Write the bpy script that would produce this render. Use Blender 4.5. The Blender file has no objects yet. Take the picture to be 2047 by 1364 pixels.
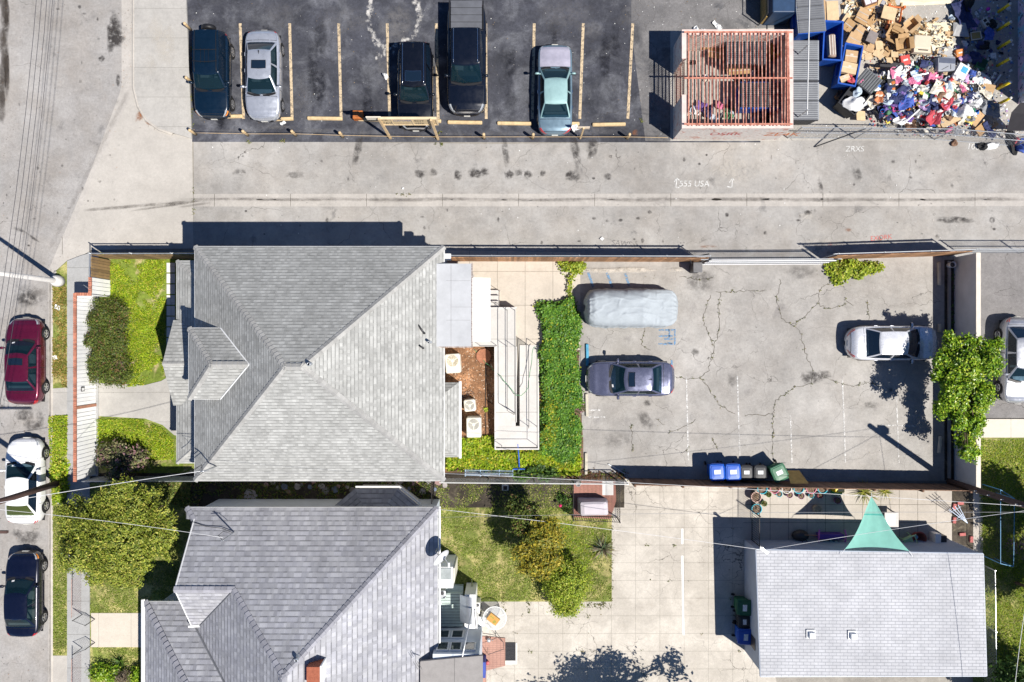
import bpy, bmesh, math, random
import numpy as np
from mathutils import Vector, Matrix, Euler, noise as mnoise
R = math.radians
SC = bpy.context.scene
COL = SC.collection
# ---------------------------------------------------------------- camera, sky, sun, exposure
H, F = 39.47, 1500.0                     # camera height (m); focal length in pixels of a 2047 px wide frame
cam = bpy.data.objects.new('camera', bpy.data.cameras.new('camera')); COL.objects.link(cam)
cam.location = (0, 0, H); cam.data.sensor_width = 36; cam.data.lens = 36*F/2047
cam.data.clip_start = .5; cam.data.clip_end = 2000
SC.camera = cam
KX, KY = .55, .385                       # a metre of height throws its shadow this far west / north
sun_to = Vector((KX, -KY, 1)).normalized()
elev = math.asin(sun_to.z)
sl = bpy.data.lights.new('sun', 'SUN'); sl.energy = 5; sl.angle = R(.5); sl.color = (1, .952, .88)
so = bpy.data.objects.new('sun', sl); COL.objects.link(so); so.location = (20, -15, 60)
so.rotation_euler = sun_to.to_track_quat('Z', 'Y').to_euler()
W = bpy.data.worlds.new("World"); SC.world = W; W.use_nodes = True
nt = W.node_tree; nt.nodes.clear()
sky = nt.nodes.new('ShaderNodeTexSky'); sky.sky_type = 'NISHITA'; sky.sun_disc = False
sky.sun_elevation = elev; sky.sun_rotation = math.atan2(sun_to.x, sun_to.y); sky.altitude = 100; sky.ozone_density = 10; sky.dust_density = 0; sky.air_density = .7
bg = nt.nodes.new('ShaderNodeBackground'); bg.inputs[1].default_value = .075
wo = nt.nodes.new('ShaderNodeOutputWorld')
nt.links.new(sky.outputs[0], bg.inputs[0]); nt.links.new(bg.outputs[0], wo.inputs[0])
SC.view_settings.view_transform = 'Standard'; SC.view_settings.look = 'None'
SC.view_settings.exposure = .46; SC.view_settings.gamma = 1

def P(px, py, z=0.):
    k = (H-z)/F
    return Vector(((px-1023.5)*k, (682-py)*k, z))
def rng(s): return random.Random(s)

# ---------------------------------------------------------------- node helpers
class NT:
    def __init__(s, name):
        s.m = bpy.data.materials.new(name); s.m.use_nodes = True
        s.t = s.m.node_tree; s.b = s.t.nodes['Principled BSDF']
    def n(s, typ, **kw):
        n = s.t.nodes.new('ShaderNode'+typ)
        for k, v in kw.items(): setattr(n, k, v)
        return n
    def put(s, sock, v):
        if v is None: return
        if isinstance(v, bpy.types.NodeSocket): s.t.links.new(v, sock)
        else:
            if hasattr(sock.default_value, '__len__') and len(sock.default_value) == 4 and len(v) == 3: v = (*v, 1)
            sock.default_value = v
    def math(s, op, a, b=None, c=None, clamp=False):
        n = s.n('Math', operation=op); n.use_clamp = clamp
        s.put(n.inputs[0], a); s.put(n.inputs[1], b); s.put(n.inputs[2], c)
        return n.outputs[0]
    def vmath(s, op, a, b=None, sc=None):
        n = s.n('VectorMath', operation=op); s.put(n.inputs[0], a); s.put(n.inputs[1], b)
        if sc is not None: s.put(n.inputs['Scale'], sc)
        return n.outputs[0]
    def pos(s): return s.n('NewGeometry').outputs['Position']
    def obj(s): return s.n('TexCoord').outputs['Object']
    def uv(s): return s.n('TexCoord').outputs['UV']
    def island(s): return s.n('NewGeometry').outputs['Random Per Island']
    def noise(s, co, scale, detail=5, rough=.6, dist=0):
        n = s.n('TexNoise'); s.put(n.inputs['Vector'], co); n.inputs['Scale'].default_value = scale
        n.inputs['Detail'].default_value = detail; n.inputs['Roughness'].default_value = rough; n.inputs['Distortion'].default_value = dist
        return n.outputs['Fac']
    def noisec(s, co, scale, detail=3):
        n = s.n('TexNoise'); s.put(n.inputs['Vector'], co); n.inputs['Scale'].default_value = scale; n.inputs['Detail'].default_value = detail
        return n.outputs['Color']
    def map(s, v, a, b, c=0., d=1., smooth=False):
        n = s.n('MapRange'); n.interpolation_type = 'SMOOTHSTEP' if smooth else 'LINEAR'
        s.put(n.inputs[0], v)
        for i, q in enumerate((a, b, c, d)): n.inputs[1+i].default_value = q
        return n.outputs[0]
    def mix(s, fac, a, b, mode='MIX'):
        n = s.n('Mix', data_type='RGBA', blend_type=mode); s.put(n.inputs[0], fac); s.put(n.inputs[6], a); s.put(n.inputs[7], b)
        return n.outputs[2]
    def scale(s, col, f):      # colour times a value
        n = s.n('VectorMath', operation='SCALE'); s.put(n.inputs[0], col); s.put(n.inputs['Scale'], f)
        return n.outputs[0]
    def bump(s, h, strength=.3, dist=.02):
        n = s.n('Bump'); n.inputs['Strength'].default_value = strength; n.inputs['Distance'].default_value = dist
        s.put(n.inputs['Height'], h); s.put(s.b.inputs['Normal'], n.outputs[0])
    def set(s, **kw):
        for k, v in kw.items(): s.put(s.b.inputs[k.replace('_', ' ')], v)
        return s.m

MC = {}
def mat(name, col, rough=.7, var=.18, scale=3., col2=None, bump=0, metal=0, coat=0, spec=.4, island=0., fine=0., co='pos', trans=0.):
    """general weathered surface: two noises drive the colour, optional random shade per loose piece"""
    if name in MC: return MC[name]
    t = NT(name); c = t.pos() if co == 'pos' else t.obj()
    n1 = t.noise(c, scale, 6, .65)
    f = t.map(n1, .3, .7, 1-var, 1+var)
    base = t.mix(t.map(n1, .35, .65), col, col2) if col2 else t.scale(col, 1.)
    if fine:
        f = t.math('MULTIPLY', f, t.map(t.noise(c, 60, 2), .3, .7, 1-fine, 1+fine))
    if island: f = t.math('MULTIPLY', f, t.map(t.island(), 0, 1, 1-island, 1+island))
    t.set(Base_Color=t.scale(base, f), Roughness=rough, Metallic=metal, Coat_Weight=coat, Coat_Roughness=.04, Specular_IOR_Level=spec)
    if bump: t.bump(t.noise(c, scale*6, 4), bump)
    MC[name] = t.m
    return t.m

def leafmat(name, dark, light, extra=None, rough=.55, hue=None):
    """leaves: random tone per leaf and per clump, light passing through"""
    if name in MC: return MC[name]
    t = NT(name); isl = t.island(); c = t.pos()
    col = t.mix(t.map(isl, 0, 1), dark, light)
    if extra: col = t.mix(t.math('GREATER_THAN', t.math('FRACT', t.math('MULTIPLY', isl, 17.3)), extra[1]), col, extra[0])
    col = t.scale(col, t.map(t.noise(c, 2.2, 3), .3, .7, .75, 1.25))
    t.set(Base_Color=col, Roughness=rough, Specular_IOR_Level=.35)
    tr = t.n('BsdfTranslucent'); t.put(tr.inputs[0], t.scale(col, 1.2))
    mx = t.n('MixShader'); mx.inputs[0].default_value = .17
    out = [n for n in t.t.nodes if n.type == 'OUTPUT_MATERIAL'][0]
    t.t.links.new(t.b.outputs[0], mx.inputs[1]); t.t.links.new(tr.outputs[0], mx.inputs[2]); t.t.links.new(mx.outputs[0], out.inputs[0])
    MC[name] = t.m
    return t.m

def groundmat(name, base, var=.14, crack=0, crackw=.012, crackm=(.45, .6), stain=0., staincol=(.05, .05, .055), joints=None, jcol=.35, fine=.12, patch=None, warm=None, rough=.92, jw=.014):
    t = NT(name); p = t.pos()
    big = t.noise(p, .16, 4, .6, .4); med = t.noise(p, 1.3, 6, .65); fin = t.noise(p, 34, 2); mid = t.noise(p, 7, 4, .7)
    f = t.math('MULTIPLY', t.map(big, .3, .7, 1-var, 1+var), t.map(med, .3, .7, 1-var*.8, 1+var*.8))
    f = t.math('MULTIPLY', f, t.map(fin, .25, .75, 1-fine, 1+fine))
    f = t.math('MULTIPLY', f, t.map(mid, .3, .7, 1-fine*.6, 1+fine*.6))
    col = base
    if warm: col = t.mix(t.map(t.noise(p, .5, 4), .4, .65), base, warm)
    if patch: col = t.mix(t.map(t.noise(p, patch[1], 5, .65, .6), patch[2], patch[3], smooth=True), col, patch[0])
    col = t.scale(col, f)
    if stain:
        s = t.map(t.noise(p, .9, 5, .7, .5), .58, .72, 0, stain, smooth=True)
        col = t.mix(s, col, staincol)
        s2 = t.math('MULTIPLY', t.map(t.noise(p, 5.5, 3, .55), .68, .74, 0, stain), t.map(t.noise(p, .35, 2), .5, .6))
        col = t.mix(s2, col, staincol)
    if crack:
        d = t.vmath('ADD', p, t.vmath('SCALE', t.vmath('SUBTRACT', t.noisec(p, 1.1, 4), (.5, .5, .5)), sc=.9))
        v = t.n('TexVoronoi', feature='DISTANCE_TO_EDGE'); t.put(v.inputs['Vector'], d); v.inputs['Scale'].default_value = crack
        line = t.map(v.outputs['Distance'], crackw*.3*crack, crackw*crack, 1, 0)
        line = t.math('MULTIPLY', line, t.map(t.noise(p, .32, 2), crackm[0], crackm[1]))
        col = t.mix(t.math('MULTIPLY', line, .75), col, (.045, .04, .035))
    if joints:
        sx, sy, ox, oy = joints; sp = t.n('SeparateXYZ'); t.put(sp.inputs[0], p)
        msk = None
        for i, (s_, o_) in enumerate(((sx, ox), (sy, oy))):
            if not s_: continue
            fr = t.math('FRACT', t.math('DIVIDE', t.math('SUBTRACT', sp.outputs[i], o_), s_))
            dd = t.math('MULTIPLY', t.math('SUBTRACT', .5, t.math('ABSOLUTE', t.math('SUBTRACT', fr, .5))), s_)
            wob = t.math('ADD', dd, t.map(t.noise(p, 9, 2), 0, 1, -.008, .008))
            q = t.map(wob, jw*.5, jw*1.3, 1, 0); msk = q if msk is None else t.math('MAXIMUM', msk, q)
        col = t.mix(t.math('MULTIPLY', msk, jcol), col, (.05, .045, .03))
    t.set(Base_Color=col, Roughness=rough, Specular_IOR_Level=.25)
    t.bump(t.math('ADD', fin, mid), .25, .012)
    MC[name] = t.m
    return t.m

def shingles(name, base, row=.2, tab=.32, c2=None, line=.45, varr=.2, mortar=0, tint=None):
    """roof shingles laid in UV metres: u along the eave, v up the slope"""
    t = NT(name); uv = t.uv()
    sp = t.n('SeparateXYZ'); t.put(sp.inputs[0], uv)
    def brick(w, h, off=.5, mo=0.):
        b = t.n('TexBrick'); b.offset = off; b.offset_frequency = 2; b.squash = 1
        t.put(b.inputs['Vector'], uv); b.inputs['Color1'].default_value = (0, 0, 0, 1); b.inputs['Color2'].default_value = (1, 1, 1, 1)
        b.inputs['Mortar'].default_value = (.5, .5, .5, 1)
        b.inputs['Scale'].default_value = 1; b.inputs['Mortar Size'].default_value = mo; b.inputs['Mortar Smooth'].default_value = .3
        b.inputs['Brick Width'].default_value = w; b.inputs['Row Height'].default_value = h; b.inputs['Bias'].default_value = 0
        return b
    b1 = brick(tab, row, .37); b2 = brick(tab*.62, row, .61)
    r1 = t.math('MULTIPLY', b1.outputs['Color'], 1.); r2 = t.math('MULTIPLY', b2.outputs['Color'], 1.)
    col = t.mix(r1, base, c2 or base)
    n1 = t.noise(uv, 1.2, 4)
    f = t.math('MULTIPLY', t.map(r2, 0, 1, 1-varr, 1+varr), t.map(n1, .3, .7, .9, 1.1))
    f = t.math('MULTIPLY', f, t.map(t.noise(uv, 45, 2), .3, .7, .88, 1.12))
    f = t.math('MULTIPLY', f, t.map(t.noise(uv, .35, 3), .3, .7, .92, 1.08))
    fr = t.math('FRACT', t.math('DIVIDE', sp.outputs[1], row))
    ln = t.map(fr, .0, .3, 1, 0)
    st_ = t.vmath('MULTIPLY', uv, (1.6, .22, 1)); f = t.math('MULTIPLY', f, t.map(t.noise(st_, 1.1, 5, .65), .3, .7, *((.91, 1.08) if not mortar else (.95, 1.04))))
    k = t.math('MULTIPLY', ln, t.math('MULTIPLY', t.map(r2, .15, .7, .25, 1), line))
    col = t.scale(col, t.math('MULTIPLY', f, t.math('SUBTRACT', 1, k)))
    if mortar:
        b3 = brick(tab, row, .5, mortar)
        col = t.mix(t.math('MULTIPLY', b3.outputs['Fac'], .55), col, (.16, .17, .19))
    t.set(Base_Color=col, Roughness=.9, Specular_IOR_Level=.25)
    t.bump(t.math('ADD', t.math('MULTIPLY', fr, -1.), t.math('MULTIPLY', r1, .3)), .35, .02)
    MC[name] = t.m
    return t.m

# ---------------------------------------------------------------- mesh builder
class MB:
    def __init__(s): s.v = []; s.f = []; s.mi = []; s.uvs = {}
    def add(s, vs, fs, mi=0):
        o = len(s.v); s.v += [tuple(v) for v in vs]
        for f in fs: s.f.append([i+o for i in f]); s.mi.append(mi)
    def face(s, vs, mi=0, uv=None):
        o = len(s.v); s.v += [tuple(v) for v in vs]; s.f.append(list(range(o, o+len(vs)))); s.mi.append(mi)
        if uv: s.uvs[len(s.f)-1] = uv
    def box(s, c, d, rz=0, mi=0, taper=1., rx=0, ry=0):
        hx, hy, hz = d[0]/2, d[1]/2, d[2]/2
        m = Euler((rx, ry, rz)).to_matrix(); vs = []
        for z, k in ((-hz, 1), (hz, taper)):
            for x, y in ((-hx, -hy), (hx, -hy), (hx, hy), (-hx, hy)): vs.append(Vector(c)+m @ Vector((x*k, y*k, z)))
        s.add(vs, [(3, 2, 1, 0), (4, 5, 6, 7), (0, 1, 5, 4), (1, 2, 6, 5), (2, 3, 7, 6), (3, 0, 4, 7)], mi); return s
    def rbox(s, c, d, b=.03, rz=0, mi=0):      # box with chamfered vertical edges and top edge
        hx, hy, hz = d[0]/2, d[1]/2, d[2]/2; m = Matrix.Rotation(rz, 3, 'Z'); rings = []
        for z, k in ((-hz, 0), (hz-b, 0), (hz-b*.3, b*.3), (hz, b)):
            X, Y = hx-k, hy-k; r = b
            pts = [(X-r, -Y), (X, -Y+r), (X, Y-r), (X-r, Y), (-X+r, Y), (-X, Y-r), (-X, -Y+r), (-X+r, -Y)]
            rings.append([Vector(c)+m @ Vector((x, y, z)) for x, y in pts])
        s.loft(rings, True, mi, cap0=True, cap1=True); return s
    def loft(s, rings, closed=False, mi=0, cap0=False, cap1=False):
        n = len(rings[0]); vs = [v for r in rings for v in r]; fs = []
        for i in range(len(rings)-1):
            for j in range(n if closed else n-1):
                k = (j+1) % n; fs.append((i*n+j, i*n+k, (i+1)*n+k, (i+1)*n+j))
        if cap0: fs.append(tuple(range(n-1, -1, -1)))
        if cap1: fs.append(tuple((len(rings)-1)*n+j for j in range(n)))
        s.add(vs, fs, mi); return s
    def prism(s, pts, z0, z1, mi=0):
        s.loft([[Vector((p[0], p[1], z0)) for p in pts], [Vector((p[0], p[1], z1)) for p in pts]], True, mi, True, True); return s
    def lathe(s, prof, c=(0, 0, 0), n=20, mi=0, m=None, cap=True):
        m = m or Matrix.Identity(3); rings = []
        for r, z in prof:
            rings.append([Vector(c)+m @ Vector((r*math.cos(2*math.pi*k/n), r*math.sin(2*math.pi*k/n), z)) for k in range(n)])
        s.loft(rings, True, mi, cap, cap); return s
    def tube(s, pts, r, n=6, mi=0, r1=None, caps=True):
        pts = [Vector(p) for p in pts]; rings = []; N = len(pts)
        for i, p in enumerate(pts):
            d = (pts[min(i+1, N-1)]-pts[max(i-1, 0)]).normalized()
            a = d.cross(Vector((0, 0, 1)) if abs(d.z) < .95 else Vector((1, 0, 0))).normalized(); b = d.cross(a)
            rr = r if r1 is None else r+(r1-r)*i/(N-1)
            rings.append([p+rr*(a*math.cos(2*math.pi*k/n)+b*math.sin(2*math.pi*k/n)) for k in range(n)])
        s.loft(rings, True, mi, caps, caps); return s
    def ball(s, c, r, n=12, mi=0, m=None):
        r = Vector((r, r, r)) if not hasattr(r, '__len__') else Vector(r); m = m or Matrix.Identity(3); rings = []
        for i in range(n//2+1):
            a = -math.pi/2+math.pi*i/(n//2)
            rings.append([Vector(c)+m @ Vector((r.x*math.cos(a)*math.cos(2*math.pi*k/n), r.y*math.cos(a)*math.sin(2*math.pi*k/n), r.z*math.sin(a))) for k in range(n)])
        s.loft(rings, True, mi); return s
    def build(s, name, mats, parent=None, smooth=False, origin=None, base=True):
        me = bpy.data.meshes.new(name)
        vs = s.v
        loc = Vector((0, 0, 0))
        if parent is not None and origin is None: origin = None
        if origin is not None:
            vs = [(v[0]-origin[0], v[1]-origin[1], v[2]-origin[2]) for v in vs]
        elif parent is None and base and vs:
            a = np.array(vs); lo, hi = a.min(0), a.max(0); loc = Vector((float((lo[0]+hi[0])/2), float((lo[1]+hi[1])/2), float(lo[2])))
            vs = [(v[0]-loc.x, v[1]-loc.y, v[2]-loc.z) for v in vs]
        me.from_pydata(vs, [], s.f)
        if not isinstance(mats, (list, tuple)): mats = [mats]
        for m in mats: me.materials.append(m)
        if any(s.mi): me.polygons.foreach_set('material_index', s.mi)
        if smooth: me.polygons.foreach_set('use_smooth', [True]*len(me.polygons))
        if s.uvs:
            ul = me.uv_layers.new(name='UVMap').data
            for fi, uv in s.uvs.items():
                for li, q in zip(me.polygons[fi].loop_indices, uv): ul[li].uv = q
        me.update()
        o = bpy.data.objects.new(name, me); COL.objects.link(o); o.location = loc
        if parent is not None: o.parent = parent
        return o

def tag(o, label=None, cat=None, group=None, kind=None):
    if label: o['label'] = label
    if cat: o['category'] = cat
    if group: o['group'] = group
    if kind: o['kind'] = kind
    return o
def thing(name, label, cat, loc=(0, 0, 0), rz=0, group=None):
    o = bpy.data.objects.new(name, None); COL.objects.link(o); o.location = loc; o.rotation_euler = (0, 0, rz); o.empty_display_size = .2
    return tag(o, label, cat, group)
def wpart(mb, name, m, t, smooth=False):       # a part given in world coordinates under an unrotated thing
    return mb.build(name, m, t, smooth, origin=t.location)
def sub(mb, name, m, par, root, smooth=False):  # a sub-part given in world coordinates
    return mb.build(name, m, par, smooth, origin=root.location)
def kids(o): return [c for c in bpy.data.objects if c.parent == o]
def dup(o, loc=None, rz=None, label=None, cat=None, group=None, parent=None):
    c = o.copy(); COL.objects.link(c)
    if parent is not None: c.parent = parent
    for ch in o.children: dup(ch, parent=c)
    if loc is not None: c.location = loc
    if rz is not None: c.rotation_euler = (0, 0, rz)
    return tag(c, label, cat, group)
def struct(name, mb, m, smooth=False):
    o = mb.build(name, m, None, smooth, base=False); o['kind'] = 'structure'; return o
def sheet(name, pts, z, m, kind='structure'):
    mb = MB(); mb.face([P(x, y, z) for x, y in pts]); a = np.array(mb.v)
    # keep the face pointing up
    n = sum((Vector(mb.v[i]).cross(Vector(mb.v[(i+1) % len(mb.v)])) for i in range(len(mb.v))), Vector())
    if n.z < 0: mb.f[0].reverse()
    o = mb.build(name, m, None, base=False); o['kind'] = kind; return o
def slab(name, pts, z0, z1, m):
    q = [P(x, y, z1) for x, y in pts]
    n = sum((q[i].cross(q[(i+1) % len(q)]) for i in range(len(q))), Vector())
    if n.z < 0: q.reverse()
    mb = MB(); mb.prism(q, z0, z1)
    return struct(name, mb, m)

# ---------------------------------------------------------------- leaves
def leaves(C, N, L, Wd, seed=0, tri=False):
    """arrays of leaf centres, normals, lengths -> vertex and face lists (every leaf one folded diamond)"""
    r = np.random.default_rng(seed); n = len(C)
    N = N/np.linalg.norm(N, axis=1)[:, None]
    t = r.normal(size=(n, 3)); t -= (t*N).sum(1)[:, None]*N; t /= np.linalg.norm(t, axis=1)[:, None]+1e-9
    b = np.cross(N, t); L = np.asarray(L).reshape(-1, 1); w = L*Wd
    p0 = C-t*L*.5; p2 = C+t*L*.5-N*L*.1; p1 = C+b*w*.5+N*L*.06; p3 = C-b*w*.5+N*L*.06
    V = np.stack([p0, p1, p2, p3], 1).reshape(-1, 3)
    Fc = np.arange(n*4).reshape(n, 4)
    if tri: V = np.stack([p1, p2, p3], 1).reshape(-1, 3); Fc = np.arange(n*3).reshape(n, 3)
    return V, Fc
def leafobj(name, V, Fc, m, parent=None, origin=None):
    me = bpy.data.meshes.new(name); loc = Vector((0, 0, 0))
    if origin is None and parent is None: 
        origin = Vector((*[float(q) for q in (V.min(0)+V.max(0))[:2]/2], float(V[:, 2].min()))); loc = origin
    if origin is not None: V = V-np.array(origin)
    k = Fc.shape[1]; nf = len(Fc)
    me.vertices.add(len(V)); me.vertices.foreach_set('co', V.astype(np.float32).ravel())
    me.loops.add(nf*k); me.loops.foreach_set('vertex_index', Fc.astype(np.int32).ravel())
    me.polygons.add(nf); me.polygons.foreach_set('loop_start', np.arange(0, nf*k, k, dtype=np.int32))
    try: me.polygons.foreach_set('loop_total', np.full(nf, k, dtype=np.int32))
    except Exception: pass
    me.update(calc_edges=True); me.validate()
    me.materials.append(m)
    o = bpy.data.objects.new(name, me); COL.objects.link(o); o.location = loc
    if parent is not None: o.parent = parent
    return o
def crown(blobs, nclump, per, spread, L, Wd, seed, up=.8, shell=.55):
    """blobs: list of (centre, radii). Clumps of leaves sit through each blob, mostly near its skin"""
    r = np.random.default_rng(seed); Cs = []; Ns = []; Ls = []
    vol = [rr[0]*rr[1]+rr[0]*rr[2] for _, rr in blobs]; tot = sum(vol)
    for (c, rr), v in zip(blobs, vol):
        k = max(3, int(nclump*v/tot))
        d = r.normal(size=(k, 3)); d /= np.linalg.norm(d, axis=1)[:, None]; d[:, 2] = np.where(d[:, 2] < -.35, -d[:, 2], d[:, 2])
        rad = (shell+(1-shell)*r.random(k)**.6)*(1+r.normal(0, .09, k))
        ctr = np.array(c)+d*rad[:, None]*np.array(rr)
        for i in range(k):
            m = int(per*(.5+r.random())); sp = spread*(.6+.8*r.random())
            pts = ctr[i]+r.normal(0, 1, (m, 3))*sp*np.array((1, 1, .6))
            nn = d[i]*.8+np.array((0, 0, up*.62))+r.normal(0, .5, (m, 3))
            Cs.append(pts); Ns.append(nn); Ls.append(L*(.65+.7*r.random(m)))
    return np.concatenate(Cs), np.concatenate(Ns), np.concatenate(Ls)
def burst(blobs, k, f, seed):
    """each blob replaced by a smaller core and k lobes round it, for an uneven outline"""
    r = rng(seed); out = []
    for c, rr in blobs:
        out.append((c, tuple(q*.72 for q in rr)))
        for i in range(k):
            a = 6.283*(i+r.uniform(-.4, .4))/k; e = r.uniform(.55, 1.0); s = f*r.uniform(.6, 1.25)
            out.append(((c[0]+rr[0]*e*math.cos(a), c[1]+rr[1]*e*math.sin(a), c[2]+rr[2]*r.uniform(-.35, .5)), tuple(q*s for q in rr)))
    return out
BARK = mat('bark', (.11, .075, .05), .95, .35, 9, bump=.5)
def tree(name, label, cat, base, blobs, leafm, nclump, per, spread, L, Wd=.5, seed=1, trunk=.1, up=.8, shell=.55, group=None, part='crown', limbs=True):
    base = Vector(base); t = thing(name, label, cat, base, group=group)
    C, N, Ls = crown(blobs, nclump, per, spread, L, Wd, seed, up, shell)
    C[:, 2] = np.maximum(C[:, 2], .02)
    V, Fc = leaves(C, N, Ls, Wd, seed)
    leafobj(part, V, Fc, leafm, t, t.location)
    if limbs:
        r = rng(seed); mb = MB(); top = sum((Vector(b[0]) for b in blobs), Vector())/len(blobs)
        top.z = max(top.z-blobs[0][1][2]*.3, base.z+.2)
        mid = base.lerp(top, .5)+Vector((r.uniform(-.1, .1), r.uniform(-.1, .1), 0))
        mb.tube([base, mid, top], trunk, 8, r1=trunk*.6); wpart(mb, 'trunk', BARK, t, True)
        mb = MB()
        for c, rr in blobs:
            for k in range(6):
                a = r.uniform(0, 6.28); e = Vector(c)+Vector((math.cos(a)*rr[0]*.75, math.sin(a)*rr[1]*.75, r.uniform(.0, .6)*rr[2]))
                st = base.lerp(top, r.uniform(.55, 1)); mb.tube([st, st.lerp(e, .55)+Vector((0, 0, .12)), e], trunk*.4, 5, r1=trunk*.12)
        wpart(mb, 'limb', BARK, t, True)
    return t
def inpoly(x, y, poly):
    x = np.asarray(x); y = np.asarray(y); c = np.zeros(len(x), bool); j = len(poly)-1
    for i in range(len(poly)):
        xi, yi = poly[i]; xj, yj = poly[j]
        k = ((yi > y) != (yj > y)) & (x < (xj-xi)*(y-yi)/((yj-yi) or 1e-9)+xi); c ^= k; j = i
    return c
def scatter(poly, dens, seed, clumpy=0., z=0.):
    """random points in a pixel polygon given on the ground, in metres"""
    q = [tuple(P(x, y, z)[:2]) for x, y in poly]; a = np.array(q); lo, hi = a.min(0), a.max(0)
    r = np.random.default_rng(seed); n = int((hi-lo).prod()*dens); xy = lo+r.random((n, 2))*(hi-lo)
    k = inpoly(xy[:, 0], xy[:, 1], q); xy = xy[k]
    if clumpy:
        nz = np.array([mnoise.noise(Vector((p[0]*.9, p[1]*.9, seed*3.1)))+.5*mnoise.noise(Vector((p[0]*2.7, p[1]*2.7, seed))) for p in xy])
        xy = xy[nz+r.normal(0, .12, len(xy)) > clumpy]
    return xy
def grass(name, poly, m, dens=260, L=.11, seed=0, clumpy=0., z=0., h=.04, kind='stuff', Wd=.3, up=.9):
    xy = scatter(poly, dens, seed, clumpy, z); r = np.random.default_rng(seed+9); n = len(xy)
    if n < 3: return None
    C = np.column_stack([xy, z+h*(.3+r.random(n)*1.2)]); N = np.column_stack([r.normal(0, .5, (n, 2)), np.full(n, up)])
    V, Fc = leaves(C, N, L*(.6+.8*r.random(n)), Wd, seed)
    o = leafobj(name, V, Fc, m); o['kind'] = kind; return o
# ================================================================ the setting: ground sheets
CONC = groundmat('alley_concrete', (.325, .312, .295), .18, crack=.34, crackw=.012, crackm=(.42, .62), stain=.42, fine=.16, warm=(.302, .283, .26))
STREET = groundmat('street_asphalt', (.315, .302, .29), .14, crack=.16, crackw=.012, crackm=(.5, .66), stain=.34, fine=.22, warm=(.285, .265, .245))
APRON = groundmat('apron_concrete', (.41, .385, .35), .10, stain=.14, staincol=(.16, .14, .12), fine=.1)
WALKM = groundmat('walk_concrete', (.38, .365, .34), .12, stain=.18, fine=.12, joints=(0, 1.55, 0, .4))
WALK2 = groundmat('sidewalk_concrete', (.33, .33, .325), .10, stain=.2, fine=.12, joints=(0, 1.75, 0, .35), jw=.02)
BLACK = groundmat('sealed_asphalt', (.050, .052, .064), .35, patch=((.105, .108, .122), .6, .44, .66), stain=.3, staincol=(.012, .013, .02), crack=.3, crackw=.012, fine=.35)
GREYA = groundmat('worn_asphalt', (.155, .15, .15), .28, patch=((.08, .08, .085), .5, .5, .68), crack=.5, stain=.25, fine=.25)
LOT = groundmat('lot_concrete', (.335, .32, .30), .18, crack=.36, crackw=.010, crackm=(.44, .6), stain=.38, warm=(.302, .284, .262), staincol=(.15, .14, .14), fine=.16)
SLAB = groundmat('slab_concrete', (.435, .40, .35), .09, crack=.9, crackw=.011, crackm=(.47, .6), stain=.2, staincol=(.2, .16, .12), joints=(1.276, .93, 5.224, -11.66), jcol=.33, fine=.12, patch=((.54, .50, .44), .55, .42, .68))
PATIO = groundmat('patio_concrete', (.44, .40, .35), .10, stain=.18, staincol=(.22, .18, .14), joints=(.97, .95, 12.6, -8.6), jcol=.7, fine=.1)
CREAM = groundmat('cream_concrete', (.49, .44, .375), .10, stain=.2, staincol=(.27, .22, .17), joints=(1.46, 1.78, 2.15, 0.1), jcol=.55, fine=.08)
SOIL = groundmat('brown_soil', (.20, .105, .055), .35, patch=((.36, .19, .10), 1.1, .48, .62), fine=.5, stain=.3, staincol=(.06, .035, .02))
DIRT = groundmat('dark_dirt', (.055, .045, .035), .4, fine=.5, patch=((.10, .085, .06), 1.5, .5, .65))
LAWNB = groundmat('lawn_soil', (.15, .18, .04), .3, patch=((.36, .32, .13), .9, .45, .62), fine=.45)
LAWNG = groundmat('green_soil', (.15, .20, .03), .3, patch=((.36, .30, .15), 1.2, .5, .66), fine=.45)
YARD = groundmat('yard_concrete', (.36, .34, .31), .12, crack=.4, stain=.3, fine=.16)
GUT = groundmat('gutter_concrete', (.40, .375, .345), .12, stain=.25, fine=.14, joints=(4.0, 0, .35, 0), jcol=.8)
BIG = 1500
sheet('ground', [(-8000, -8000), (10000, -8000), (10000, 9000), (-8000, 9000)], -.03, groundmat('far_ground', (.27, .25, .22), .2, fine=.2))
sheet('street', [(-2600, -2600), (243, -2600), (243, 170), (238, 190), (180, 345), (97, 540), (97, 3600), (-2600, 3600)], 0, STREET)
sheet('gutter', [(243, -2600), (268, -2600), (268, 178), (190, 345), (140, 470), (112, 540), (106, 560), (106, 3600), (97, 3600), (97, 540), (180, 345), (238, 190), (243, 170)], .004, GUT)
sheet('driveway_apron', [(268, 178), (276, 212), (292, 240), (318, 260), (345, 268), (384, 272), (387, 497), (182, 500), (150, 520), (120, 540), (112, 540), (140, 470), (190, 345)], .008, APRON)
slab('corner_sidewalk', [(268, -2600), (371, -2600), (372, 0), (383, 277), (345, 266), (318, 257), (293, 238), (277, 212), (268, 178)], -.02, .11, WALKM)
mb = MB()      # rounded kerb edge of the corner walk and of the street
for pts in ([(267, -2000), (267, 176), (276, 213), (292, 240), (318, 259), (345, 268)], [(112, 543), (105, 556), (104, 600), (104, 3000)]):
    q = [P(x, y, .06) for x, y in pts]
    mb.tube(q, .075, 8)
struct('kerb', mb, groundmat('kerb_concrete', (.42, .39, .35), .12, stain=.3), True)
sheet('parking_lot', [(371, -2600), (1420, -2600), (1520, 0), (1520, 285), (383, 284), (372, 0)], .004, BLACK)
sheet('worn_lot', [(1262, -2600), (1700, -2600), (1640, 60), (1360, 62), (1345, 283), (1290, 282), (1262, 60)], .008, GREYA)
sheet('dump_yard_ground', [(1340, 62), (1580, 55), (1560, -400), (3600, -400), (3600, 277), (1340, 282)], .012, YARD)
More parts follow.
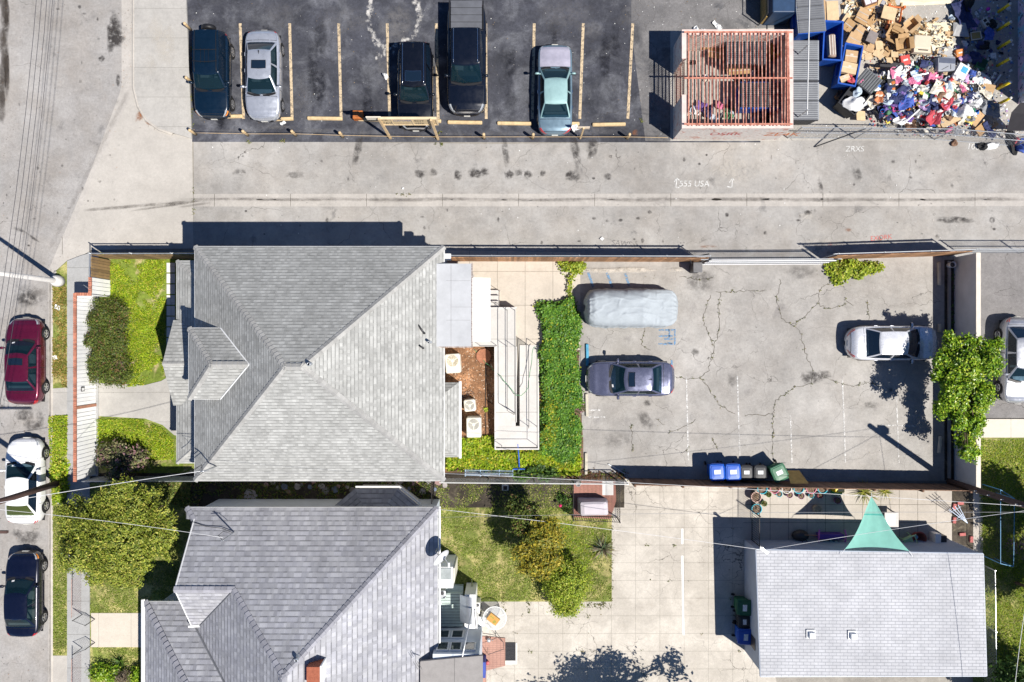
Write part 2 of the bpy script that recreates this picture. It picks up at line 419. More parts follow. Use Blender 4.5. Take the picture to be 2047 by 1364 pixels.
sheet('alley', [(387, 281), (1000, 288), (1500, 280), (4600, 276), (4600, 520), (387, 520)], .002, CONC)
sheet('alley_gutter', [(387, 388), (4600, 385), (4600, 411), (387, 413)], .006, GUT)
slab('sidewalk', [(134, 522), (160, 512), (182, 505), (196, 505), (196, 952), (179, 952), (179, 3600), (134, 3600)], -.02, .10, WALK2)
slab('parkway', [(104, 553), (112, 542), (134, 522), (134, 3600), (104, 3600)], -.02, .085, LAWNB)
slab('driveway_strip', [(104.5, 777), (134, 775), (134, 829), (104.5, 831)], 0, .098, WALKM)
slab('driveway_strip', [(104.5, 1311), (134, 1311), (134, 1700), (104.5, 1700)], 0, .098, APRON)
sheet('front_yard', [(196, 505), (392, 505), (392, 985), (196, 985)], .03, LAWNG)
slab('front_walk', [(194, 766), (290, 770), (322, 762), (360, 740), (392, 735), (392, 880), (348, 870), (325, 850), (290, 837), (194, 832)], -.02, .06, WALKM)
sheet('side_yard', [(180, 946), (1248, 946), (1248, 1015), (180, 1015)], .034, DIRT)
sheet('front_lawn', [(178, 965), (380, 965), (380, 3000), (178, 3000)], .038, LAWNB)
slab('front_path', [(182, 1226), (300, 1226), (300, 1294), (182, 1294)], 0, .075, groundmat('path_concrete', (.52, .47, .40), .06, joints=(1.7, 0, -21.7, 0), stain=.12, staincol=(.3, .24, .2), fine=.08))
sheet('rear_court', [(860, 500), (1160, 505), (1160, 700), (1075, 705), (990, 640), (860, 700)], .012, CREAM)
sheet('soil_bed', [(850, 640), (1000, 640), (1000, 905), (850, 960)], .016, SOIL)
sheet('planting_bed', [(850, 885), (990, 885), (1075, 885), (1075, 590), (1156, 590), (1158, 780), (1166, 880), (1166, 962), (850, 962)], .01, groundmat('bed_soil', (.15, .095, .06), .35, fine=.5))
sheet('car_park', [(1140, 508), (1905, 508), (1905, 962), (1150, 962), (1165, 930), (1160, 700), (1150, 560)], .004, LOT)
sheet('rear_lawn', [(868, 955), (1223, 955), (1223, 1203), (868, 1203)], .02, LAWNB)
sheet('rear_drive', [(868, 1201), (1223, 1201), (1223, 958), (1492, 958), (1492, 1080), (1560, 1400), (1560, 3000), (868, 3000)], .016, SLAB)
sheet('patio', [(1486, 958), (1965, 970), (1965, 1110), (1486, 1110)], .024, PATIO)
sheet('neighbour_lot', [(1945, 505), (4600, 505), (4600, 836), (1945, 836)], .006, groundmat('neighbour_asphalt', (.20, .19, .185), .2, stain=.3, fine=.22, crack=.3))
slab('neighbour_walk', [(1945, 838), (4600, 838), (4600, 875), (1945, 875)], -.02, .07, groundmat('neighbour_concrete', (.58, .53, .45), .06, joints=(1.45, 0, 26.2, 0), stain=.1, fine=.07))
sheet('neighbour_lawn', [(1945, 875), (4600, 875), (4600, 3000), (1945, 3000)], .02, LAWNB)

# ---------------------------------------------------------------- stains and worn patches that lie on the ground
def decal(name, items, col, z, seed, cut=(.35, .6), rough=.95, nscale=3.):
    t = NT(name+'_surface'); t.set(Base_Color=col, Roughness=rough, Specular_IOR_Level=.2)
    at = t.n('Attribute', attribute_name='a'); nz = t.noise(t.pos(), nscale, 5, .7)
    a = t.math('MULTIPLY', at.outputs['Fac'], t.map(nz, cut[0], cut[1]), clamp=True)
    t.put(t.b.inputs['Alpha'], a)
    r = rng(seed); mb = MB(); al = []
    for it in items:
        px, py, rx, ry, st = it[:5]; ang = R(it[5]) if len(it) > 5 else 0
        c = P(px, py, z); n = 16; k = 1/38.
        vs = [c]; al.append(st)
        for ring, rr, a_ in ((0, .55, .8), (1, 1, 0)):
            for j in range(n):
                q = 2*math.pi*j/n; w = rr*r.uniform(.8, 1.2); x, y = rx*k*w*math.cos(q), ry*k*w*math.sin(q)
                vs.append(c+Vector((x*math.cos(ang)-y*math.sin(ang), x*math.sin(ang)+y*math.cos(ang), 0))); al.append(st*a_)
        fs = [(0, 1+j, 1+(j+1) % n) for j in range(n)]+[(1+j, 1+n+j, 1+n+(j+1) % n, 1+(j+1) % n) for j in range(n)]
        mb.add(vs, fs)
        z += .00002
    o = mb.build(name, t.m, None, base=False); o['kind'] = 'structure'
    at = o.data.attributes.new('a', 'FLOAT', 'POINT'); at.data.foreach_set('value', al)
    return o
r = rng(5)
it = [(840, 348, 14, 10, .8), (866, 345, 10, 8, .7), (915, 350, 9, 11, 1), (950, 348, 16, 12, 1), (968, 344, 11, 10, 1), (1018, 349, 11, 10, .9), (1038, 346, 8, 7, .8), (1055, 350, 10, 10, .8),
      (1085, 347, 7, 7, .7), (1140, 352, 12, 11, 1), (1153, 350, 8, 16, .6), (1215, 353, 9, 9, .7), (1640, 372, 5, 20, .7, 15), (1715, 350, 10, 14, .6), (1910, 440, 45, 8, .8), (1983, 440, 7, 7, .9), (1615, 425, 9, 6, .8),
      (1150, 300, 10, 40, .7, 10), (1185, 295, 12, 26, .8, -15), (1010, 305, 8, 34, .6, 8), (715, 300, 9, 40, .7, -12), (480, 345, 16, 8, .5), (590, 350, 20, 9, .5), (230, 60, 16, 34, 1), (222, 70, 9, 40, 1), (236, 78, 16, 18, 1), (203, 118, 7, 7, 1), (236, 160, 5, 14, .9),
      (55, 600, 26, 16, .6), (60, 590, 34, 22, .5), (48, 830, 20, 15, .7), (65, 850, 22, 12, .6), (55, 1075, 30, 16, .6), (35, 1065, 12, 8, .6), (80, 840, 10, 24, .5), (60, 1100, 26, 14, .5), (40, 460, 14, 4, .6, -20), (65, 475, 20, 3, .6, -35),
      (1465, 760, 16, 14, .35), (1290, 840, 14, 24, .5, 30), (1620, 755, 26, 16, .7), (1645, 750, 20, 10, .8), (1600, 545, 40, 16, .35), (1740, 810, 18, 8, .4), (1295, 806, 10, 7, .6), (1390, 705, 9, 9, .5), (1400, 560, 34, 26, .45), (1780, 780, 6, 6, .5), (1230, 880, 40, 18, .3)]
for k in range(46): it.append((r.uniform(400, 2040), r.choice([r.uniform(300, 380), r.uniform(420, 490)]), r.uniform(2, 6), r.uniform(2, 6), r.uniform(.4, .9)))
for k in range(36): it.append((r.uniform(0, 240), r.uniform(0, 560), r.uniform(1.5, 5), r.uniform(1.5, 5), r.uniform(.3, .8)))
decal('oil_stain', it, (.055, .05, .048), .0125, 1)
it = [(390+26*k, 399+r.uniform(-1.5, 1.5), r.uniform(40, 60), r.uniform(3, 6), r.uniform(.16, .36)) for k in range(64)]
it += [(300+30*k, 402-(k % 3)*2-(120-18*k if k < 6 else 0)*-.12, 40, 3.2, .5, 8) for k in range(4)] + [(200+40*k, 418-3.2*k, 40, 4, .55, 5) for k in range(5)]
it += [(250-13*k, 196+26*k, 20, 6, .22, 62) for k in range(12)]
it += [(8+r.uniform(-6, 4), 20*k, 9, 30, .9) for k in range(-2, 12)]+[(14, r.uniform(0, 200), 6, 40, .6) for k in range(6)]
it += [(101, 560+30*k, 4, 26, .5) for k in range(28)]
decal('gutter_grime', it, (.085, .072, .062), .0125, 2, nscale=1.6, cut=(.25, .75))
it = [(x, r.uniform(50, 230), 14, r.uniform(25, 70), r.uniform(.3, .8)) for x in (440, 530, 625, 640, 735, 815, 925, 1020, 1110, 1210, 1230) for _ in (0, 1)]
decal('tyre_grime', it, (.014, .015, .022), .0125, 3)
it = [(1130, 30, 60, 40, .3), (1180, 60, 30, 20, .4), (690, 40, 70, 30, .3), (560, 30, 40, 30, .25), (600, 200, 26, 60, .25), (470, 262, 60, 5, .35), (640, 262, 60, 6, .4), (740, 268, 40, 9, .5), (560, 255, 40, 5, .5), (1000, 268, 60, 8, .35), (785, 55, 34, 36, .55), (800, 40, 30, 40, .5), (1300, 190, 20, 50, .4), (1180, 262, 60, 8, .4), (920, 270, 50, 6, .3), (402, 230, 8, 16, .7), (765, 120, 14, 34, .5), (1285, 30, 60, 30, .5)]
decal('worn_sealer', it, (.20, .195, .20), .0130, 4)
ring = [(742, 0), (738, 20), (737, 45), (742, 66), (752, 84), (768, 94), (786, 92), (826, 74), (836, 54), (840, 34), (836, 12), (828, 0)]
it = []
for (x0, y0), (x1, y1) in zip(ring, ring[1:]):
    for k in range(5): it.append((x0+(x1-x0)*k/5+r.uniform(-3, 3), y0+(y1-y0)*k/5+r.uniform(-3, 3), r.uniform(3, 8), r.uniform(3, 9), r.uniform(.5, 1)))
it += [(770+r.uniform(-20, 20), 98+r.uniform(-10, 20), 3, 5, .7) for _ in range(14)]
decal('chalky_spill', it, (.62, .60, .57), .0135, 6, cut=(.42, .6))
decal('rusty_drip', [(1695, 460, 8, 4, .5), (1415, 493, 20, 3, .5), (1270, 265, 8, 7, .6), (268, 150, 4, 40, .7), (284, 225, 8, 26, .9, -35), (300, 245, 14, 6, .9, -35)], (.30, .12, .05), .0128, 7)
decal('pale_scuff', [(330, 90, 26, 44, .5), (310, 60, 18, 30, .4), (300, 130, 14, 26, .4), (1300, 515, 60, 5, 1), (1180, 540, 40, 4, .9), (1270, 540, 46, 6, 1), (1225, 541, 60, 5, .9), (1350, 540, 20, 4, .8), (1690, 432, 0.1, .1, 0), (1610, 432, 20, 7, .5), (1470, 340, 60, 30, .3), (1640, 490, 50, 20, .25)], (.56, .52, .46), .121, 8)

# ---------------------------------------------------------------- cracks with weeds
CRACKS = [[(1440, 585), (1436, 625), (1440, 650), (1428, 690), (1415, 745), (1400, 755), (1380, 758), (1345, 752)], [(1400, 755), (1425, 790), (1440, 812), (1470, 828)], [(1490, 830), (1530, 830), (1545, 826)],
          [(1335, 866), (1372, 852), (1390, 838)], [(1545, 826), (1550, 800), (1590, 775), (1622, 768), (1625, 745), (1610, 705), (1598, 660), (1565, 640), (1552, 600), (1560, 560)], [(1655, 567), (1640, 580), (1636, 604), (1640, 612), (1660, 617), (1690, 608)], [(1690, 598), (1697, 606), (1706, 612)],
          [(1755, 770), (1735, 766), (1705, 772), (1670, 762), (1650, 755)], [(1360, 552), (1400, 560), (1425, 555)], [(1432, 585), (1500, 582), (1530, 580)], [(1545, 826), (1545, 870), (1545, 930)], [(1424, 690), (1405, 640), (1420, 590)], [(1290, 640), (1283, 690), (1300, 700)], [(1636, 604), (1600, 640), (1580, 650)], [(1735, 600), (1737, 640)], [(1262, 850), (1265, 900)],
          [(1310, 838), (1330, 850)], [(1380, 895), (1365, 905)], [(1425, 880), (1435, 900)]]
mb = MB(); wp = []; r = rng(11)
for cr in CRACKS+[[(1155, 810), (1152, 740), (1158, 700)]]:
    pts = []
    for (x0, y0), (x1, y1) in zip(cr, cr[1:]):
        n = max(2, int(math.hypot(x1-x0, y1-y0)/5))
        pts += [(x0+(x1-x0)*k/n+r.uniform(-2.2, 2.2), y0+(y1-y0)*k/n+r.uniform(-2.2, 2.2)) for k in range(n)]
    pts.append(cr[-1])
    for (a, b) in zip(pts, pts[1:]):
        p, q = P(*a, .010), P(*b, .010); d = (q-p); s = Vector((-d.y, d.x, 0)).normalized()*r.uniform(.006, .014)
        mb.face([p-s, q-s, q+s, p+s])
    wp += [(x, y) for x, y in pts if r.random() < .42]
mb2 = mb.build('pavement_crack', mat('crack_dirt', (.07, .06, .04), .95, .3), None, base=False); mb2['kind'] = 'structure'
WEED = leafmat('weed_leaf', (.07, .085, .02), (.17, .19, .04), ((.22, .17, .06), .8))
def weeds(name, pts, per, spread, L, seed, m=WEED, z=.02):
    r = np.random.default_rng(seed); C = []
    for x, y in pts:
        p = P(x, y, 0); k = int(per*r.random()**1.5)+1
        C.append(np.column_stack([p.x+r.normal(0, spread, k), p.y+r.normal(0, spread, k), z+r.random(k)*.05]))
    C = np.concatenate(C); n = len(C); N = np.column_stack([r.normal(0, .6, (n, 2)), np.ones(n)])
    V, Fc = leaves(C, N, L*(.5+r.random(n)), .5, seed); o = leafobj(name, V, Fc, m); o['kind'] = 'stuff'; return o
tag(weeds('crack_weeds', wp, 9, .035, .06, 3), 'low weeds growing along the cracks of the grey car park', 'weeds')
r = rng(12)
tag(weeds('joint_weeds', [(r.uniform(900, 1480), 1125+35.3*r.choice([-2, -1, 0, 1, 2, 3, 4, 5])) for _ in range(46)]+[(1222, r.uniform(965, 1230)) for _ in range(26)]+[(960+48.5*k+r.uniform(-3, 3), 1203+r.uniform(0, 20)) for k in range(6) for _ in range(5)]+[(1195+r.uniform(-20, 20), 1210+r.uniform(-5, 5)) for _ in range(18)], 12, .06, .07, 4), 'small weeds in the joints of the pale concrete drive', 'weeds')
tag(weeds('edge_weeds', [(384+r.uniform(-2, 2), r.uniform(60, 275)) for _ in range(26)]+[(388, 372+r.uniform(0, 60)) for _ in range(10)]+[(r.uniform(560, 580), 284) for _ in range(7)]+[(r.uniform(870, 885), 288) for _ in range(8)]+[(878, 268), (880, 266), (1283, 245), (1280, 240), (1455, 240), (499, 285), (497, 283)]*2+[(r.uniform(790, 820), 390) for _ in range(8)], 12, .05, .07, 5), 'weeds sprouting along the edge of the asphalt lot and alley', 'weeds')

# ---------------------------------------------------------------- painted markings
def strip(mb, a, b, w, z):
    p, q = P(*a, z), P(*b, z); d = q-p; s = Vector((-d.y, d.x, 0)).normalized()*w/2; mb.face([p-s, q-s, q+s, p+s])
def paint(name, col, wear, nscale=7):
    t = NT(name); t.set(Base_Color=t.scale(col, t.map(t.noise(t.pos(), 4, 4), .3, .7, .82, 1.15)), Roughness=.85)
    t.put(t.b.inputs['Alpha'], t.map(t.noise(t.pos(), nscale, 6, .75), wear-.12, wear+.05)); return t.m
mb = MB()
for x0, x1 in ((480, 487), (579, 584), (677, 682), (774, 779), (872, 876), (971, 972), (1068, 1064), (1166, 1159), (1265, 1255)):
    strip(mb, (x0, 47), (x1, 238), .145, .0155)
struct('stall_line', mb, paint('tan_paint', (.52, .41, .27), .455))
mb = MB()
for a, b in (((1364, 1057), (1364, 1088)), ((1364, 1111), (1366, 1262)), ((1366, 1262), (1367, 1270))): strip(mb, a, b, .11, .026)
struct('drive_line', mb, paint('white_drive_paint', (.8, .79, .76), .3))
mb = MB()
for a, b in (((1372, 752), (1376, 920)), ((1474, 752), (1479, 922)), ((1580, 830), (1583, 925)), ((1684, 752), (1690, 925)), ((1792, 790), (1797, 925)), ((1177, 820), (1200, 820)), ((1176, 834), (1210, 834)), ((1760, 850), (1830, 852))): strip(mb, a, b, .075, .0155)
struct('bay_line', mb, paint('white_bay_paint', (.64, .63, .61), .53))
mb = MB()
for a, b in (((1176, 545), (1186, 575)), ((1213, 545), (1224, 575)), ((1250, 547), (1258, 572))): strip(mb, a, b, .13, .0155)
for a, b in (((1317, 660), (1349, 660)), ((1349, 658), (1349, 690)), ((1317, 672), (1345, 672)), ((1328, 678), (1345, 678)), ((1330, 686), (1345, 686)), ((1338, 658), (1338, 676)), ((1343, 720), (1343, 734)), ((1316, 688), (1345, 688))): strip(mb, a, b, .09, .0155)
struct('blue_marking', mb, paint('blue_paint', (.14, .27, .44), .525))
def text(name, s, px, py, hpx, m, z, rot=0, shear=0, off=.0, ext=0, parent=None, mtx=None, origin=None):
    cu = bpy.data.curves.new(name, 'FONT'); cu.body = s; cu.size = hpx/38*1.4; cu.offset = off; cu.shear = shear; cu.align_x = 'LEFT'
    ob = bpy.data.objects.new('tmp_text', cu); COL.objects.link(ob); bpy.context.view_layer.update()
    me = bpy.data.meshes.new_from_object(ob.evaluated_get(bpy.context.evaluated_depsgraph_get())); bpy.data.objects.remove(ob)
    me.name = name; me.materials.clear(); me.materials.append(m)
    o = bpy.data.objects.new(name, me); COL.objects.link(o)
    if mtx is None:
        o.location = P(px, py, z); o.rotation_euler = (0, 0, R(rot))
    else: me.transform(mtx)
    if parent: o.parent = parent
    return o
CH = paint('chalk_paint', (.66, .66, .64), .475, 26)
tag(text('alley_writing', '555 USA', 1357, 373, 12, CH, .0165, 0, .12), kind='structure')
mb = MB()
for pl in ([(1358, 375), (1351, 375), (1353, 357)], [(1348, 364), (1353, 356), (1358, 361)], [(1453, 373), (1463, 375), (1464, 357)], [(1458, 365), (1464, 356), (1468, 362)]):
    for a, b in zip(pl, pl[1:]): strip(mb, a, b, .045, .0165)
struct('arrow_marking', mb, CH)
RP = paint('red_spray', (.55, .16, .14), .47, 14)
tag(text('red_writing', 'EXORK', 1740, 482, 9.5, RP, .0165, 6, .1), kind='structure')
tag(text('red_scrawl', '1S', 1655, 490, 6, RP, .0165, 0, 0), kind='structure')
tag(text('grey_writing', 'SAWS', 1222, 490, 11, paint('grey_spray', (.2, .19, .19), .5, 14), .0165, -5, .1), kind='structure')
tag(text('chalk_writing', 'ZRXS', 1690, 303, 11, CH, .0165, 0, .1), kind='structure')
tag(text('chalk_scrawl', '100', 1932, 298, 12, CH, .0165, -4, .1), kind='structure')
# ================================================================ buildings
SH1 = shingles('grey_shingle', (.318, .318, .302), .175, .23, (.388, .388, .37), .72, .14)
SH2 = shingles('blue_grey_shingle', (.315, .317, .345), .25, .27, (.385, .386, .405), .74, .16, tint=1)
SH3 = shingles('pale_shingle', (.435, .44, .462), .155, .36, (.46, .464, .482), .12, .04, mortar=.016)
CAP1 = mat('cap_shingle', (.33, .325, .31), .9, .15, 3, island=.12, fine=.1)
CAP2 = mat('cap_shingle_dark', (.28, .28, .31), .9, .15, 3, island=.15, fine=.1)
WHITE = mat('white_trim', (.78, .78, .77), .55, .08, 2)
STUCCO = mat('pale_stucco', (.52, .50, .46), .9, .12, 2, bump=.2)
SIDING = mat('blue_white_siding', (.55, .60, .66), .7, .08, 2)
ROLL = mat('rolled_roofing', (.43, .44, .455), .85, .12, 1.1, fine=.06)
STEEL = mat('dark_steel', (.06, .06, .065), .45, .2, 5, metal=.5)
GALV = mat('galvanised_steel', (.50, .52, .54), .38, .12, 5, metal=.7)
WINDOW = mat('window_glass', (.02, .03, .035), .06, .1, 2, spec=.8)
RUST = mat('rusty_red_steel', (.40, .13, .085), .75, .35, 6, col2=(.52, .24, .17))
def roofface(mb, pts, mi=0, off=(0, 0)):
    pts = [Vector(p) for p in pts]
    n = sum(((pts[i]-pts[0]).cross(pts[i+1]-pts[0]) for i in range(1, len(pts)-1)), Vector())
    if n.z < 0: pts.reverse(); n = -n
    n.normalize(); u = Vector((0, 0, 1)).cross(n)
    u = Vector((1, 0, 0)) if u.length < 1e-4 else u.normalized()
    v = n.cross(u)
    mb.face(pts, mi, [(p.dot(u)+off[0], p.dot(v)+off[1]) for p in pts])
def caps(mb, a, b, w=.14, step=.21, lift=.05):
    """overlapping ridge shingles from the low end a to the high end b"""
    a, b = Vector(a), Vector(b); d = b-a; L = d.length; d.normalize()
    s = d.cross(Vector((0, 0, 1))).normalized(); up = s.cross(d)
    n = max(1, int(L/step))
    for k in range(n):
        p = a+d*(k*L/n); q = a+d*((k+1.35)*L/n); dr = -.085
        lo, hi = lift, .016
        vs = [p-s*w+up*(lo+dr), p+up*lo, p+s*w+up*(lo+dr), q-s*w*.92+up*(hi+dr), q+up*hi, q+s*w*.92+up*(hi+dr)]
        mb.add(vs+[p-s*w+up*(lo+dr-.03), p+up*(lo-.03), p+s*w+up*(lo+dr-.03)], [(0, 1, 4, 3), (1, 2, 5, 4), (6, 7, 1, 0), (7, 8, 2, 1)])
def capset(runs, m, par, root, w=.14, step=.21, lift=.05):
    for a, b in runs:
        mb = MB(); caps(mb, a, b, w, step, lift); sub(mb, 'ridge_cap', m, par, root)
def eaves(mb, pts, z, h=.16, t=.03):
    for (a, b) in zip(pts, pts[1:]):
        a, b = Vector((*a, z)), Vector((*b, z)); d = b-a; c = (a+b)/2; c.z = z-h/2-.012
        mb.box(c, (d.length, t, h), math.atan2(d.y, d.x))

# ---------------------------------------------------------------- the corner house with the big hip roof
X0, X1, Y0, Y1, ZE, S = -14.58, -3.114, 4.343, -6.423, 5.0, .77
hd = (Y0-Y1)/2; ZR = ZE+hd*S; yr = (Y0+Y1)/2; xa, xb = X0+hd, X1-hd
h1 = thing('corner_house', 'two storey house with the big pale grey hip roof and hipped dormer beside the alley', 'house', (-8.9, -1, 0))
mb = MB(); mb.box((-8.85, -1.05, 2.45), (10.4, 9.7, 4.9)); wpart(mb, 'wall', STUCCO, h1)
mb = MB(); c00, c10, c11, c01 = (X0, Y0, ZE), (X1, Y0, ZE), (X1, Y1, ZE), (X0, Y1, ZE); ra, rb = (xa, yr, ZR), (xb, yr, ZR)
for f in ((c00, c10, rb, ra), (c10, c11, rb), (c11, c01, ra, rb), (c01, c00, ra)): roofface(mb, f)
roof = wpart(mb, 'roof', SH1, h1)
mb = MB(); mb.face([(X0, Y0, ZE-.02), (X0, Y1, ZE-.02), (X1, Y1, ZE-.02), (X1, Y0, ZE-.02)]); sub(mb, 'soffit', WHITE, roof, h1)
capset(((c00, ra), (c01, ra), (c10, rb), (c11, rb), (rb, ra)), CAP1, roof, h1)
mb = MB(); eaves(mb, [(X0, Y0), (X1, Y0)], ZE); eaves(mb, [(X1, Y1), (X0, Y1)], ZE); eaves(mb, [(X0, Y1), (X0, Y0)], ZE); eaves(mb, [(X1, Y0), (X1, Y1)], ZE)
sub(mb, 'fascia', WHITE, roof, h1)
# dormer
dz, dx, dn, ds, dr, drx = 6.27, -14.31, .575, -2.57, 7.6, -12.80; vx = X0+(dz-ZE)/S; rx_ = X0+(dr-ZE)/S; dm = (dn+ds)/2
mb = MB()
for f in (((dx, dn, dz), (vx, dn, dz), (rx_, dm, dr), (drx, dm, dr)), ((dx, ds, dz), (vx, ds, dz), (rx_, dm, dr), (drx, dm, dr)), ((dx, dn, dz), (dx, ds, dz), (drx, dm, dr))): roofface(mb, f)
dorm = wpart(mb, 'dormer', SH1, h1)
capset((((dx, dn, dz), (drx, dm, dr)), ((dx, ds, dz), (drx, dm, dr)), ((rx_, dm, dr), (drx, dm, dr))), CAP1, dorm, h1)
mb = MB(); mb.box(((dx+.35+vx)/2, dm, 5.75), (vx-dx-.35, dn-ds-.5, 1.0)); sub(mb, 'dormer_wall', STUCCO, dorm, h1)
mb = MB(); eaves(mb, [(dx, ds), (dx, dn)], dz, .12); eaves(mb, [(dx, dn), (vx, dn)], dz, .12); eaves(mb, [(dx, ds), (vx, ds)], dz, .12); sub(mb, 'fascia', WHITE, dorm, h1)
mb = MB()
for a, b in (((vx, dn, dz), (rx_, dm, dr)), ((vx, ds, dz), (rx_, dm, dr))):
    a, b = Vector(a), Vector(b); mb.tube([a+Vector((.06, 0, .02)), b+Vector((.06, 0, .02))], .045, 6)
sub(mb, 'valley_flashing', WHITE, dorm, h1)
# porch roof on the street side
pz, px0, pn, ps, pt = 3.3, -16.17, 3.86, -5.88, 4.25
mb = MB()
roofface(mb, ((px0, pn, pz), (px0, ps, pz), (-14.1, ps+1.6, pt), (-14.1, pn-1.6, pt)))
roofface(mb, ((px0, pn, pz), (-14.1, pn, pz), (-14.1, pn-1.6, pt))); roofface(mb, ((px0, ps, pz), (-14.1, ps, pz), (-14.1, ps+1.6, pt)))
gy = -1.05; 
roofface(mb, ((px0-.1, gy, 4.55), (-14.1, gy, 4.55), (-14.1, gy-2.05, 3.42), (px0-.1, gy-2.05, 3.42))); roofface(mb, ((px0-.1, gy, 4.55), (-14.1, gy, 4.55), (-14.1, gy+2.05, 3.42), (px0-.1, gy+2.05, 3.42)))
por = wpart(mb, 'porch_roof', SH1, h1)
capset((((px0, pn, pz), (-14.1, pn-1.6, pt)), ((px0, ps, pz), (-14.1, ps+1.6, pt)), ((px0-.1, gy, 4.55), (-14.2, gy, 4.55))), CAP1, por, h1, .11)
mb = MB(); eaves(mb, [(px0, pn), (px0, ps)], pz, .14); eaves(mb, [(px0, ps), (-14.1, ps)], pz, .14); eaves(mb, [(px0, pn), (-14.1, pn)], pz, .14)
mb.box((px0-.06, gy-1.0, 3.9), (.05, 2.3, .1), 0, rx=R(29)); mb.box((px0-.06, gy+1.0, 3.9), (.05, 2.3, .1), 0, rx=R(-29)); sub(mb, 'fascia', WHITE, por, h1)
for y in (3.5, .9, -3.0, -5.5):
    mb = MB(); mb.box((-15.9, y, 1.6), (.28, .28, 3.2)); wpart(mb, 'porch_post', WHITE, h1)
mb = MB(); mb.box((-15.1, -1.0, .35), (2.0, 9.3, .7)); mb.box((-16.3, -2.0, .2), (.5, 2.2, .4)); wpart(mb, 'porch_floor', groundmat('porch_concrete', (.3, .29, .28), .1), h1)
# flat rear roof and the white awning over the back step
mb = MB(); mb.box((-2.705, 1.64, 5.17), (1.69, 3.78, .16)); fl = wpart(mb, 'flat_roof', ROLL, h1)
mb = MB()
for y in (2.75, 1.55, .95): mb.box((-2.45 if y != 1.55 else -2.2, y, 5.253), (1.1, .012, .006))
mb.box((-2.78, 1.64, 5.253), (.014, 3.7, .006)); sub(mb, 'roofing_seam', mat('roof_tar', (.25, .25, .26), .9), fl, h1)
mb = MB(); mb.box((-1.83, 1.64, 5.13), (.05, 3.86, .24)); mb.box((-2.6, -.28, 5.1), (1.6, .05, .14)); sub(mb, 'drip_edge', mat('rusty_edge', (.22, .16, .13), .8, .4, 12, col2=(.42, .38, .36)), fl, h1)
mb = MB(); mb.box((-2.7, 1.7, 2.5), (1.45, 3.4, 5.0)); wpart(mb, 'rear_wall', STUCCO, h1)
mb = MB(); mb.box((-1.49, 1.5, 3.42), (.86, 3.06, .04), ry=R(6)); mb.box((-1.06, 1.5, 3.345), (.03, 3.06, .12))
wpart(mb, 'awning', mat('awning_white', (.85, .85, .84), .4, .03), h1)
for y in (2.9, .1):
    mb = MB(); mb.tube([(-1.9, y, 2.9), (-1.1, y, 3.35)], .02); wpart(mb, 'awning_bracket', STEEL, h1)
mb = MB(); mb.box((-3.06, 3.93, 4.3), (.4, .3, .22)); wpart(mb, 'wall_light', WHITE, h1)
# bay on the rear wall
bz, bx, bn, bs = 3.95, -2.52, -1.96, -5.50
mb = MB(); roofface(mb, ((bx, bn, bz), (bx, bs, bz), (-3.7, bs+.9, 4.75), (-3.7, bn-.9, 4.75))); roofface(mb, ((bx, bn, bz), (-3.7, bn, bz), (-3.7, bn-.9, 4.75))); roofface(mb, ((bx, bs, bz), (-3.7, bs, bz), (-3.7, bs+.9, 4.75)))
by = wpart(mb, 'bay_roof', SH1, h1)
mb = MB(); mb.tube([(bx+.06, bn+.05, bz-.02), (bx+.06, bs-.05, bz-.02)], .07, 8); mb.box((bx-.02, (bn+bs)/2, bz-.16), (.03, bn-bs, .2)); sub(mb, 'gutter', WHITE, by, h1)
mb = MB(); mb.box((-3.2, (bn+bs)/2, 1.95), (1.1, bn-bs-.5, 3.9)); wpart(mb, 'bay_wall', STUCCO, h1)
# vents, pipes, mast
def pipe(t, x, y, z0, z1, r=.06, m=GALV, elbow=None):
    mb = MB(); mb.lathe([(r, z0), (r, z1), (r*.65, z1), (r*.65, z1-.1)], (x, y, 0), 12, cap=False); mb.lathe([(r*2.2, z0+.02), (r*1.05, z0+.16)], (x, y, 0), 12, cap=False)
    if elbow: mb.tube([(x, y, z1-.05), (x+elbow[0]*.3, y+elbow[1]*.3, z1+.06), (x+elbow[0], y+elbow[1], z1+.05)], r*.9, 8)
    return wpart(mb, 'vent_pipe', m, t, True)
pipe(h1, -8.20, -.93, 8.6, 9.25, .075); pipe(h1, -3.72, -.05, 5.3, 5.9, .06); pipe(h1, -3.95, .35, 5.4, 5.75, .05, STEEL, (-.28, .4)); pipe(h1, -4.0, -.32, 5.5, 5.8, .045, STEEL, (-.15, .12))
mb = MB(); m0 = Vector((-13.35, -5.65, 5.6)); mb.tube([m0, m0+Vector((0, 0, 1.2)), m0+Vector((-.04, 0, 1.32)), m0+Vector((-.16, 0, 1.3))], .035, 8); wpart(mb, 'service_mast', GALV, h1, True)
mb = MB(); mb.tube([m0+Vector((-.1, 0, 1.3)), m0+Vector((-.35, .2, .75)), m0+Vector((-.9, -.15, .3)), m0+Vector((-1.4, -.3, -.1))], .012); mb.tube([m0+Vector((0, 0, 1.2)), m0+Vector((-.5, -.3, .8)), m0+Vector((-.8, -.05, .9)), m0+Vector((-.5, .1, .6))], .012); wpart(mb, 'service_cable', STEEL, h1)

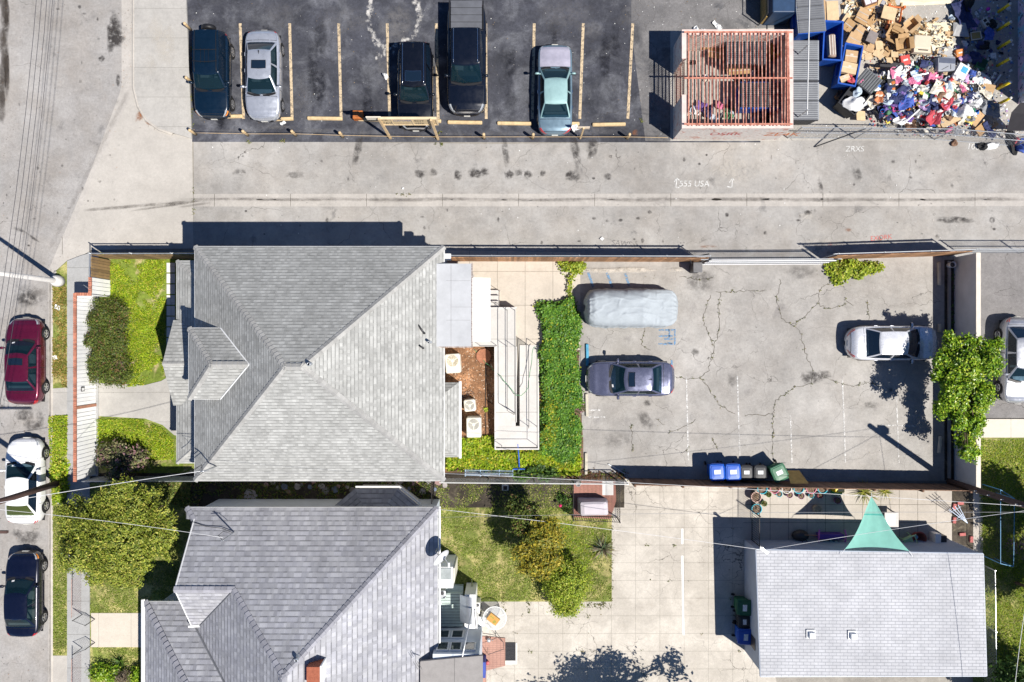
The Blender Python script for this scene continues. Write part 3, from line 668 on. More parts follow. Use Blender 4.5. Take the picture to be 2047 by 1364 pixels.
# ---------------------------------------------------------------- the southern house
h2 = thing('southern_house', 'single storey house with the blue grey shingled cross gable roof south of the corner house', 'house', (-9.5, -14, 0))
mb = MB(); mb.box((-9.6, -16, 1.55), (11.6, 15.4, 3.1)); mb.box((-15.9, -18, 1.45), (3.2, 10, 2.9)); wpart(mb, 'wall', SIDING, h2)
NE, AP, A, G1, G0, NW = (-3.59, -8.05, 3.2), (-9.67, -14.13, 7.88), (-12.58, -11.22, 5.65), (-15.25, -11.22, 5.65), (-15.25, -8.55, 3.585), (-15.75, -8.05, 3.2)
Bq, Cq, D, Rs = (-14.8, -13.46, 3.93), (-15.23, -13.46, 3.6), (-9.67, -19.0, 7.88), (-9.67, -24, 7.88)
mb = MB(); roofface(mb, (NE, NW, G0, G1, A, AP)); roofface(mb, (A, Bq, Cq, D, AP)); roofface(mb, (NE, AP, D, Rs, (-3.59, -24, 3.2)))
roofface(mb, (A, G1, (-15.18, -13.46, 3.93), Bq)); roofface(mb, (NW, G0, (-15.75, -8.6, 3.2)))
roofface(mb, ((-17.85, -12.67, 3), (-14.9, -12.67, 3), Cq, D, (-11.52, -19, 7.87))); roofface(mb, ((-17.85, -12.67, 3), (-11.52, -19, 7.87), (-17.85, -25.3, 3))); roofface(mb, ((-17.85, -25.3, 3), (-11.52, -19, 7.87), D, Rs))
roof2 = wpart(mb, 'roof', SH2, h2)
capset(((NE, AP), (A, AP), (NW, G0), (G1, A), (Rs, AP)), CAP2, roof2, h2, .15, .26); capset((((-17.85, -12.67, 3), (-11.52, -19, 7.87)),), CAP2, roof2, h2, .17, .27, .07)
mb = MB(); eaves(mb, [NE[:2], NW[:2]], 3.2); eaves(mb, [NE[:2], (-3.59, -24)], 3.2); eaves(mb, [(-17.85, -12.67), (-15, -12.67)], 3)
mb.tube([(-17.93, -12.55, 3.0), (-17.93, -25, 3.0)], .09, 8); mb.tube([(-3.5, -8.0, 3.18), (-3.5, -14.6, 3.18)], .05, 8); mb.box((-14.95, -13.5, 3.9), (.75, .1, .12), R(4)); mb.box((-15.2, -9.9, 4.55), (.05, 3.4, .16), rx=R(-37.6)); mb.box((-15.2, -12.34, 4.7), (.05, 2.8, .16), rx=R(37.6))
sub(mb, 'fascia', WHITE, roof2, h2)
mb = MB(); mb.tube([Vector(Cq)+Vector((0, 0, .03)), Vector(D)+Vector((0, 0, .03))], .05, 6); mb.tube([Vector(A)+Vector((.03, -.03, .03)), Vector(Bq)+Vector((.03, -.03, .03))], .035, 6); sub(mb, 'valley_flashing', mat('flashing_dark', (.16, .165, .18), .6), roof2, h2)
mb = MB()      # north bay with its own low roof
roofface(mb, ((-7.9, -7.42, 1.6), (-5.75, -7.42, 1.6), (-6.3, -8.3, 2.1), (-7.4, -8.3, 2.1))); roofface(mb, ((-7.9, -7.42, 1.6), (-8.95, -8.3, 1.6), (-7.4, -8.3, 2.1))); roofface(mb, ((-5.75, -7.42, 1.6), (-4.7, -8.3, 1.6), (-6.3, -8.3, 2.1)))
bay2 = wpart(mb, 'bay_roof', SH2, h2)
mb = MB(); mb.prism([(-7.8, -7.55), (-8.75, -8.3), (-4.85, -8.3), (-5.85, -7.55)], 0, 1.58); wpart(mb, 'bay_wall', WHITE, h2)
mb = MB(); mb.tube([(-7.9, -7.36, 1.56), (-5.7, -7.36, 1.56), (-4.62, -8.24, 1.56)], .05, 6); sub(mb, 'gutter', WHITE, bay2, h2)
mb = MB(); mb.box((-8.45, -14.25, 6.4), (.55, .8, 2.4)); ch = wpart(mb, 'chimney', mat('chimney_brick', (.36, .11, .06), .9, .35, 8, col2=(.28, .09, .05), bump=.4), h2)
mb = MB(); mb.box((-8.14, -14.25, 6.35), (.06, .85, 2.4)); sub(mb, 'chimney_flashing', WHITE, ch, h2)
pipe(h2, -9.15, -13.55, 7.3, 7.7, .075)
mb = MB()      # rear flat roofed addition
mb.prism([(-4.34, -15.15), (-4.34, -21), (-1.38, -21), (-1.38, -14.87)], 3.86, 4.0); ad = wpart(mb, 'flat_roof', mat('tar_paper', (.28, .265, .255), .95, .1, 3, fine=.12), h2)
mb = MB(); mb.box((-2.72, -17.5, 4.004), (.012, 5.2, .006)); sub(mb, 'roofing_seam', STEEL, ad, h2)
mb = MB(); mb.box((-2.66, -17.6, 1.93), (2.2, 5.5, 3.86)); aw = wpart(mb, 'addition_wall', SIDING, h2)
for x, w, z in ((-3.35, .5, 3.1), (-2.72, .5, 3.1), (-2.05, .5, 3.1), (-3.45, .55, 1.6), (-2.75, .55, 1.6)):
    mb = MB(); mb.box((x, -14.81, z), (w+.1, .06, .95)); wd = wpart(mb, 'window', WHITE, h2)
    mb = MB(); mb.box((x, -14.775, z), (w-.06, .02, .8)); sub(mb, 'pane', WINDOW, wd, h2)
mb = MB(); mb.box((-3.2, -13.9, .35), (1.3, 1.7, .7)); mb.box((-3.2, -12.95, .17), (1.3, .35, .34)); dk = wpart(mb, 'rear_step', mat('green_boards', (.42, .50, .47), .7, .1, 4), h2)
mb = MB()
for k in range(11): mb.box((-3.2, -13.1-.15*k, .705), (1.3, .015, .01))
sub(mb, 'board_gap', STEEL, dk, h2)
mb = MB(); mb.tube([(-2.1, -12.5, .1), (-2.0, -13.4, 2.5), (-2.35, -14.9, 4.05)], .035, 8); wpart(mb, 'conduit', GALV, h2, True)
# garden heater cupboard and curved awning on the rear wall of the southern house
t = thing('heater_cupboard', 'white wall cupboard with a glass topped lid on the rear wall above the back lawn', 'cupboard', (-3.3, -11.5, 0))
mb = MB(); mb.box((-3.3, -11.75, 1.1), (.75, 1.05, 2.2)); wpart(mb, 'cabinet', WHITE, t)
mb = MB(); mb.box((-3.33, -11.55, 2.23), (.62, .55, .05)); wpart(mb, 'lid', mat('dull_glass', (.35, .38, .38), .2), t)
mb = MB(); mb.box((-2.88, -11.62, 1.2), (.06, .7, 2.1)); wpart(mb, 'door', mat('cream_door', (.72, .69, .60), .6), t)
t = thing('garden_shed', 'narrow white shed with a curved grey metal roof at the back step', 'shed', (-2.15, -13.4, 0))
mb = MB(); mb.box((-2.1, -13.55, .95), (.55, 1.7, 1.9)); wpart(mb, 'shed_wall', WHITE, t)
mb = MB()
q = [[Vector((-2.62+.09*k, y, 1.72+.42*math.sin(min(1, k/6)*1.45))) for k in range(8)] for y in (-12.75, -13.2, -13.75, -14.1)]
mb.loft(q); wpart(mb, 'shed_roof', GALV, t, True)
mb = MB(); mb.box((-1.8, -13.9, 1.05), (.04, .95, 1.9), R(6)); wpart(mb, 'door', WHITE, t)

# ---------------------------------------------------------------- garage
g = thing('garage', 'low garage with a flat pale grey shingled roof beside the shade sail', 'garage', (17.6, -13.3, 0))
mb = MB(); mb.box((17.62, -13.35, 1.25), (10.8, 5.8, 2.5)); gw = wpart(mb, 'wall', SIDING, g)
mb = MB()
for k in range(16): mb.box((12.212, -13.35, .12+.15*k), (.012, 5.8, .03)); mb.box((17.62, -10.442, .12+.15*k), (10.8, .012, .03))
sub(mb, 'clapboard', mat('siding_edge', (.36, .40, .46), .7), gw, g)
mb = MB(); c = [P(1512, 1100, 2.62), P(1966, 1108, 2.62), P(1973, 1352, 2.72), P(1521, 1353, 2.72)]
roofface(mb, c); gr = wpart(mb, 'roof', SH3, g)
mb = MB()
for a, b in ((0, 1), (1, 2), (2, 3), (3, 0)): mb.tube([c[a]-Vector((0, 0, .06)), c[b]-Vector((0, 0, .06))], .05, 6)
mb.face([v-Vector((0, 0, .05)) for v in c]); sub(mb, 'fascia', mat('garage_trim', (.62, .68, .76), .6, .05), gr, g)
for x, y in ((1621, 1268), (1704, 1270)):
    p = P(x, y, 2.75); mb = MB(); mb.box(p+Vector((0, 0, -.02)), (.42, .42, .05)); v = sub(mb, 'roof_vent', WHITE, gr, g)
    mb = MB(); mb.box(p+Vector((.03, -.04, .08)), (.3, .3, .14), 0, 0, .86); sub(mb, 'vent_hood', WHITE, v, g)
mb = MB()
for k in range(6): mb.box((12.2, -15.05-.08*k, 1.4), (.03, .02, .75))
mb.box((12.195, -15.25, 1.4), (.012, .62, .85)); wpart(mb, 'window', STEEL, g)
mb = MB(); q = P(1527, 1100, 2.75); mb.box(q, (.5, .12, .06), R(-38)); mb.box(q+Vector((-.12, .1, .02)), (.14, .12, .14)); wpart(mb, 'service_bracket', GALV, g)

# ---------------------------------------------------------------- mural building at the far right of the dump yard
t = thing('mural_building', 'tall building wall covered in blue and pink graffiti at the edge of the dump yard', 'building', (32, 14, 0))
m_ = NT('graffiti_wall'); p_ = m_.pos()
c_ = m_.mix(m_.map(m_.noise(p_, .9, 2, .5, 1.), .45, .55), (.34, .56, .70), (.66, .50, .64)); c_ = m_.mix(m_.map(m_.noise(p_, 1.3, 3, .5, 2.), .56, .6), c_, (.42, .42, .44)); c_ = m_.mix(m_.map(m_.noise(p_, 3., 2, .5, 2.), .62, .64), c_, (.06, .07, .12))
m_.set(Base_Color=c_, Roughness=.85)
mb = MB(); mb.box((33.4, 23.7, 2.9), (13.6, 22.5, 5.8)); wpart(mb, 'wall', m_.m, t)
mb = MB(); mb.box((33.4, 23.7, 5.83), (13.9, 22.7, .06)); wpart(mb, 'roof', ROLL, t)
# ================================================================ vehicles
def paintm(name, col, metal=.35, rough=.28, coat=1.):
    t = NT(name); n = t.noise(t.obj(), 2.5, 4); 
    t.set(Base_Color=t.scale(col, t.map(n, .3, .7, .92, 1.08)), Metallic=metal, Roughness=t.map(t.noise(t.obj(), 5, 5), .3, .7, rough*.85, rough*1.25), Coat_Weight=coat, Coat_Roughness=.03); return t.m
def glassm(name, tint, op):
    t = NT(name); t.set(Base_Color=tint, Roughness=.04, Specular_IOR_Level=.9, Coat_Weight=.3)
    tr = t.n('BsdfTransparent'); t.put(tr.inputs[0], (tint[0]*1.5+.42, tint[1]*1.5+.5, tint[2]*1.5+.54))
    mx = t.n('MixShader'); t.put(mx.inputs[0], op); out = [n for n in t.t.nodes if n.type == 'OUTPUT_MATERIAL'][0]
    t.t.links.new(tr.outputs[0], mx.inputs[1]); t.t.links.new(t.b.outputs[0], mx.inputs[2]); t.t.links.new(mx.outputs[0], out.inputs[0]); return t.m
GL = glassm('tinted_glass', (.010, .036, .05), .36); GLD = glassm('dark_glass', (.008, .018, .035), .82)
TYRE = mat('tyre_rubber', (.012, .012, .013), .85, .2); RIM = mat('alloy_rim', (.62, .62, .63), .3, .06, metal=.8); INTR = mat('car_interior', (.028, .028, .030), .8, .2); SEAT = mat('seat_cloth', (.15, .152, .155), .9, .15); SEATL = mat('seat_cloth_tan', (.30, .27, .23), .9, .15)
BLK = mat('black_plastic', (.012, .012, .014), .5, .1); LAMP = mat('headlamp', (.34, .36, .38), .12, .05, spec=.8, coat=1); RED = mat('tail_lamp', (.50, .015, .02), .15, .1, coat=1); AMB = mat('amber_lamp', (.75, .25, .04), .15, .1, coat=1); CHROME = mat('chrome', (.75, .76, .78), .12, .04, metal=1); PLATE = mat('plate', (.75, .74, .68), .5)
def interp(tab, x):
    for (a, b) in zip(tab, tab[1:]):
        if x <= b[0]:
            t = (x-a[0])/(b[0]-a[0]); t = max(0, min(1, t)); t = t*t*(3-2*t) if abs(b[1]-a[1]) < .12 else t
            return a[1]+(b[1]-a[1])*t
    return tab[-1][1]
SEDAN = [(-.5, .46), (-.485, .74), (-.45, .93), (-.42, .985), (-.3, 1.0), (.2, .97), (.26, .96), (.4, .85), (.46, .74), (.488, .6), (.5, .42)]
OLDSED = [(-.5, .5), (-.49, .78), (-.47, .9), (-.43, .93), (-.3, .95), (.2, .93), (.27, .92), (.42, .83), (.475, .74), (.492, .6), (.5, .45)]
WAG = [(-.5, .6), (-.49, .9), (-.47, 1.05), (-.3, 1.08), (.2, 1.06), (.27, 1.05), (.42, .97), (.468, .86), (.49, .66), (.5, .5)]
PICK = [(-.5, .62), (-.495, .98), (-.48, 1.16), (-.25, 1.2), (.22, 1.18), (.27, 1.17), (.42, 1.1), (.47, .98), (.49, .7), (.5, .55)]
VF = ((.90, 0.), (.985, .18), (1., .5), (.985, .86), (.95, .97), (.86, 1.), (.5, 1.), (0., 1.))
class Car:
    def __init__(s, L, W, Hh, prof, pn=9., pm=2.4, gh=(.235, .07, -.23, -.36), tw=.70, zb=.24, bow=(.16, .07), rw=.9, crown=.05):
        s.L, s.W, s.H, s.prof, s.pn, s.pm, s.gh, s.tw, s.zb, s.bow, s.rw, s.crown = L, W, Hh, prof, pn, pm, gh, tw, zb, bow, rw, crown
    def B(s, x, v, side=1):
        u = min(.9995, abs(2*x/s.L)); w = s.W/2*(1-u**s.pn)**(1/s.pm); zt = interp(s.prof, x/s.L); k = min(len(VF)-2, int(v)); t = v-k
        fy = VF[k][0]*(1-t)+VF[k+1][0]*t; fz = VF[k][1]*(1-t)+VF[k+1][1]*t
        zs = zt-.05
        z = s.zb+(zs-s.zb)*fz if v < 5 else zs+(zt-zs)*min(1, (v-5)) + .018*max(0, v-6)
        return Vector((x, side*fy*w, z))
    def patch(s, x0, x1, v0, v1, side, off, nx=8, nv=6, mb=None, both=False):
        mb = mb or MB(); e = .01; rows = []
        vs = [v0+(v1-v0)*j/nv for j in range(nv+1)]
        for i in range(nx+1):
            x = x0+(x1-x0)*i/nx; row = []
            lst = [(v, side) for v in vs]
            if both: lst = [(v, 1) for v in vs]+[(v, -1) for v in reversed(vs[:-1] if v1 >= 7 else vs)]
            for v, sd in lst:
                p = s.B(x, v, sd); px_ = s.B(min(x+e, s.L*.4995), v, sd)-s.B(max(x-e, -s.L*.4995), v, sd)
                dv = s.B(x, min(v+.05, 7), sd)-s.B(x, max(v-.05, 0), sd); n = px_.cross(dv)*sd
                n = n.normalized() if n.length > 1e-9 else Vector((0, 0, 1))
                if n.z < 0 and v > 4: n = -n
                if v < 3.5 and n.y*sd < 0: n = -n
                row.append(p+n*off)
            rows.append(row)
        mb.loft(rows); return mb
    def ring(s, t):
        f0, f1, r1, r0 = [g*s.L for g in s.gh]; zb = interp(s.prof, .05)-.03; zt = s.H-s.crown
        tt = t; z = zb+(zt-zb)*(tt**.93); xf = f0+(f1-f0)*tt; xr = r0+(r1-r0)*tt
        w0 = s.W/2*s.rw; w1 = s.W/2*s.tw; w = w0+(w1-w0)*tt**1.15
        return xf, xr, w, z, s.bow[0]*(1-.35*t), s.bow[1]*(1-.3*t)
    FS = (-1, -.9, -.5, 0, .5, .9, 1); SR = (0, .05, .25, .47, .525, .75, .955, 1); TS = (0, .07, .3, .6, .9, 1.)
    def front(s, q, t, off=0): 
        xf, xr, w, z, bf, br = s.ring(t); return Vector((xf-bf*q*q+off, w*.97*q, z+off))
    def rear(s, q, t, off=0):
        xf, xr, w, z, bf, br = s.ring(t); return Vector((xr+br*q*q-off, w*.95*q, z+off))
    def side(s, r, t, sd, off=0):
        xf, xr, w, z, bf, br = s.ring(t); a = xf-bf; b = xr+br; x = a+(b-a)*r
        return Vector((x, sd*(w*(.97-.02*r+.03*math.sin(math.pi*r))+off), z))
def build_car(name, label, px, py, rot, c, paint, cat='car', group=None, z0=0., seat=SEAT, opts=(), glass=None, rimm=RIM, roofm=None, split=None, rear_glass=None, hoodm=None):
    p = P(px, py, 0); t = thing(name, label, cat, (p.x, p.y, z0), R(rot), group); L = c.L; gl = glass or GL
    # body shell
    mb = MB(); st = [-.4995, -.497, -.49, -.48, -.465, -.45, -.43, -.40, -.36, -.3, -.22, -.14, -.06, .02, .1, .18, .235, .28, .33, .38, .42, .445, .46, .475, .485, .492, .497, .4995]
    g0, g1 = c.gh[3], c.gh[0]
    nv = len(VF)
    rows = [[c.B(x*L, v, 1) for v in range(nv)]+[c.B(x*L, v, -1) for v in range(nv-2, -1, -1)] for x in st]
    for i in range(len(st)-1):
        for j in range(2*nv-2):
            q = [rows[i][j], rows[i][j+1], rows[i+1][j+1], rows[i+1][j]]; jj = j if j < nv-1 else 2*nv-3-j
            if st[i] >= g0+.02 and st[i+1] <= g1-.02 and jj >= 5: continue
            mb.add(q, [(0, 3, 2, 1)])
    # weld for smooth shading
    body = mb.build('body', paint, t, True); bm = bmesh.new(); bm.from_mesh(body.data); bmesh.ops.remove_doubles(bm, verts=bm.verts, dist=.0005); bmesh.ops.recalc_face_normals(bm, faces=bm.faces); bm.to_mesh(body.data); bm.free()
    mb = MB(); mb.box((0, 0, c.zb+.02), (L*.93, c.W*.86, .05)); mb.build('underbody', BLK, body)
    # cabin: pillars and roof, with openings for the glass
    mb = MB(); TS, FS, SR = c.TS, c.FS, c.SR
    for i in range(len(TS)-1):
        a, b = TS[i], TS[i+1]; win = 1 <= i <= 3
        for j in range(len(FS)-1):
            if win and 1 <= j <= len(FS)-3: continue
            mb.add([c.front(FS[j], a), c.front(FS[j+1], a), c.front(FS[j+1], b), c.front(FS[j], b)], [(0, 1, 2, 3)]); mb.add([c.rear(FS[j], a), c.rear(FS[j+1], a), c.rear(FS[j+1], b), c.rear(FS[j], b)], [(3, 2, 1, 0)])
        for sd in (1, -1):
            for j in range(len(SR)-1):
                if win and j in (1, 2, 4, 5): continue
                q = [c.side(SR[j], a, sd), c.side(SR[j+1], a, sd), c.side(SR[j+1], b, sd), c.side(SR[j], b, sd)]
                mb.add(q, [(0, 1, 2, 3) if sd < 0 else (3, 2, 1, 0)])
    # roof skin
    fr = [c.front(q, 1) for q in (-1, -.9, -.6, -.3, 0, .3, .6, .9, 1)]; rr = [c.rear(q, 1) for q in (-1, -.9, -.6, -.3, 0, .3, .6, .9, 1)]
    cols = []
    for k in range(9):
        u = (0, .04, .14, .3, .5, .7, .86, .96, 1)[k]; row = []
        for j in range(9):
            q = (-1, -.9, -.6, -.3, 0, .3, .6, .9, 1)[j]; pnt = fr[j].lerp(rr[j], u)
            sy = c.side(u, 1, 1 if q > 0 else -1).y if abs(q) == 1 else pnt.y
            bulge = (1-q**4)*(1-(2*u-1)**6)*c.crown
            row.append(Vector((pnt.x, sy if abs(q) == 1 else pnt.y, pnt.z+bulge)))
        cols.append(row)
    mb.loft(cols)
    rf = mb.build('roof', roofm or paint, t, True); bm = bmesh.new(); bm.from_mesh(rf.data); bmesh.ops.remove_doubles(bm, verts=bm.verts, dist=.004); bmesh.ops.recalc_face_normals(bm, faces=bm.faces); bm.to_mesh(rf.data); bm.free()
    def roofpt(u, q, off=.006):
        a, b = c.front(q, 1), c.rear(q, 1); pt = a.lerp(b, u); return pt+Vector((0, 0, (1-q**4)*(1-(2*u-1)**6)*c.crown+off))
    # glass
    fs = [-.93+1.86*j/8 for j in range(9)]; ts = [.05+.87*i/5 for i in range(6)]
    mb = MB(); mb.loft([[c.front(q, tt, .007) for q in fs] for tt in ts]); mb.build('windshield', gl, t, True)
    mb = MB(); mb.loft([[c.rear(q, tt, .007) for q in fs] for tt in ts]); mb.build('rear_window', rear_glass or gl, t, True)
    for sd in (1, -1):
        for a, b in ((.045, .475), (.52, .96)):
            mb = MB(); mb.loft([[c.side(a+(b-a)*j/5, tt, sd, .005) for j in range(6)] for tt in ts]); mb.build('side_window', GLD if 'dark' in opts else gl, t, True)
    # seats and dash behind the glass
    f0, f1, r1, r0 = [g*L for g in c.gh]; zb = interp(c.prof, .05)
    mb = MB(); mb.box(((f0+r0)/2, 0, zb-.42), (f0-r0-.1, c.W*.84, .04)); mb.build('cabin_floor', INTR, t)
    mb = MB(); mb.box((f0-.38, 0, zb-.08), (.55, c.W*.78, .12)); mb.build('dashboard', INTR, t)
    for sd in (1, -1):
        mb = MB(); x = f1-.45; mb.rbox((x+.2, sd*c.W*.2, zb-.28), (.5, .46, .24), .05); mb.box((x-.16, sd*c.W*.2, zb-.06), (.13, .44, .5), 0, 0, .85, 0, R(-12)); mb.rbox((x-.22, sd*c.W*.2, zb+.24), (.1, .24, .15), .03); mb.build('seat', seat, t, False)
    mb = MB(); x = (f1-.45)*.35+(r0)*.65; mb.rbox((x+.15, 0, zb-.28), (.5, c.W*.7, .22), .05); mb.box((x-.2, 0, zb-.1), (.14, c.W*.68, .44), 0, 0, .92, 0, R(-14)); mb.build('rear_seat', seat, t)
    mb = MB(); mb.lathe([(.16, -.012), (.185, 0), (.16, .012)], (f0-.75, c.W*.2, zb+.02), 16, 0, Euler((0, R(-65), 0)).to_matrix(), False); mb.build('steering_wheel', BLK, t)
    # panels
    hx0 = g1*L+.0; hx1 = L*(.462 if c.prof is not PICK else .47)
    mb = c.patch(hx0+.05, hx1, 4.7, 7, 1, .0025, 14, 6, both=True); sm = mb.build('hood_seam', BLK, body)
    mb = c.patch(hx0+.07, hx1-.02, 4.82, 7, 1, .006, 14, 6, both=True); mb.build('hood', hoodm or paint, t, True)
    mb = MB(); mb.loft([[c.front(q, .03, .004)+Vector((dx_, 0, dz_)) for q in fs] for dx_, dz_ in ((.0, .012), (.06, .008), (.11, .006))]); cw = mb.build('cowl', BLK, t)
    mb = MB()
    for q0, q1 in ((-.85, -.05), (.0, .75)): mb.tube([c.front(q0, .08, .02), c.front((q0+q1)/2, .06, .02), c.front(q1, .03, .02)], .012, 5)
    mb.build('wiper', BLK, t)
    if 'noboot' not in opts:
        bx = g0*L-.03; mb = c.patch(-L*.478, bx, 4.7, 7, 1, .0025, 8, 6, both=True); mb.build('boot_seam', BLK, body)
        mb = c.patch(-L*.474, bx-.02, 4.82, 7, 1, .006, 8, 6, both=True); mb.build('boot_lid', paint, t, True)
    ax = (L*.315, -L*.295); wr = .33 if c.H < 1.6 else (.37 if c.H < 1.8 else .40)
    for sd in (1, -1):
        dl = c.gh[0]*L*.72; dm_ = (c.gh[1]+c.gh[2])/2*L-.03; dr_ = ax[1]+wr*.7
        for a, b in ((dm_+.012, dl), (dr_, dm_-.012)):
            mb = c.patch(a-.015, b+.015, .9, 4.05, sd, .002, 6, 6); mb.build('door_seam', BLK, body)
            mb = c.patch(a, b, 1., 4., sd, .006, 6, 6); d = mb.build('door', paint, t, True)
            hp = c.B(a+.16, 3.1, sd); mb = MB(); mb.rbox(hp+Vector((0, sd*.02, 0)), (.18, .035, .03), .008); mb.build('handle', CHROME if 'chrome' in opts else paint, d)
        for x in ax:
            wy = c.W/2-.1; mt = Euler((R(90), 0, 0)).to_matrix()
            mb = MB(); mb.lathe([(wr*.62, -.11), (wr*.93, -.115), (wr, -.08), (wr, .08), (wr*.93, .115), (wr*.62, .11)], (x, sd*wy, wr), 24, 0, mt); w = mb.build('wheel', TYRE, t, True)
            mb = MB(); mo = Euler((R(-90*sd), 0, 0)).to_matrix(); mb.lathe([(wr*.62, .112), (wr*.58, .122), (wr*.5, .1), (.06, .104), (.05, .12), (.001, .12)], (x, sd*wy, wr), 20, 0, mo, False)
            for k in range(5):
                a = k*2*math.pi/5; v = mo @ Vector((math.cos(a)*wr*.33, math.sin(a)*wr*.33, .112)); mb.box(Vector((x, sd*wy, wr))+v, (wr*.5, .02, .06), 0, ry=-a*(1 if sd < 0 else -1))
            mb.build('rim', rimm, w, False)
            mb = MB()   # dark wheel arch lip
            pts = [Vector((x+(wr+.05)*math.cos(a), sd*(c.W/2-.004), wr+(wr+.05)*math.sin(a))) for a in [math.pi*k/12 for k in range(13)]]
            ins = [Vector((x+wr*.5*math.cos(a), sd*(c.W/2-.006), wr+wr*.5*math.sin(a))) for a in [math.pi*k/12 for k in range(13)]]
            mb.loft([pts, ins]); mb.build('wheel_arch', BLK, body)
        mp = c.side(.0, .10, sd); mb = MB(); mb.ball(mp+Vector((-.16, sd*.17, .07)), (.075, .13, .075), 10); mb.box(mp+Vector((-.16, sd*.03, .03)), (.07, .12, .03)); mr = mb.build('mirror', roofm or paint, t, True)
        mb = MB(); mb.box(mp+Vector((-.225, sd*.17, .07)), (.012, .2, .1)); mb.build('mirror_glass', WINDOW, mr)
        # lamps
        u0, u1 = (.42, .482) if 'biglamp' in opts else (.44, .485)
        mb = c.patch(L*u0, L*u1, 3.3, 5.05, sd, .008, 6, 6); mb.build('headlight', LAMP, t, True)
        if 'amber' in opts: mb = c.patch(L*.425, L*.472, 2.8, 4.25, sd, .011, 4, 3); mb.build('indicator', AMB, t, True)
        u0, u1 = (-.492, -.44)
        mb = c.patch(L*u0, L*u1, 2.8, 4.9, sd, .008, 5, 5); mb.build('taillight', RED, t, True)
        if 'rails' in opts:
            mb = MB(); sgn = [roofpt(u, sd*.86, .02+.03*min(1, u*8, (1-u)*8)) for u in [k/12 for k in range(13)]]; mb.tube(sgn, .016, 6); mb.build('roof_rail', CHROME if 'chromerails' in opts else BLK, t, True)
    mb = c.patch(L*.488, L*.4985, 1.4, 3.4, 1, .008, 3, 5, both=True); mb.build('grille', BLK, t)
    mb = MB(); fx = c.B(L*.4993, 2, 1).x; mb.box((fx+.012, 0, .5), (.015, .32, .14)); mb.build('licence_plate', PLATE, t)
    mb = MB(); mb.box((-fx-.008, 0, .48), (.015, .32, .14)); mb.build('licence_plate', PLATE, t)
    if 'chromenose' in opts:
        mb = c.patch(L*.478, L*.487, 4.2, 7, 1, .01, 2, 5, both=True); mb.build('grille_bar', CHROME, t, True)
    if 'sunroof' in opts:
        u0, u1 = split or (.1, .36); mb = MB(); mb.loft([[roofpt(u0+(u1-u0)*i/4, q*.62, .008) for q in (-1, -.5, 0, .5, 1)] for i in range(5)]); sr = mb.build('sunroof', GLD, t, True)
        e = [roofpt(u, q, .012) for u, q in ((u0, -.64), (u0, 0), (u0, .64), ((u0+u1)/2, .64), (u1, .64), (u1, 0), (u1, -.64), ((u0+u1)/2, -.64), (u0, -.64))]; mb = MB(); mb.tube(e, .01, 5); mb.build('sunroof_rim', BLK if 'chromerails' not in opts else CHROME, sr)
    if 'fin' in opts:
        mb = MB(); q = roofpt(.9, 0, .0); mb.loft([[q+Vector((-.1, -.03, 0)), q+Vector((-.1, .03, 0)), q+Vector((.1, .006, 0)), q+Vector((.1, -.006, 0))], [q+Vector((-.1, -.008, .07)), q+Vector((-.1, .008, .07)), q+Vector((-.05, .004, .06)), q+Vector((-.05, -.004, .06))]], True, cap1=True); mb.build('antenna', BLK, t)
    if 'rack' in opts:
        for u in (.25, .52):
            mb = MB(); mb.tube([roofpt(u, q, .09) for q in (-.95, -.4, 0, .4, .95)], .018, 6); mb.build('rack_bar', BLK, t)
        mb = MB()
        for q in (-.3, .0, .3): mb.tube([roofpt(u, q, .075) for u in (.22, .4, .55)], .008, 5)
        mb.build('rack_slat', BLK, t)
    if 'spare' in opts:
        mb = MB(); mb.lathe([(.1, -.1), (.33, -.11), (.36, -.06), (.36, .06), (.33, .1), (.05, .11)], (-L/2-.1, -.1, .95), 20, 0, Euler((0, R(-90), 0)).to_matrix()); mb.build('spare_wheel', BLK, t, True)
    if 'tag' in opts:
        a = c.front(.55, .1, .016); mb = MB(); mb.face([a, c.front(.36, .1, .016), c.front(.36, .2, .016), c.front(.55, .2, .016)]); mb.build('permit', WHITE, t)
    if 'cover' in opts:   # folding bed cover in four panels
        x0, x1 = -L*.488, c.gh[3]*L-.05; mb = MB(); zc = interp(c.prof, -.3)
        for k in range(4):
            a = x0+(x1-x0)*k/4; b = x0+(x1-x0)*(k+1)/4; mb.rbox(((a+b)/2, 0, zc+.025), (b-a-.02, c.W*.80, .05), .015)
        mb.build('bed_cover', mat('bed_cover_vinyl', (.10, .105, .12), .6, .15, 3), t)
        mb = MB()
        for sd in (1, -1): mb.box(((x0+x1)/2, sd*c.W*.43, zc+.02), (x1-x0, .07, .05))
        mb.build('bed_rail', BLK, t)
    return t
sed = dict(prof=SEDAN, gh=(.24, .085, -.215, -.345), tw=.66)
build_car('suv', 'dark teal SUV with roof rack bars and a rear spare wheel', 436, 160, -90, Car(4.45, 1.80, 1.68, WAG, 12, 2.6, (.205, .055, -.445, -.478), .74, .3, (.14, .05), .9), paintm('teal_black_paint', (.002, .012, .028), .2), opts=('rack', 'spare', 'rails', 'dark', 'noboot', 'amber', 'biglamp'))
build_car('sedan', 'silver sedan with a sunroof beside the dark teal SUV', 535, 159, -90, Car(4.72, 1.80, 1.44, **sed), paintm('silver_paint', (.50, .525, .58), .55, .3), opts=('sunroof', 'fin'), rear_glass=GLD, split=(.32, .62))
build_car('crossover', 'black crossover with chrome roof rails behind the long wooden parking sign', 834, 181, -90, Car(4.55, 1.80, 1.66, WAG, 8, 2.3, (.215, .07, -.42, -.47), .72, .3, (.14, .06), .9), paintm('black_paint', (.003, .004, .008), .15), opts=('rails', 'chromerails', 'sunroof', 'dark', 'noboot', 'chromenose', 'fin'), split=(.1, .33))
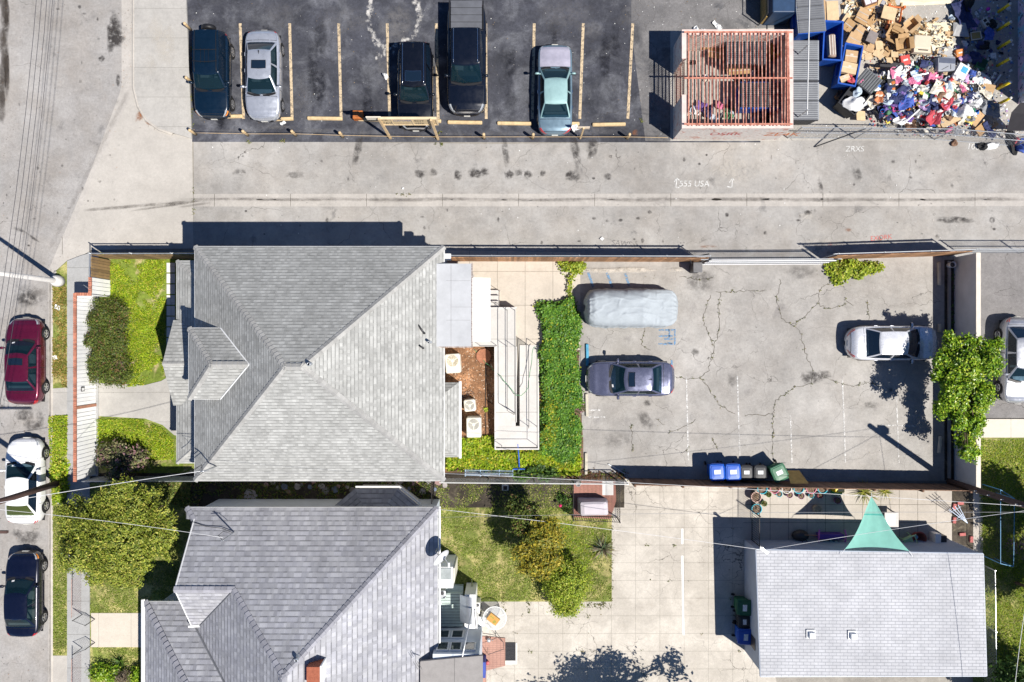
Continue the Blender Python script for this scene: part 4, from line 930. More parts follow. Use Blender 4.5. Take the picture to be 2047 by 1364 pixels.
build_car('pickup_truck', 'black pickup truck with a grey folding cover over its bed', 935, 129, -90, Car(5.75, 1.98, 1.90, PICK, 12, 2.5, (.25, .115, -.205, -.225), .74, .38, (.14, .02), .88), paintm('blue_black_paint', (.003, .005, .012), .2), 'pickup truck', opts=('cover', 'noboot', 'dark', 'rails', 'chromerails', 'chromenose', 'biglamp'))
build_car('sedan', 'old grey blue sedan parked nose up with a faded greenish roof', 1108, 187, 90, Car(4.68, 1.78, 1.42, OLDSED, 14, 2.6, (.215, .065, -.2, -.34), .66, .24, (.1, .05)), paintm('faded_grey_blue', (.16, .24, .30), .35, .4), opts=('chrome',), glass=GL, roofm=paintm('faded_green', (.27, .42, .42), .2, .5, .3), hoodm=paintm('faded_lilac', (.44, .42, .50), .3, .45, .4))
build_car('sedan', 'maroon sedan parked at the kerb with a sunroof', 66, 722, 90, Car(4.55, 1.79, 1.42, **sed), paintm('maroon_paint', (.115, .006, .030), .4, .28), opts=('sunroof', 'tag', 'biglamp', 'chromenose'), split=(.14, .40))
build_car('coupe', 'white car parked at the kerb under the leaning utility pole', 66, 958, 90, Car(4.5, 1.80, 1.38, SEDAN, 9, 2.4, (.225, .06, -.24, -.39), .64), paintm('white_paint', (.80, .80, .80), 0, .3), opts=('tag', 'dark', 'biglamp'), rear_glass=glassm('olive_glass', (.10, .12, .02), .6))
build_car('sedan', 'navy sedan with amber front lamps parked at the kerb near the front path', 64, 1180, 90, Car(4.4, 1.72, 1.40, OLDSED, 11, 2.5, (.21, .055, -.24, -.37), .68, .24), paintm('navy_paint', (.003, .005, .020), .2), opts=('amber', 'tag', 'biglamp'), seat=SEATL)
build_car('sedan', 'grey blue sedan with a sunroof alone in the car park bays', 1257, 756, 180, Car(4.62, 1.80, 1.42, **sed), paintm('steel_blue_paint', (.15, .158, .235), .55, .25), opts=('sunroof', 'fin', 'tag'), split=(.1, .34))
build_car('sedan', 'white silver sedan parked nose first under the bright green tree', 1773, 686, 0, Car(4.72, 1.78, 1.45, **sed), paintm('pearl_paint', (.66, .67, .70), .25, .26), opts=('dark',), glass=GLD)
build_car('sedan', 'silver grey sedan on the far side of the concrete wall', 2020, 720, -90, Car(4.5, 1.78, 1.44, SEDAN, 8, 2.3, (.24, .085, -.25, -.40), .66), paintm('grey_silver_paint', (.42, .43, .46), .5, .3), rear_glass=GLD)

# the car under the grey blue sheet
t = thing('covered_car', 'car hidden under a wrinkled pale blue grey fabric cover', 'covered car', P(1258, 617))
r = rng(4); L, Wd = 4.85, 1.95; rows = []; nx, ny = 150, 70
prof = [(-.5, .75), (-.485, 1.2), (-.46, 1.46), (-.40, 1.56), (-.1, 1.58), (.1, 1.50), (.28, 1.12), (.42, 1.0), (.47, .85), (.5, .6)]
folds = [(r.uniform(0, 6.3), r.uniform(5, 11), r.uniform(0, 6.3), r.uniform(.002, .006)) for _ in range(8)]
for i in range(nx+1):
    u = -1+2*i/nx; uu = math.copysign(abs(u)**.85, u)*.998; x = uu*L/2; w = Wd/2*(1-abs(uu)**9)**(1/2.6); ht = interp(prof, uu/2); row = []
    for j in range(ny+1):
        v = -1+2*j/ny; a = abs(v)
        if a > .62: q = (a-.62)/.38; y = w*(.97+.05*q); z = .1+(.92*min(ht, 1.)-.1)*(1-q)
        else: q = a/.62; z = (.92*min(ht, 1.))+(ht-.92*min(ht, 1.))*(1-q**5)**.8; y = w*q*(.97 if ht < 1.2 else .97-.25*math.sin(math.pi*min(1, q*1.0))**2*q)
        y *= math.copysign(1, v)
        d = sum(am*math.sin(fx*(x*math.cos(an)+y*math.sin(an))+ph) for an, fx, ph, am in folds)
        d += .018*max(0, mnoise.noise(Vector((x*1.2, y*4.5, 3))))+.02*mnoise.noise(Vector((x*2.2+y*1.6, y*3-x*1.1, 7)))
        rd = lambda a_, b_, s_: max(0, 1-abs(mnoise.noise(Vector((a_, b_, s_))))*9)
        d += .026*rd(x*.5+y*.9, y*1.7-x*.5, 3.)+.022*rd(x*.6-y*.7, y*2.+x*.7, 8.)+.012*rd(x*1.6, y*3+x, 12.)
        edge = max(0, abs(uu)-.8)*5+max(0, (a-.55))*1.5
        d += edge*(.045*math.sin(v*34+x*6)+.05*mnoise.noise(Vector((x*7, y*7, 1))))
        nrm = Vector((uu*.6*max(0, abs(uu)-.85)*6, math.copysign(max(0, a-.5)*2, v), max(.05, 1-a))).normalized()
        row.append(Vector((-x, y, z))+nrm*d)
    rows.append(row)
mb = MB(); mb.loft([[Vector((-p.x, p.y, p.z)) for p in row] for row in rows]); mb.build('car_cover', mat('cover_fabric', (.35, .385, .41), .85, .07, 3, bump=.05), t, True)
for x in (-1.45, 1.45):
    for y in (-.82, .82):
        mb = MB(); mb.lathe([(.2, -.1), (.32, -.1), (.32, .1), (.2, .1)], (x, y, .32), 18, 0, Euler((R(90), 0, 0)).to_matrix()); mb.build('wheel', TYRE, t, True)
# ================================================================ fences, walls, poles, wires
PLANK = mat('cedar_plank', (.40, .20, .085), .85, .3, 3, col2=(.32, .19, .11), island=.35, fine=.15)
OLDPL = mat('old_brown_plank', (.20, .115, .075), .9, .3, 3, col2=(.15, .09, .06), island=.3, fine=.15)
WEATH = mat('weathered_plank', (.26, .17, .085), .9, .3, 3, col2=(.20, .13, .06), island=.3, fine=.15)
WPL = mat('white_panel', (.87, .87, .87), .6, .06, 2, island=.05)
BRICKC = mat('red_cap_brick', (.40, .16, .10), .85, .3, 9, island=.25)
CWALL = mat('painted_block', (.56, .545, .53), .85, .1, 1.2, fine=.06)
IRON = mat('wrought_iron', (.022, .020, .020), .55, .3, 6)
TAN = mat('tan_post_paint', (.60, .44, .25), .75, .2, 5)
def planks(t, a, b, h, m, w=.14, name='board_panel', jit=.02, lean=0):
    a, b = Vector((*a, 0)), Vector((*b, 0)); d = b-a; L = d.length; d.normalize(); ang = math.atan2(d.y, d.x); n = int(L/w); r = rng(int(L*100)); mb = MB()
    for k in range(n):
        c = a+d*((k+.5)*L/n); hh = h+r.uniform(-jit, jit); c.z = hh/2; mb.box(c, (w*.94, .022+r.uniform(0, .006), hh), ang+r.uniform(-.02, .02))
    return wpart(mb, name, m, t)
def rails(t, a, b, zs, off, m, name='rail', s=.07):
    a, b = Vector((*a, 0)), Vector((*b, 0)); d = b-a; L = d.length; d.normalize(); nrm = Vector((-d.y, d.x, 0))
    for z in zs:
        mb = MB(); mb.box((a+b)/2+nrm*off+Vector((0, 0, z)), (L, .04, s), math.atan2(d.y, d.x)); wpart(mb, name, m, t)
def posts(t, a, b, n, h, m, s=.09, name='post', rnd=False, off=0):
    a, b = Vector((*a, 0)), Vector((*b, 0)); d = (b-a).normalized(); nrm = Vector((-d.y, d.x, 0))
    for k in range(n):
        c = a.lerp(b, k/(n-1))+nrm*off; mb = MB()
        if rnd: mb.tube([c, c+Vector((0, 0, h))], s, 8)
        else: mb.box(c+Vector((0, 0, h/2)), (s, s, h), math.atan2(d.y, d.x))
        wpart(mb, name, m, t)
def bars(t, a, b, h, m, step=.115, r=.014, z0=.08, name='bars', spear=0):
    a, b = Vector((*a, 0)), Vector((*b, 0)); L = (b-a).length; n = int(L/step); mb = MB()
    for k in range(n+1):
        c = a.lerp(b, k/n); mb.tube([c+Vector((0, 0, z0)), c+Vector((0, 0, h+spear))], r, 4)
    return wpart(mb, name, m, t)
def pipes(t, a, b, zs, m, r=.022, name='rail'):
    for z in zs:
        mb = MB(); mb.tube([Vector((*a, z)), Vector((*b, z))], r, 6); wpart(mb, name, m, t)
def wire_mesh(t, a, b, h, m, step=.075, r=.0026, name='wire_mesh', z0=.03):
    a, b = Vector((*a, 0)), Vector((*b, 0)); L = (b-a).length; d = (b-a)/L; mb = MB(); n = Vector((-d.y, d.x, 0))
    for sgn in (1, -1):
        k = -h
        while k < L+h:
            s0, s1 = (k, k+h) if sgn > 0 else (k+h, k); zA, zB = z0, h
            p0, p1 = s0, s1
            # clip to the panel
            def cl(s, e, zs, ze):
                if s < 0: zs = zs+(ze-zs)*(0-s)/(e-s); s = 0
                if s > L: zs = zs+(ze-zs)*(L-s)/(e-s); s = L
                return s, zs
            if max(p0, p1) > 0 and min(p0, p1) < L:
                q0, z_0 = cl(p0, p1, zA, zB); q1, z_1 = cl(p1, p0, zB, zA)
                A = a+d*q0+Vector((0, 0, z_0)); B = a+d*q1+Vector((0, 0, z_1)); u = (B-A)
                if u.length > .02:
                    s = n*r; s2 = u.normalized().cross(n)*r
                    mb.add([A-s, A+s2, A+s, B-s, B+s2, B+s], [(0, 1, 4, 3), (1, 2, 5, 4)])
            k += step*1.41
    return wpart(mb, name, m, t)
W2 = lambda x, y: tuple(P(x, y, 0)[:2])
# alley fence, west piece with the side return
t = thing('plank_fence', 'brown plank fence round the front yard corner by the alley', 'fence', (-19, 4.3, 0))
planks(t, (-21.1, 4.32), (-14.8, 4.32), 1.85, WEATH); planks(t, (-21.1, 4.25), (-21.1, 3.22), 1.85, WEATH)
pipes(t, (-21.14, 4.38), (-14.8, 4.38), (1.92,), GALV, .03); pipes(t, (-21.14, 4.4), (-21.14, 3.2), (1.92,), GALV, .03); posts(t, (-21.14, 4.4), (-15, 4.4), 4, 2.05, GALV, .03, rnd=True)
# alley fence, middle
t = thing('plank_fence', 'orange cedar plank fence between the pale rear court and the alley', 'fence', (3, 4.2, 0))
planks(t, (-3.4, 4.2), (9.9, 4.17), 1.82, PLANK); pipes(t, (-3.4, 4.27), (9.9, 4.24), (1.9, 2.02), GALV, .025); posts(t, (-3.2, 4.28), (9.9, 4.25), 7, 2.08, GALV, .03, rnd=True)
mb = MB()
for k in range(150): mb.tube([(-3.3+.088*k, 4.25, 1.8), (-3.3+.088*k, 4.25, 2.0)], .008, 4)
wpart(mb, 'picket', GALV, t)
t = thing('plank_fence', 'orange cedar plank fence behind the yellow green bush, ending at the concrete wall', 'fence', (20, 4.4, 0))
planks(t, (16.3, 4.28), (23.1, 4.5), 1.85, PLANK); pipes(t, (16.1, 4.35), (23.2, 4.57), (1.9, 2.02), GALV, .025); posts(t, (16.3, 4.36), (23.2, 4.58), 4, 2.08, GALV, .03, rnd=True)
mb = MB()
for k in range(78): mb.tube([(16.3+.088*k, 4.33+.0028*k, 1.8), (16.3+.088*k, 4.33+.0028*k, 2.0)], .008, 4)
wpart(mb, 'picket', RUST, t)
t = thing('sliding_gate', 'white steel bar sliding gate across the car park entrance on the alley', 'gate', (13, 4.1, 0))
bars(t, (9.9, 4.02), (16.3, 4.05), 1.75, WHITE, .115, .013); pipes(t, (9.9, 4.02), (16.3, 4.05), (.1, .9, 1.75), WHITE, .03); pipes(t, (9.5, 4.1), (16.6, 4.13), (.16, 1.72), GALV, .025, 'guide_rail'); posts(t, (9.95, 4.1), (16.3, 4.1), 2, 1.9, STEEL, .08)
t = thing('gate_motor', 'black box gate motor standing beside the sliding gate', 'gate motor', P(1386, 540))
mb = MB(); mb.rbox(P(1386, 538)+Vector((0, 0, .45)), (.42, .46, .9), .05); wpart(mb, 'housing', mat('motor_grey', (.07, .07, .075), .5), t)
mb = MB(); mb.rbox(P(1386, 538)+Vector((0, 0, .93)), (.48, .52, .07), .03); wpart(mb, 'lid', mat('motor_lid', (.13, .13, .135), .5), t)
mb = MB(); q = P(1386, 538); mb.tube([q+Vector((-.2, .1, .7)), q+Vector((-.5, .45, 1.2)), q+Vector((.4, .6, 1.7))], .03, 6); wpart(mb, 'brace', STEEL, t)
t = thing('chain_link_fence', 'chain link fence along the alley edge of the neighbouring asphalt lot', 'fence', (29, 4.3, 0))
wire_mesh(t, (23.5, 4.62), (36, 4.62), 1.7, GALV); pipes(t, (23.4, 4.62), (36, 4.62), (.95, 1.75), GALV, .025); posts(t, (23.5, 4.62), (36, 4.62), 5, 1.8, GALV, .03, rnd=True)
t = thing('concrete_wall', 'tall pale concrete wall dividing the car park from the neighbouring lot', 'wall', (23.3, -1.5, 0))
mb = MB(); mb.box((23.32, -1.6, .95), (.17, 12.0, 1.9)); w_ = wpart(mb, 'wall', CWALL, t)
mb = MB(); mb.box((23.32, -1.6, 1.93), (.23, 12.04, .06)); wpart(mb, 'coping', mat('wall_coping', (.62, .57, .49), .9, .1, 3), t)
mb = MB(); mb.box((22.95, -1.5, .07), (.12, 11.4, .14)); struct('planter_kerb', mb, groundmat('planter_concrete', (.3, .29, .28), .15))
sheet('planter_soil', [(1888, 520), (1908, 520), (1908, 960), (1888, 960)], .016, DIRT)
# white fence with a red brick cap
t = thing('white_fence', 'white panel front fence with a red brick cap along the sidewalk', 'fence', (-21.8, -2, 0))
planks(t, (-21.86, 2.37), (-21.86, -3.28), 1.86, WPL, .20, 'panel', .004); planks(t, (-21.86, -3.42), (-21.86, -7.0), 1.86, WPL, .20, 'panel', .004); planks(t, (-21.1, 3.2), (-21.1, 2.37), 1.86, WPL, .20, 'panel', .004); planks(t, (-21.86, 2.33), (-21.1, 2.33), 1.86, WPL, .2, 'panel', .004)
def bricks(a, b):
    a, b = Vector((*a, 1.9)), Vector((*b, 1.9)); L = (b-a).length; n = max(1, int(L/.105)); mb = MB(); r = rng(n)
    for k in range(n):
        c = a.lerp(b, (k+.5)/n); mb.box(c, (.092, .15, .08+r.uniform(-.01, .01)), math.atan2((b-a).y, (b-a).x)+r.uniform(-.03, .03))
    return wpart(mb, 'brick_cap', BRICKC, t)
bricks((-21.88, 2.4), (-21.88, -7.05)); bricks((-21.12, 3.2), (-21.12, 2.4)); bricks((-21.88, 2.34), (-21.05, 2.34))
mb = MB(); mb.box((-21.86, -3.35, .95), (.12, .14, 1.88)); wpart(mb, 'gate_post', mat('red_post', (.42, .2, .13), .8, .2, 5), t)
mb = MB(); mb.box((-21.8, -2.45, 1.35), (.02, .22, .3)); mb.box((-21.79, -2.45, 1.35), (.02, .14, .2), mi=1); wpart(mb, 'mail_slot', [STEEL, WHITE], t)
# fence between the two front gardens / dark side yard
t = thing('side_fence', 'low grey plank fence with a pipe rail between the two front yards', 'fence', (-19, -7.1, 0))
planks(t, (-21.8, -7.12), (-16.2, -7.1), 1.3, mat('grey_plank', (.28, .29, .31), .85, .2, 3, island=.2)); pipes(t, (-21.85, -7.14), (-16.1, -7.12), (1.36,), GALV, .03)
# wire fence with a pipe rail, then the wood fence round the car park
t = thing('wire_fence', 'wire mesh fence with a pale pipe rail between the planting bed and the back lawn', 'fence', (0, -7.3, 0))
wire_mesh(t, (-3.7, -7.2), (5.9, -7.28), 1.3, GALV, .11); pipes(t, (-3.7, -7.2), (5.9, -7.28), (1.33,), mat('pale_pipe', (.62, .62, .6), .5, .1), .028); posts(t, (-3.6, -7.2), (5.9, -7.28), 5, 1.35, GALV, .03, rnd=True)
t = thing('plank_fence', 'dark brown plank fence behind the bins on the south side of the car park', 'fence', (14.5, -7.3, 0))
planks(t, (6.15, -7.22), (23.2, -7.52), 1.78, OLDPL); rails(t, (6.15, -7.22), (23.2, -7.52), (.4, 1.5), -.06, OLDPL); posts(t, (6.2, -7.3), (23.1, -7.6), 8, 1.75, OLDPL, .09)
mb = MB(); mb.tube([P(1216, 928, .04), P(1250, 948, .05)], .035, 6); tag(mb.build('loose_pole', GALV), 'bare metal pole lying by the west end of the brown plank fence', 'pole')
# iron fence round the brick barbecue corner
t = thing('iron_fence', 'black iron fence round the small brick patio on the back lawn', 'fence', (4.3, -8.3, 0))
for a, b in ((W2(1143, 957), W2(1143, 1030)), (W2(1143, 1030), W2(1233, 1034)), (W2(1233, 1034), W2(1233, 960))):
    bars(t, a, b, 1.15, IRON); pipes(t, a, b, (.12, 1.12), IRON, .016)
posts(t, W2(1143, 957), W2(1143, 1030), 2, 1.25, IRON, .05); posts(t, W2(1233, 1034), W2(1233, 960), 2, 1.25, IRON, .05)
t = thing('iron_gate', 'black iron gate between the two houses at the back lawn corner', 'gate', (-4.0, -7.9, 0))
bars(t, W2(868, 962), W2(868, 1004), 1.3, IRON); pipes(t, W2(868, 962), W2(868, 1004), (.12, 1.28), IRON, .018)
t = thing('iron_fence', 'black iron fence running from the plank fence to the garage corner by the flower pots', 'fence', (12.5, -9, 0))
bars(t, W2(1502, 962), W2(1502, 1079), 1.35, IRON); pipes(t, W2(1502, 962), W2(1502, 1079), (.12, 1.3), IRON, .018); posts(t, W2(1502, 962), W2(1502, 1079), 3, 1.45, IRON, .05)
# front fence of the southern house with open gates
t = thing('front_fence', 'low rusty wire front fence of the southern house along the sidewalk', 'fence', (-22.6, -15, 0))
for a, b in ((-12.2, -14.2), (-16.3, -20)):
    wire_mesh(t, (-22.6, a), (-22.6, b), .95, mat('rusty_wire', (.25, .12, .09), .7), .1); pipes(t, (-22.6, a), (-22.6, b), (.97,), mat('rusty_pipe', (.35, .25, .22), .7, .4, 9), .022)
for y, y2, lab in ((-15.1, -14.35, 'open wire gate leaf on the north side of the front path'), (-15.3, -16.1, 'open wire gate leaf on the south side of the front path')):
    t = thing('wire_gate', lab, 'gate', (-22.6, y2, 0)); a, b = (-22.55, y2), (-21.9, (y2*2+y)/3)
    wire_mesh(t, a, b, .95, GALV, .1); pipes(t, a, b, (.08, .97), IRON, .011); posts(t, a, b, 2, 1.0, IRON, .02, rnd=True)
t = thing('chain_link_fence', 'chain link fence beside the garage at the edge of the far right lawn', 'fence', (23.6, -13, 0))
wire_mesh(t, W2(1962, 1128), W2(1966, 1366), 1.1, GALV, .1); pipes(t, W2(1962, 1128), W2(1966, 1420), (1.12,), GALV, .014); posts(t, W2(1962, 1128), W2(1966, 1366), 3, 1.15, GALV, .03, rnd=True)

# ---------------------------------------------------------------- tan bollards with a rope, wheel stops, the wooden sign
bl = [(382, 60, 'at the sidewalk near the rear of the teal SUV'), (385, 166, 'at the sidewalk beside the teal SUV mirror'), (392, 269, 'at the corner of the asphalt lot by the sidewalk'), (496, 271, 'below the nose of the silver sedan'), (592, 271, 'below the first empty stall'), (686, 274, 'below the second empty stall beside the wooden box'),
      (968, 277, 'below the nose of the black pickup'), (1065, 277, 'left of the grey blue sedan tail'), (1254, 277, 'at the empty stall nearest the block enclosure')]
for k, (x, y, w) in enumerate(bl):
    t = thing('bollard', 'short tan wooden bollard '+w, 'bollard', P(x, y), group='tan bollards along the lot edge')
    mb = MB(); mb.lathe([(.075, 0), (.075, .82), (.06, .85), (.001, .86)], P(x, y), 12); wpart(mb, 'post', TAN, t, True)
    mb = MB(); mb.lathe([(.080, .72), (.080, .78)], P(x, y), 12, cap=False); wpart(mb, 'rope_ring', mat('rope', (.5, .36, .2), .9), t)
mb = MB(); pts = []
ends = [(392, 269), (496, 271), (592, 271), (686, 274), (783, 276), (876, 277), (968, 277), (1065, 277), (1160, 277), (1254, 277), (1352, 279)]
for (a, b) in zip(ends, ends[1:]):
    for k in range(6):
        u = k/6; p = P(a[0]+(b[0]-a[0])*u, a[1]+(b[1]-a[1])*u, .75-.05*math.sin(math.pi*u)); p.y += .08; pts.append(p)
mb.tube(pts, .013, 6); tag(mb.build('rope', MC['rope'], None, True), 'long tan rope strung along the bollards at the lot edge', 'rope')
STOP = mat('tan_wheel_stop', (.58, .43, .24), .85, .25, 4, fine=.1)
CSTOP = mat('concrete_wheel_stop', (.50, .46, .37), .9, .2, 4, fine=.12); BSTOP = mat('blue_wheel_stop', (.07, .30, .46), .7, .25, 4)
def stop(a, b, m, label, w=.17, h=.13, grp=None):
    p, q = P(*a), P(*b); d = q-p; L = d.length; c = (p+q)/2; mb = MB(); ang = math.atan2(d.y, d.x); M_ = Matrix.Rotation(ang, 3, 'Z'); rings = []
    for x in (-L/2, -L/2+.04, L/2-.04, L/2):
        e = .8 if abs(x) > L/2-.02 else 1
        rings.append([c+M_ @ Vector((x, y*w*e, z*h*e)) for y, z in ((-.5, 0), (-.5, .55), (-.3, 1), (.3, 1), (.5, .55), (.5, 0))])
    mb.loft(rings, True, 0, True, True); return tag(mb.build('wheel_stop', m), label, 'wheel stop', grp)
G_ = 'tan wheel stops in the asphalt lot'
for a, b, w in (((452, 234), (486, 233), 'under the bumper of the teal SUV'), ((520, 240), (587, 238), 'under the nose of the silver sedan'), ((615, 237), (685, 238), 'left of the orange wooden box'), ((716, 239), (882, 243), 'behind the wooden parking sign'), ((895, 245), (964, 246), 'at the nose of the black pickup'), ((994, 247), (1063, 248), 'left of the grey blue sedan'), ((1140, 248), (1158, 248), 'half hidden right of the grey blue sedan'), ((1184, 250), (1250, 249), 'in the stall nearest the block enclosure')):
    stop(a, b, STOP, 'tan wheel stop '+w, .19, .14, G_)
G_ = 'wheel stops in the grey car park'
stop((1173, 688), (1174, 732), BSTOP, 'blue wheel stop beside the nose of the grey blue sedan', grp=G_); stop((1172, 787), (1173, 832), CSTOP, 'pale wheel stop beside the little weed clump at the hedge', grp=G_); stop((1171, 905), (1171, 948), CSTOP, 'pale wheel stop in front of the wire fence', grp=G_)
stop((1876, 525), (1877, 571), CSTOP, 'pale wheel stop in the shade by the white bucket', grp=G_); stop((1877, 648), (1877, 664), CSTOP, 'pale wheel stop half hidden behind the white silver sedan', grp=G_); stop((1879, 872), (1876, 906), CSTOP, 'crooked pale wheel stop below the bright green tree', grp=G_); stop((2040, 650), (2044, 700), CSTOP, 'pale wheel stop beside the silver grey sedan', grp=G_)
p = P(718, 234); mb = MB(); mb.box(p+Vector((0, 0, .2)), (.5, .42, .4))
t = tag(mb.build('wooden_box', mat('orange_wood', (.42, .13, .03), .6, .35, 9)), 'small orange brown wooden box beside the wheel stop', 'box')
mb = MB()
for y in (-.1, .0, .1): mb.box((0, y, .402), (.48, .008, .006))
mb.build('board_gap', STEEL, t)
t = thing('parking_sign', 'long tan wooden parking sign on two posts in front of the black crossover', 'sign', P(828, 277))
for x, y in ((781, 277), (876, 279)):
    mb = MB(); p = P(x, y); mb.box(p+Vector((0, 0, 1.75)), (.11, .09, 3.5)); wpart(mb, 'post', TAN, t)
sx0, sx1, sy = P(782, 277).x-.5, P(876, 279).x+.22, P(828, 278).y+.09
mb = MB(); mb.box(((sx0+.4+sx1)/2, sy, 2.85), (sx1-sx0-.4, .06, .95)); bd = wpart(mb, 'board', mat('sign_board', (.62, .48, .28), .75, .12, 3), t)
mb = MB(); mb.box(((sx0+.4+sx1)/2, sy, 3.36), (sx1-sx0-.34, .12, .06)); mb.box((sx1, sy, 2.85), (.06, .12, .95)); mb.box(((sx0+.4+sx1)/2, sy, 2.36), (sx1-sx0-.34, .1, .06))
for x in (sx0+.4+.62, sx0+.4+1.6): mb.box((x, sy-.035, 2.85), (.04, .03, .95))
sub(mb, 'frame', mat('sign_frame', (.66, .52, .33), .75, .12, 3), bd, t)
mb = MB(); mb.box((sx0+.2, sy+.02, 3.3), (.72, .05, .42)); tp = wpart(mb, 'small_sign', mat('pale_sign', (.72, .66, .54), .7, .06), t)
INK = mat('sign_ink', (.03, .028, .03), .7); BLUI = mat('sign_blue', (.05, .10, .35), .7)
def signtext(s, x, z, h, m, wmax):
    cu = bpy.data.curves.new('t', 'FONT'); cu.body = s; cu.size = h*1.4; ob = bpy.data.objects.new('t', cu); COL.objects.link(ob); bpy.context.view_layer.update()
    me = bpy.data.meshes.new_from_object(ob.evaluated_get(bpy.context.evaluated_depsgraph_get())); bpy.data.objects.remove(ob)
    wd = max(v.co.x for v in me.vertices)-min(v.co.x for v in me.vertices); k = min(1, wmax/wd)
    me.transform(Matrix.Translation((x-t.location.x, sy-.034-t.location.y, z)) @ Matrix.Rotation(R(90), 4, 'X') @ Matrix.Diagonal((k, 1, 1, 1))); me.materials.clear(); me.materials.append(m); me.name = 'lettering'
    o = bpy.data.objects.new('lettering', me); COL.objects.link(o); o.parent = bd
for s, x, z, h, m, w in (('LA', sx0+.52, 3.02, .2, INK, .4), ('PAY', sx0+.48, 2.5, .3, INK, .5), ('CUSTOMER', sx0+1.1, 2.95, .24, BLUI, .85), ('PARK', sx0+1.2, 2.52, .2, TAN, .6), ('8239', sx0+2.1, 2.92, .24, INK, .45), ('AREA', sx0+2.1, 2.52, .22, INK, .45)): signtext(s, x, z, h, m, w)
t = thing('small_sign', 'small T shaped tan sign on a post beside the tail of the grey blue sedan', 'sign', P(1160, 277))
p = P(1160, 277); mb = MB(); mb.box(p+Vector((0, 0, .95)), (.08, .08, 1.9)); wpart(mb, 'post', TAN, t)
mb = MB(); mb.box(p+Vector((0, .05, 1.78)), (.62, .04, .32)); wpart(mb, 'board', mat('pale_tan_board', (.66, .55, .42), .7, .1), t)

# ---------------------------------------------------------------- poles and overhead wires
POLE = mat('tarred_pole', (.085, .05, .042), .85, .3, 4, fine=.15, bump=.3)
t = thing('utility_pole', 'dark brown utility pole leaning over the white car at the kerb', 'utility pole', P(120, 965))
p = P(120, 965); mb = MB(); mb.tube([p, p+Vector((0, 0, 3)), p+Vector((0, 0, 11))], .17, 12, r1=.12); wpart(mb, 'pole', POLE, t, True)
mb = MB(); mb.box(p+Vector((1.5, 0, 10.2)), (5.2, .1, .12)); wpart(mb, 'crossarm', POLE, t)
for x in (2.3, 2.52, 2.74, 2.98):
    mb = MB(); mb.lathe([(.03, 0), (.05, .06), (.03, .12)], p+Vector((x, 0, 10.27)), 8); wpart(mb, 'insulator', STEEL, t, True)
t = thing('utility_pole', 'dark utility pole with steps behind the south east corner of the car park', 'utility pole', P(1893, 957))
q = P(1897, 962); mb = MB(); mb.tube([q, q+Vector((0, 0, 7.6))], .16, 12, r1=.13); wpart(mb, 'pole', POLE, t, True)
for k in range(9): mb = MB(); mb.box(q+Vector((.2*(1 if k % 2 else -1), 0, 2.6+.5*k)), (.16, .02, .02)); wpart(mb, 'step', WHITE, t)
mb = MB(); mb.box(q+Vector((.05, .25, 6.4)), (.36, .3, .5)); wpart(mb, 'meter_box', GALV, t)
t = thing('street_lamp', 'pale concrete street lamp post at the alley corner', 'street lamp', P(122, 563))
p = P(122, 563); mb = MB(); mb.tube([p, p+Vector((0, 0, .5)), p+Vector((0, 0, 8))], .19, 14, r1=.085); wpart(mb, 'post', mat('lamp_concrete', (.60, .58, .55), .8, .1, 3), t, True)
mb = MB(); mb.lathe([(.30, .1), (.30, .45), (.24, .6), (.2, .64)], p, 16); wpart(mb, 'base', MC['lamp_concrete'], t, True)
mb = MB(); mb.tube([p+Vector((0, 0, 7.9)), p+Vector((-.3, .0, 8.3)), p+Vector((-1.6, 0, 8.5))], .05, 8); wpart(mb, 'arm', GALV, t, True)
mb = MB(); mb.ball(p+Vector((-1.9, 0, 8.45)), (.35, .16, .09), 12); wpart(mb, 'lamp_head', GALV, t, True)
def wire(a, b, sag, r, label, m=None, name='overhead_wire'):
    a, b = Vector(a), Vector(b); pts = [a.lerp(b, k/14)-Vector((0, 0, sag*4*(k/14)*(1-k/14))) for k in range(15)]
    mb = MB(); mb.tube(pts, r*.75, 5); return tag(mb.build(name, m or mat('wire_grey', (.32, .32, .33), .6), None, True), label, 'wire')
WW = mat('wire_white', (.72, .72, .72), .6)
pw = P(120, 965); pe = q
wire(pw+Vector((0, .1, 6.2)), m0+Vector((-.16, 0, 1.3)), .35, .017, 'white service wire from the leaning pole to the corner house roof', WW)
wire(pw+Vector((0, -.1, 5.6)), (-13.1, -8.9, 5.5), .3, .012, 'thin white wire from the leaning pole to the southern house', WW)
wire((-3.1, -6.1, 4.9), pe+Vector((0, 0, 6.0)), .35, .012, 'pale wire from the corner house eave across the bins to the far pole', WW)
wire((-3.6, -8.1, 3.3), P(1527, 1100, 2.8), .25, .013, 'white wire from the southern house eave to the garage corner', WW)
wire((-3.6, -8.5, 3.3), pe+Vector((0, 0, 7.2)), .4, .010, 'thin grey wire from the southern house eave to the far pole')
wire(P(1527, 1100, 2.8), pe+Vector((0, 0, 6.6)), .2, .012, 'white wire from the garage corner to the far pole', WW)
wire(pe+Vector((.1, 0, 6.9)), P(2018, 1500, 4.5), .3, .014, 'thick white wire running south over the far right lawn', WW)
for k, dx in enumerate((2.3, 2.52, 2.74, 2.98)):
    wire(pw+Vector((dx, 0, 10.4)), (pw.x+dx+3.5, 40, 10.6), 2.4, .014, ('westmost', 'second from west', 'third from west', 'eastmost')[k]+' of the four power lines high over the street', mat('line_dark', (.05, .05, .06), .6), 'power_line')
wire((m0.x, m0.y, 6.9), (-3.1, -6.3, 4.95), .1, .008, 'thin wire along the south edge of the big grey roof')
wire((-2.4, -6.0, 3.9), (6.1, -7.3, 2.0), .2, .011, 'drooping black wire above the planting bed south of the ramp', mat('wire_black', (.03, .03, .03), .6))
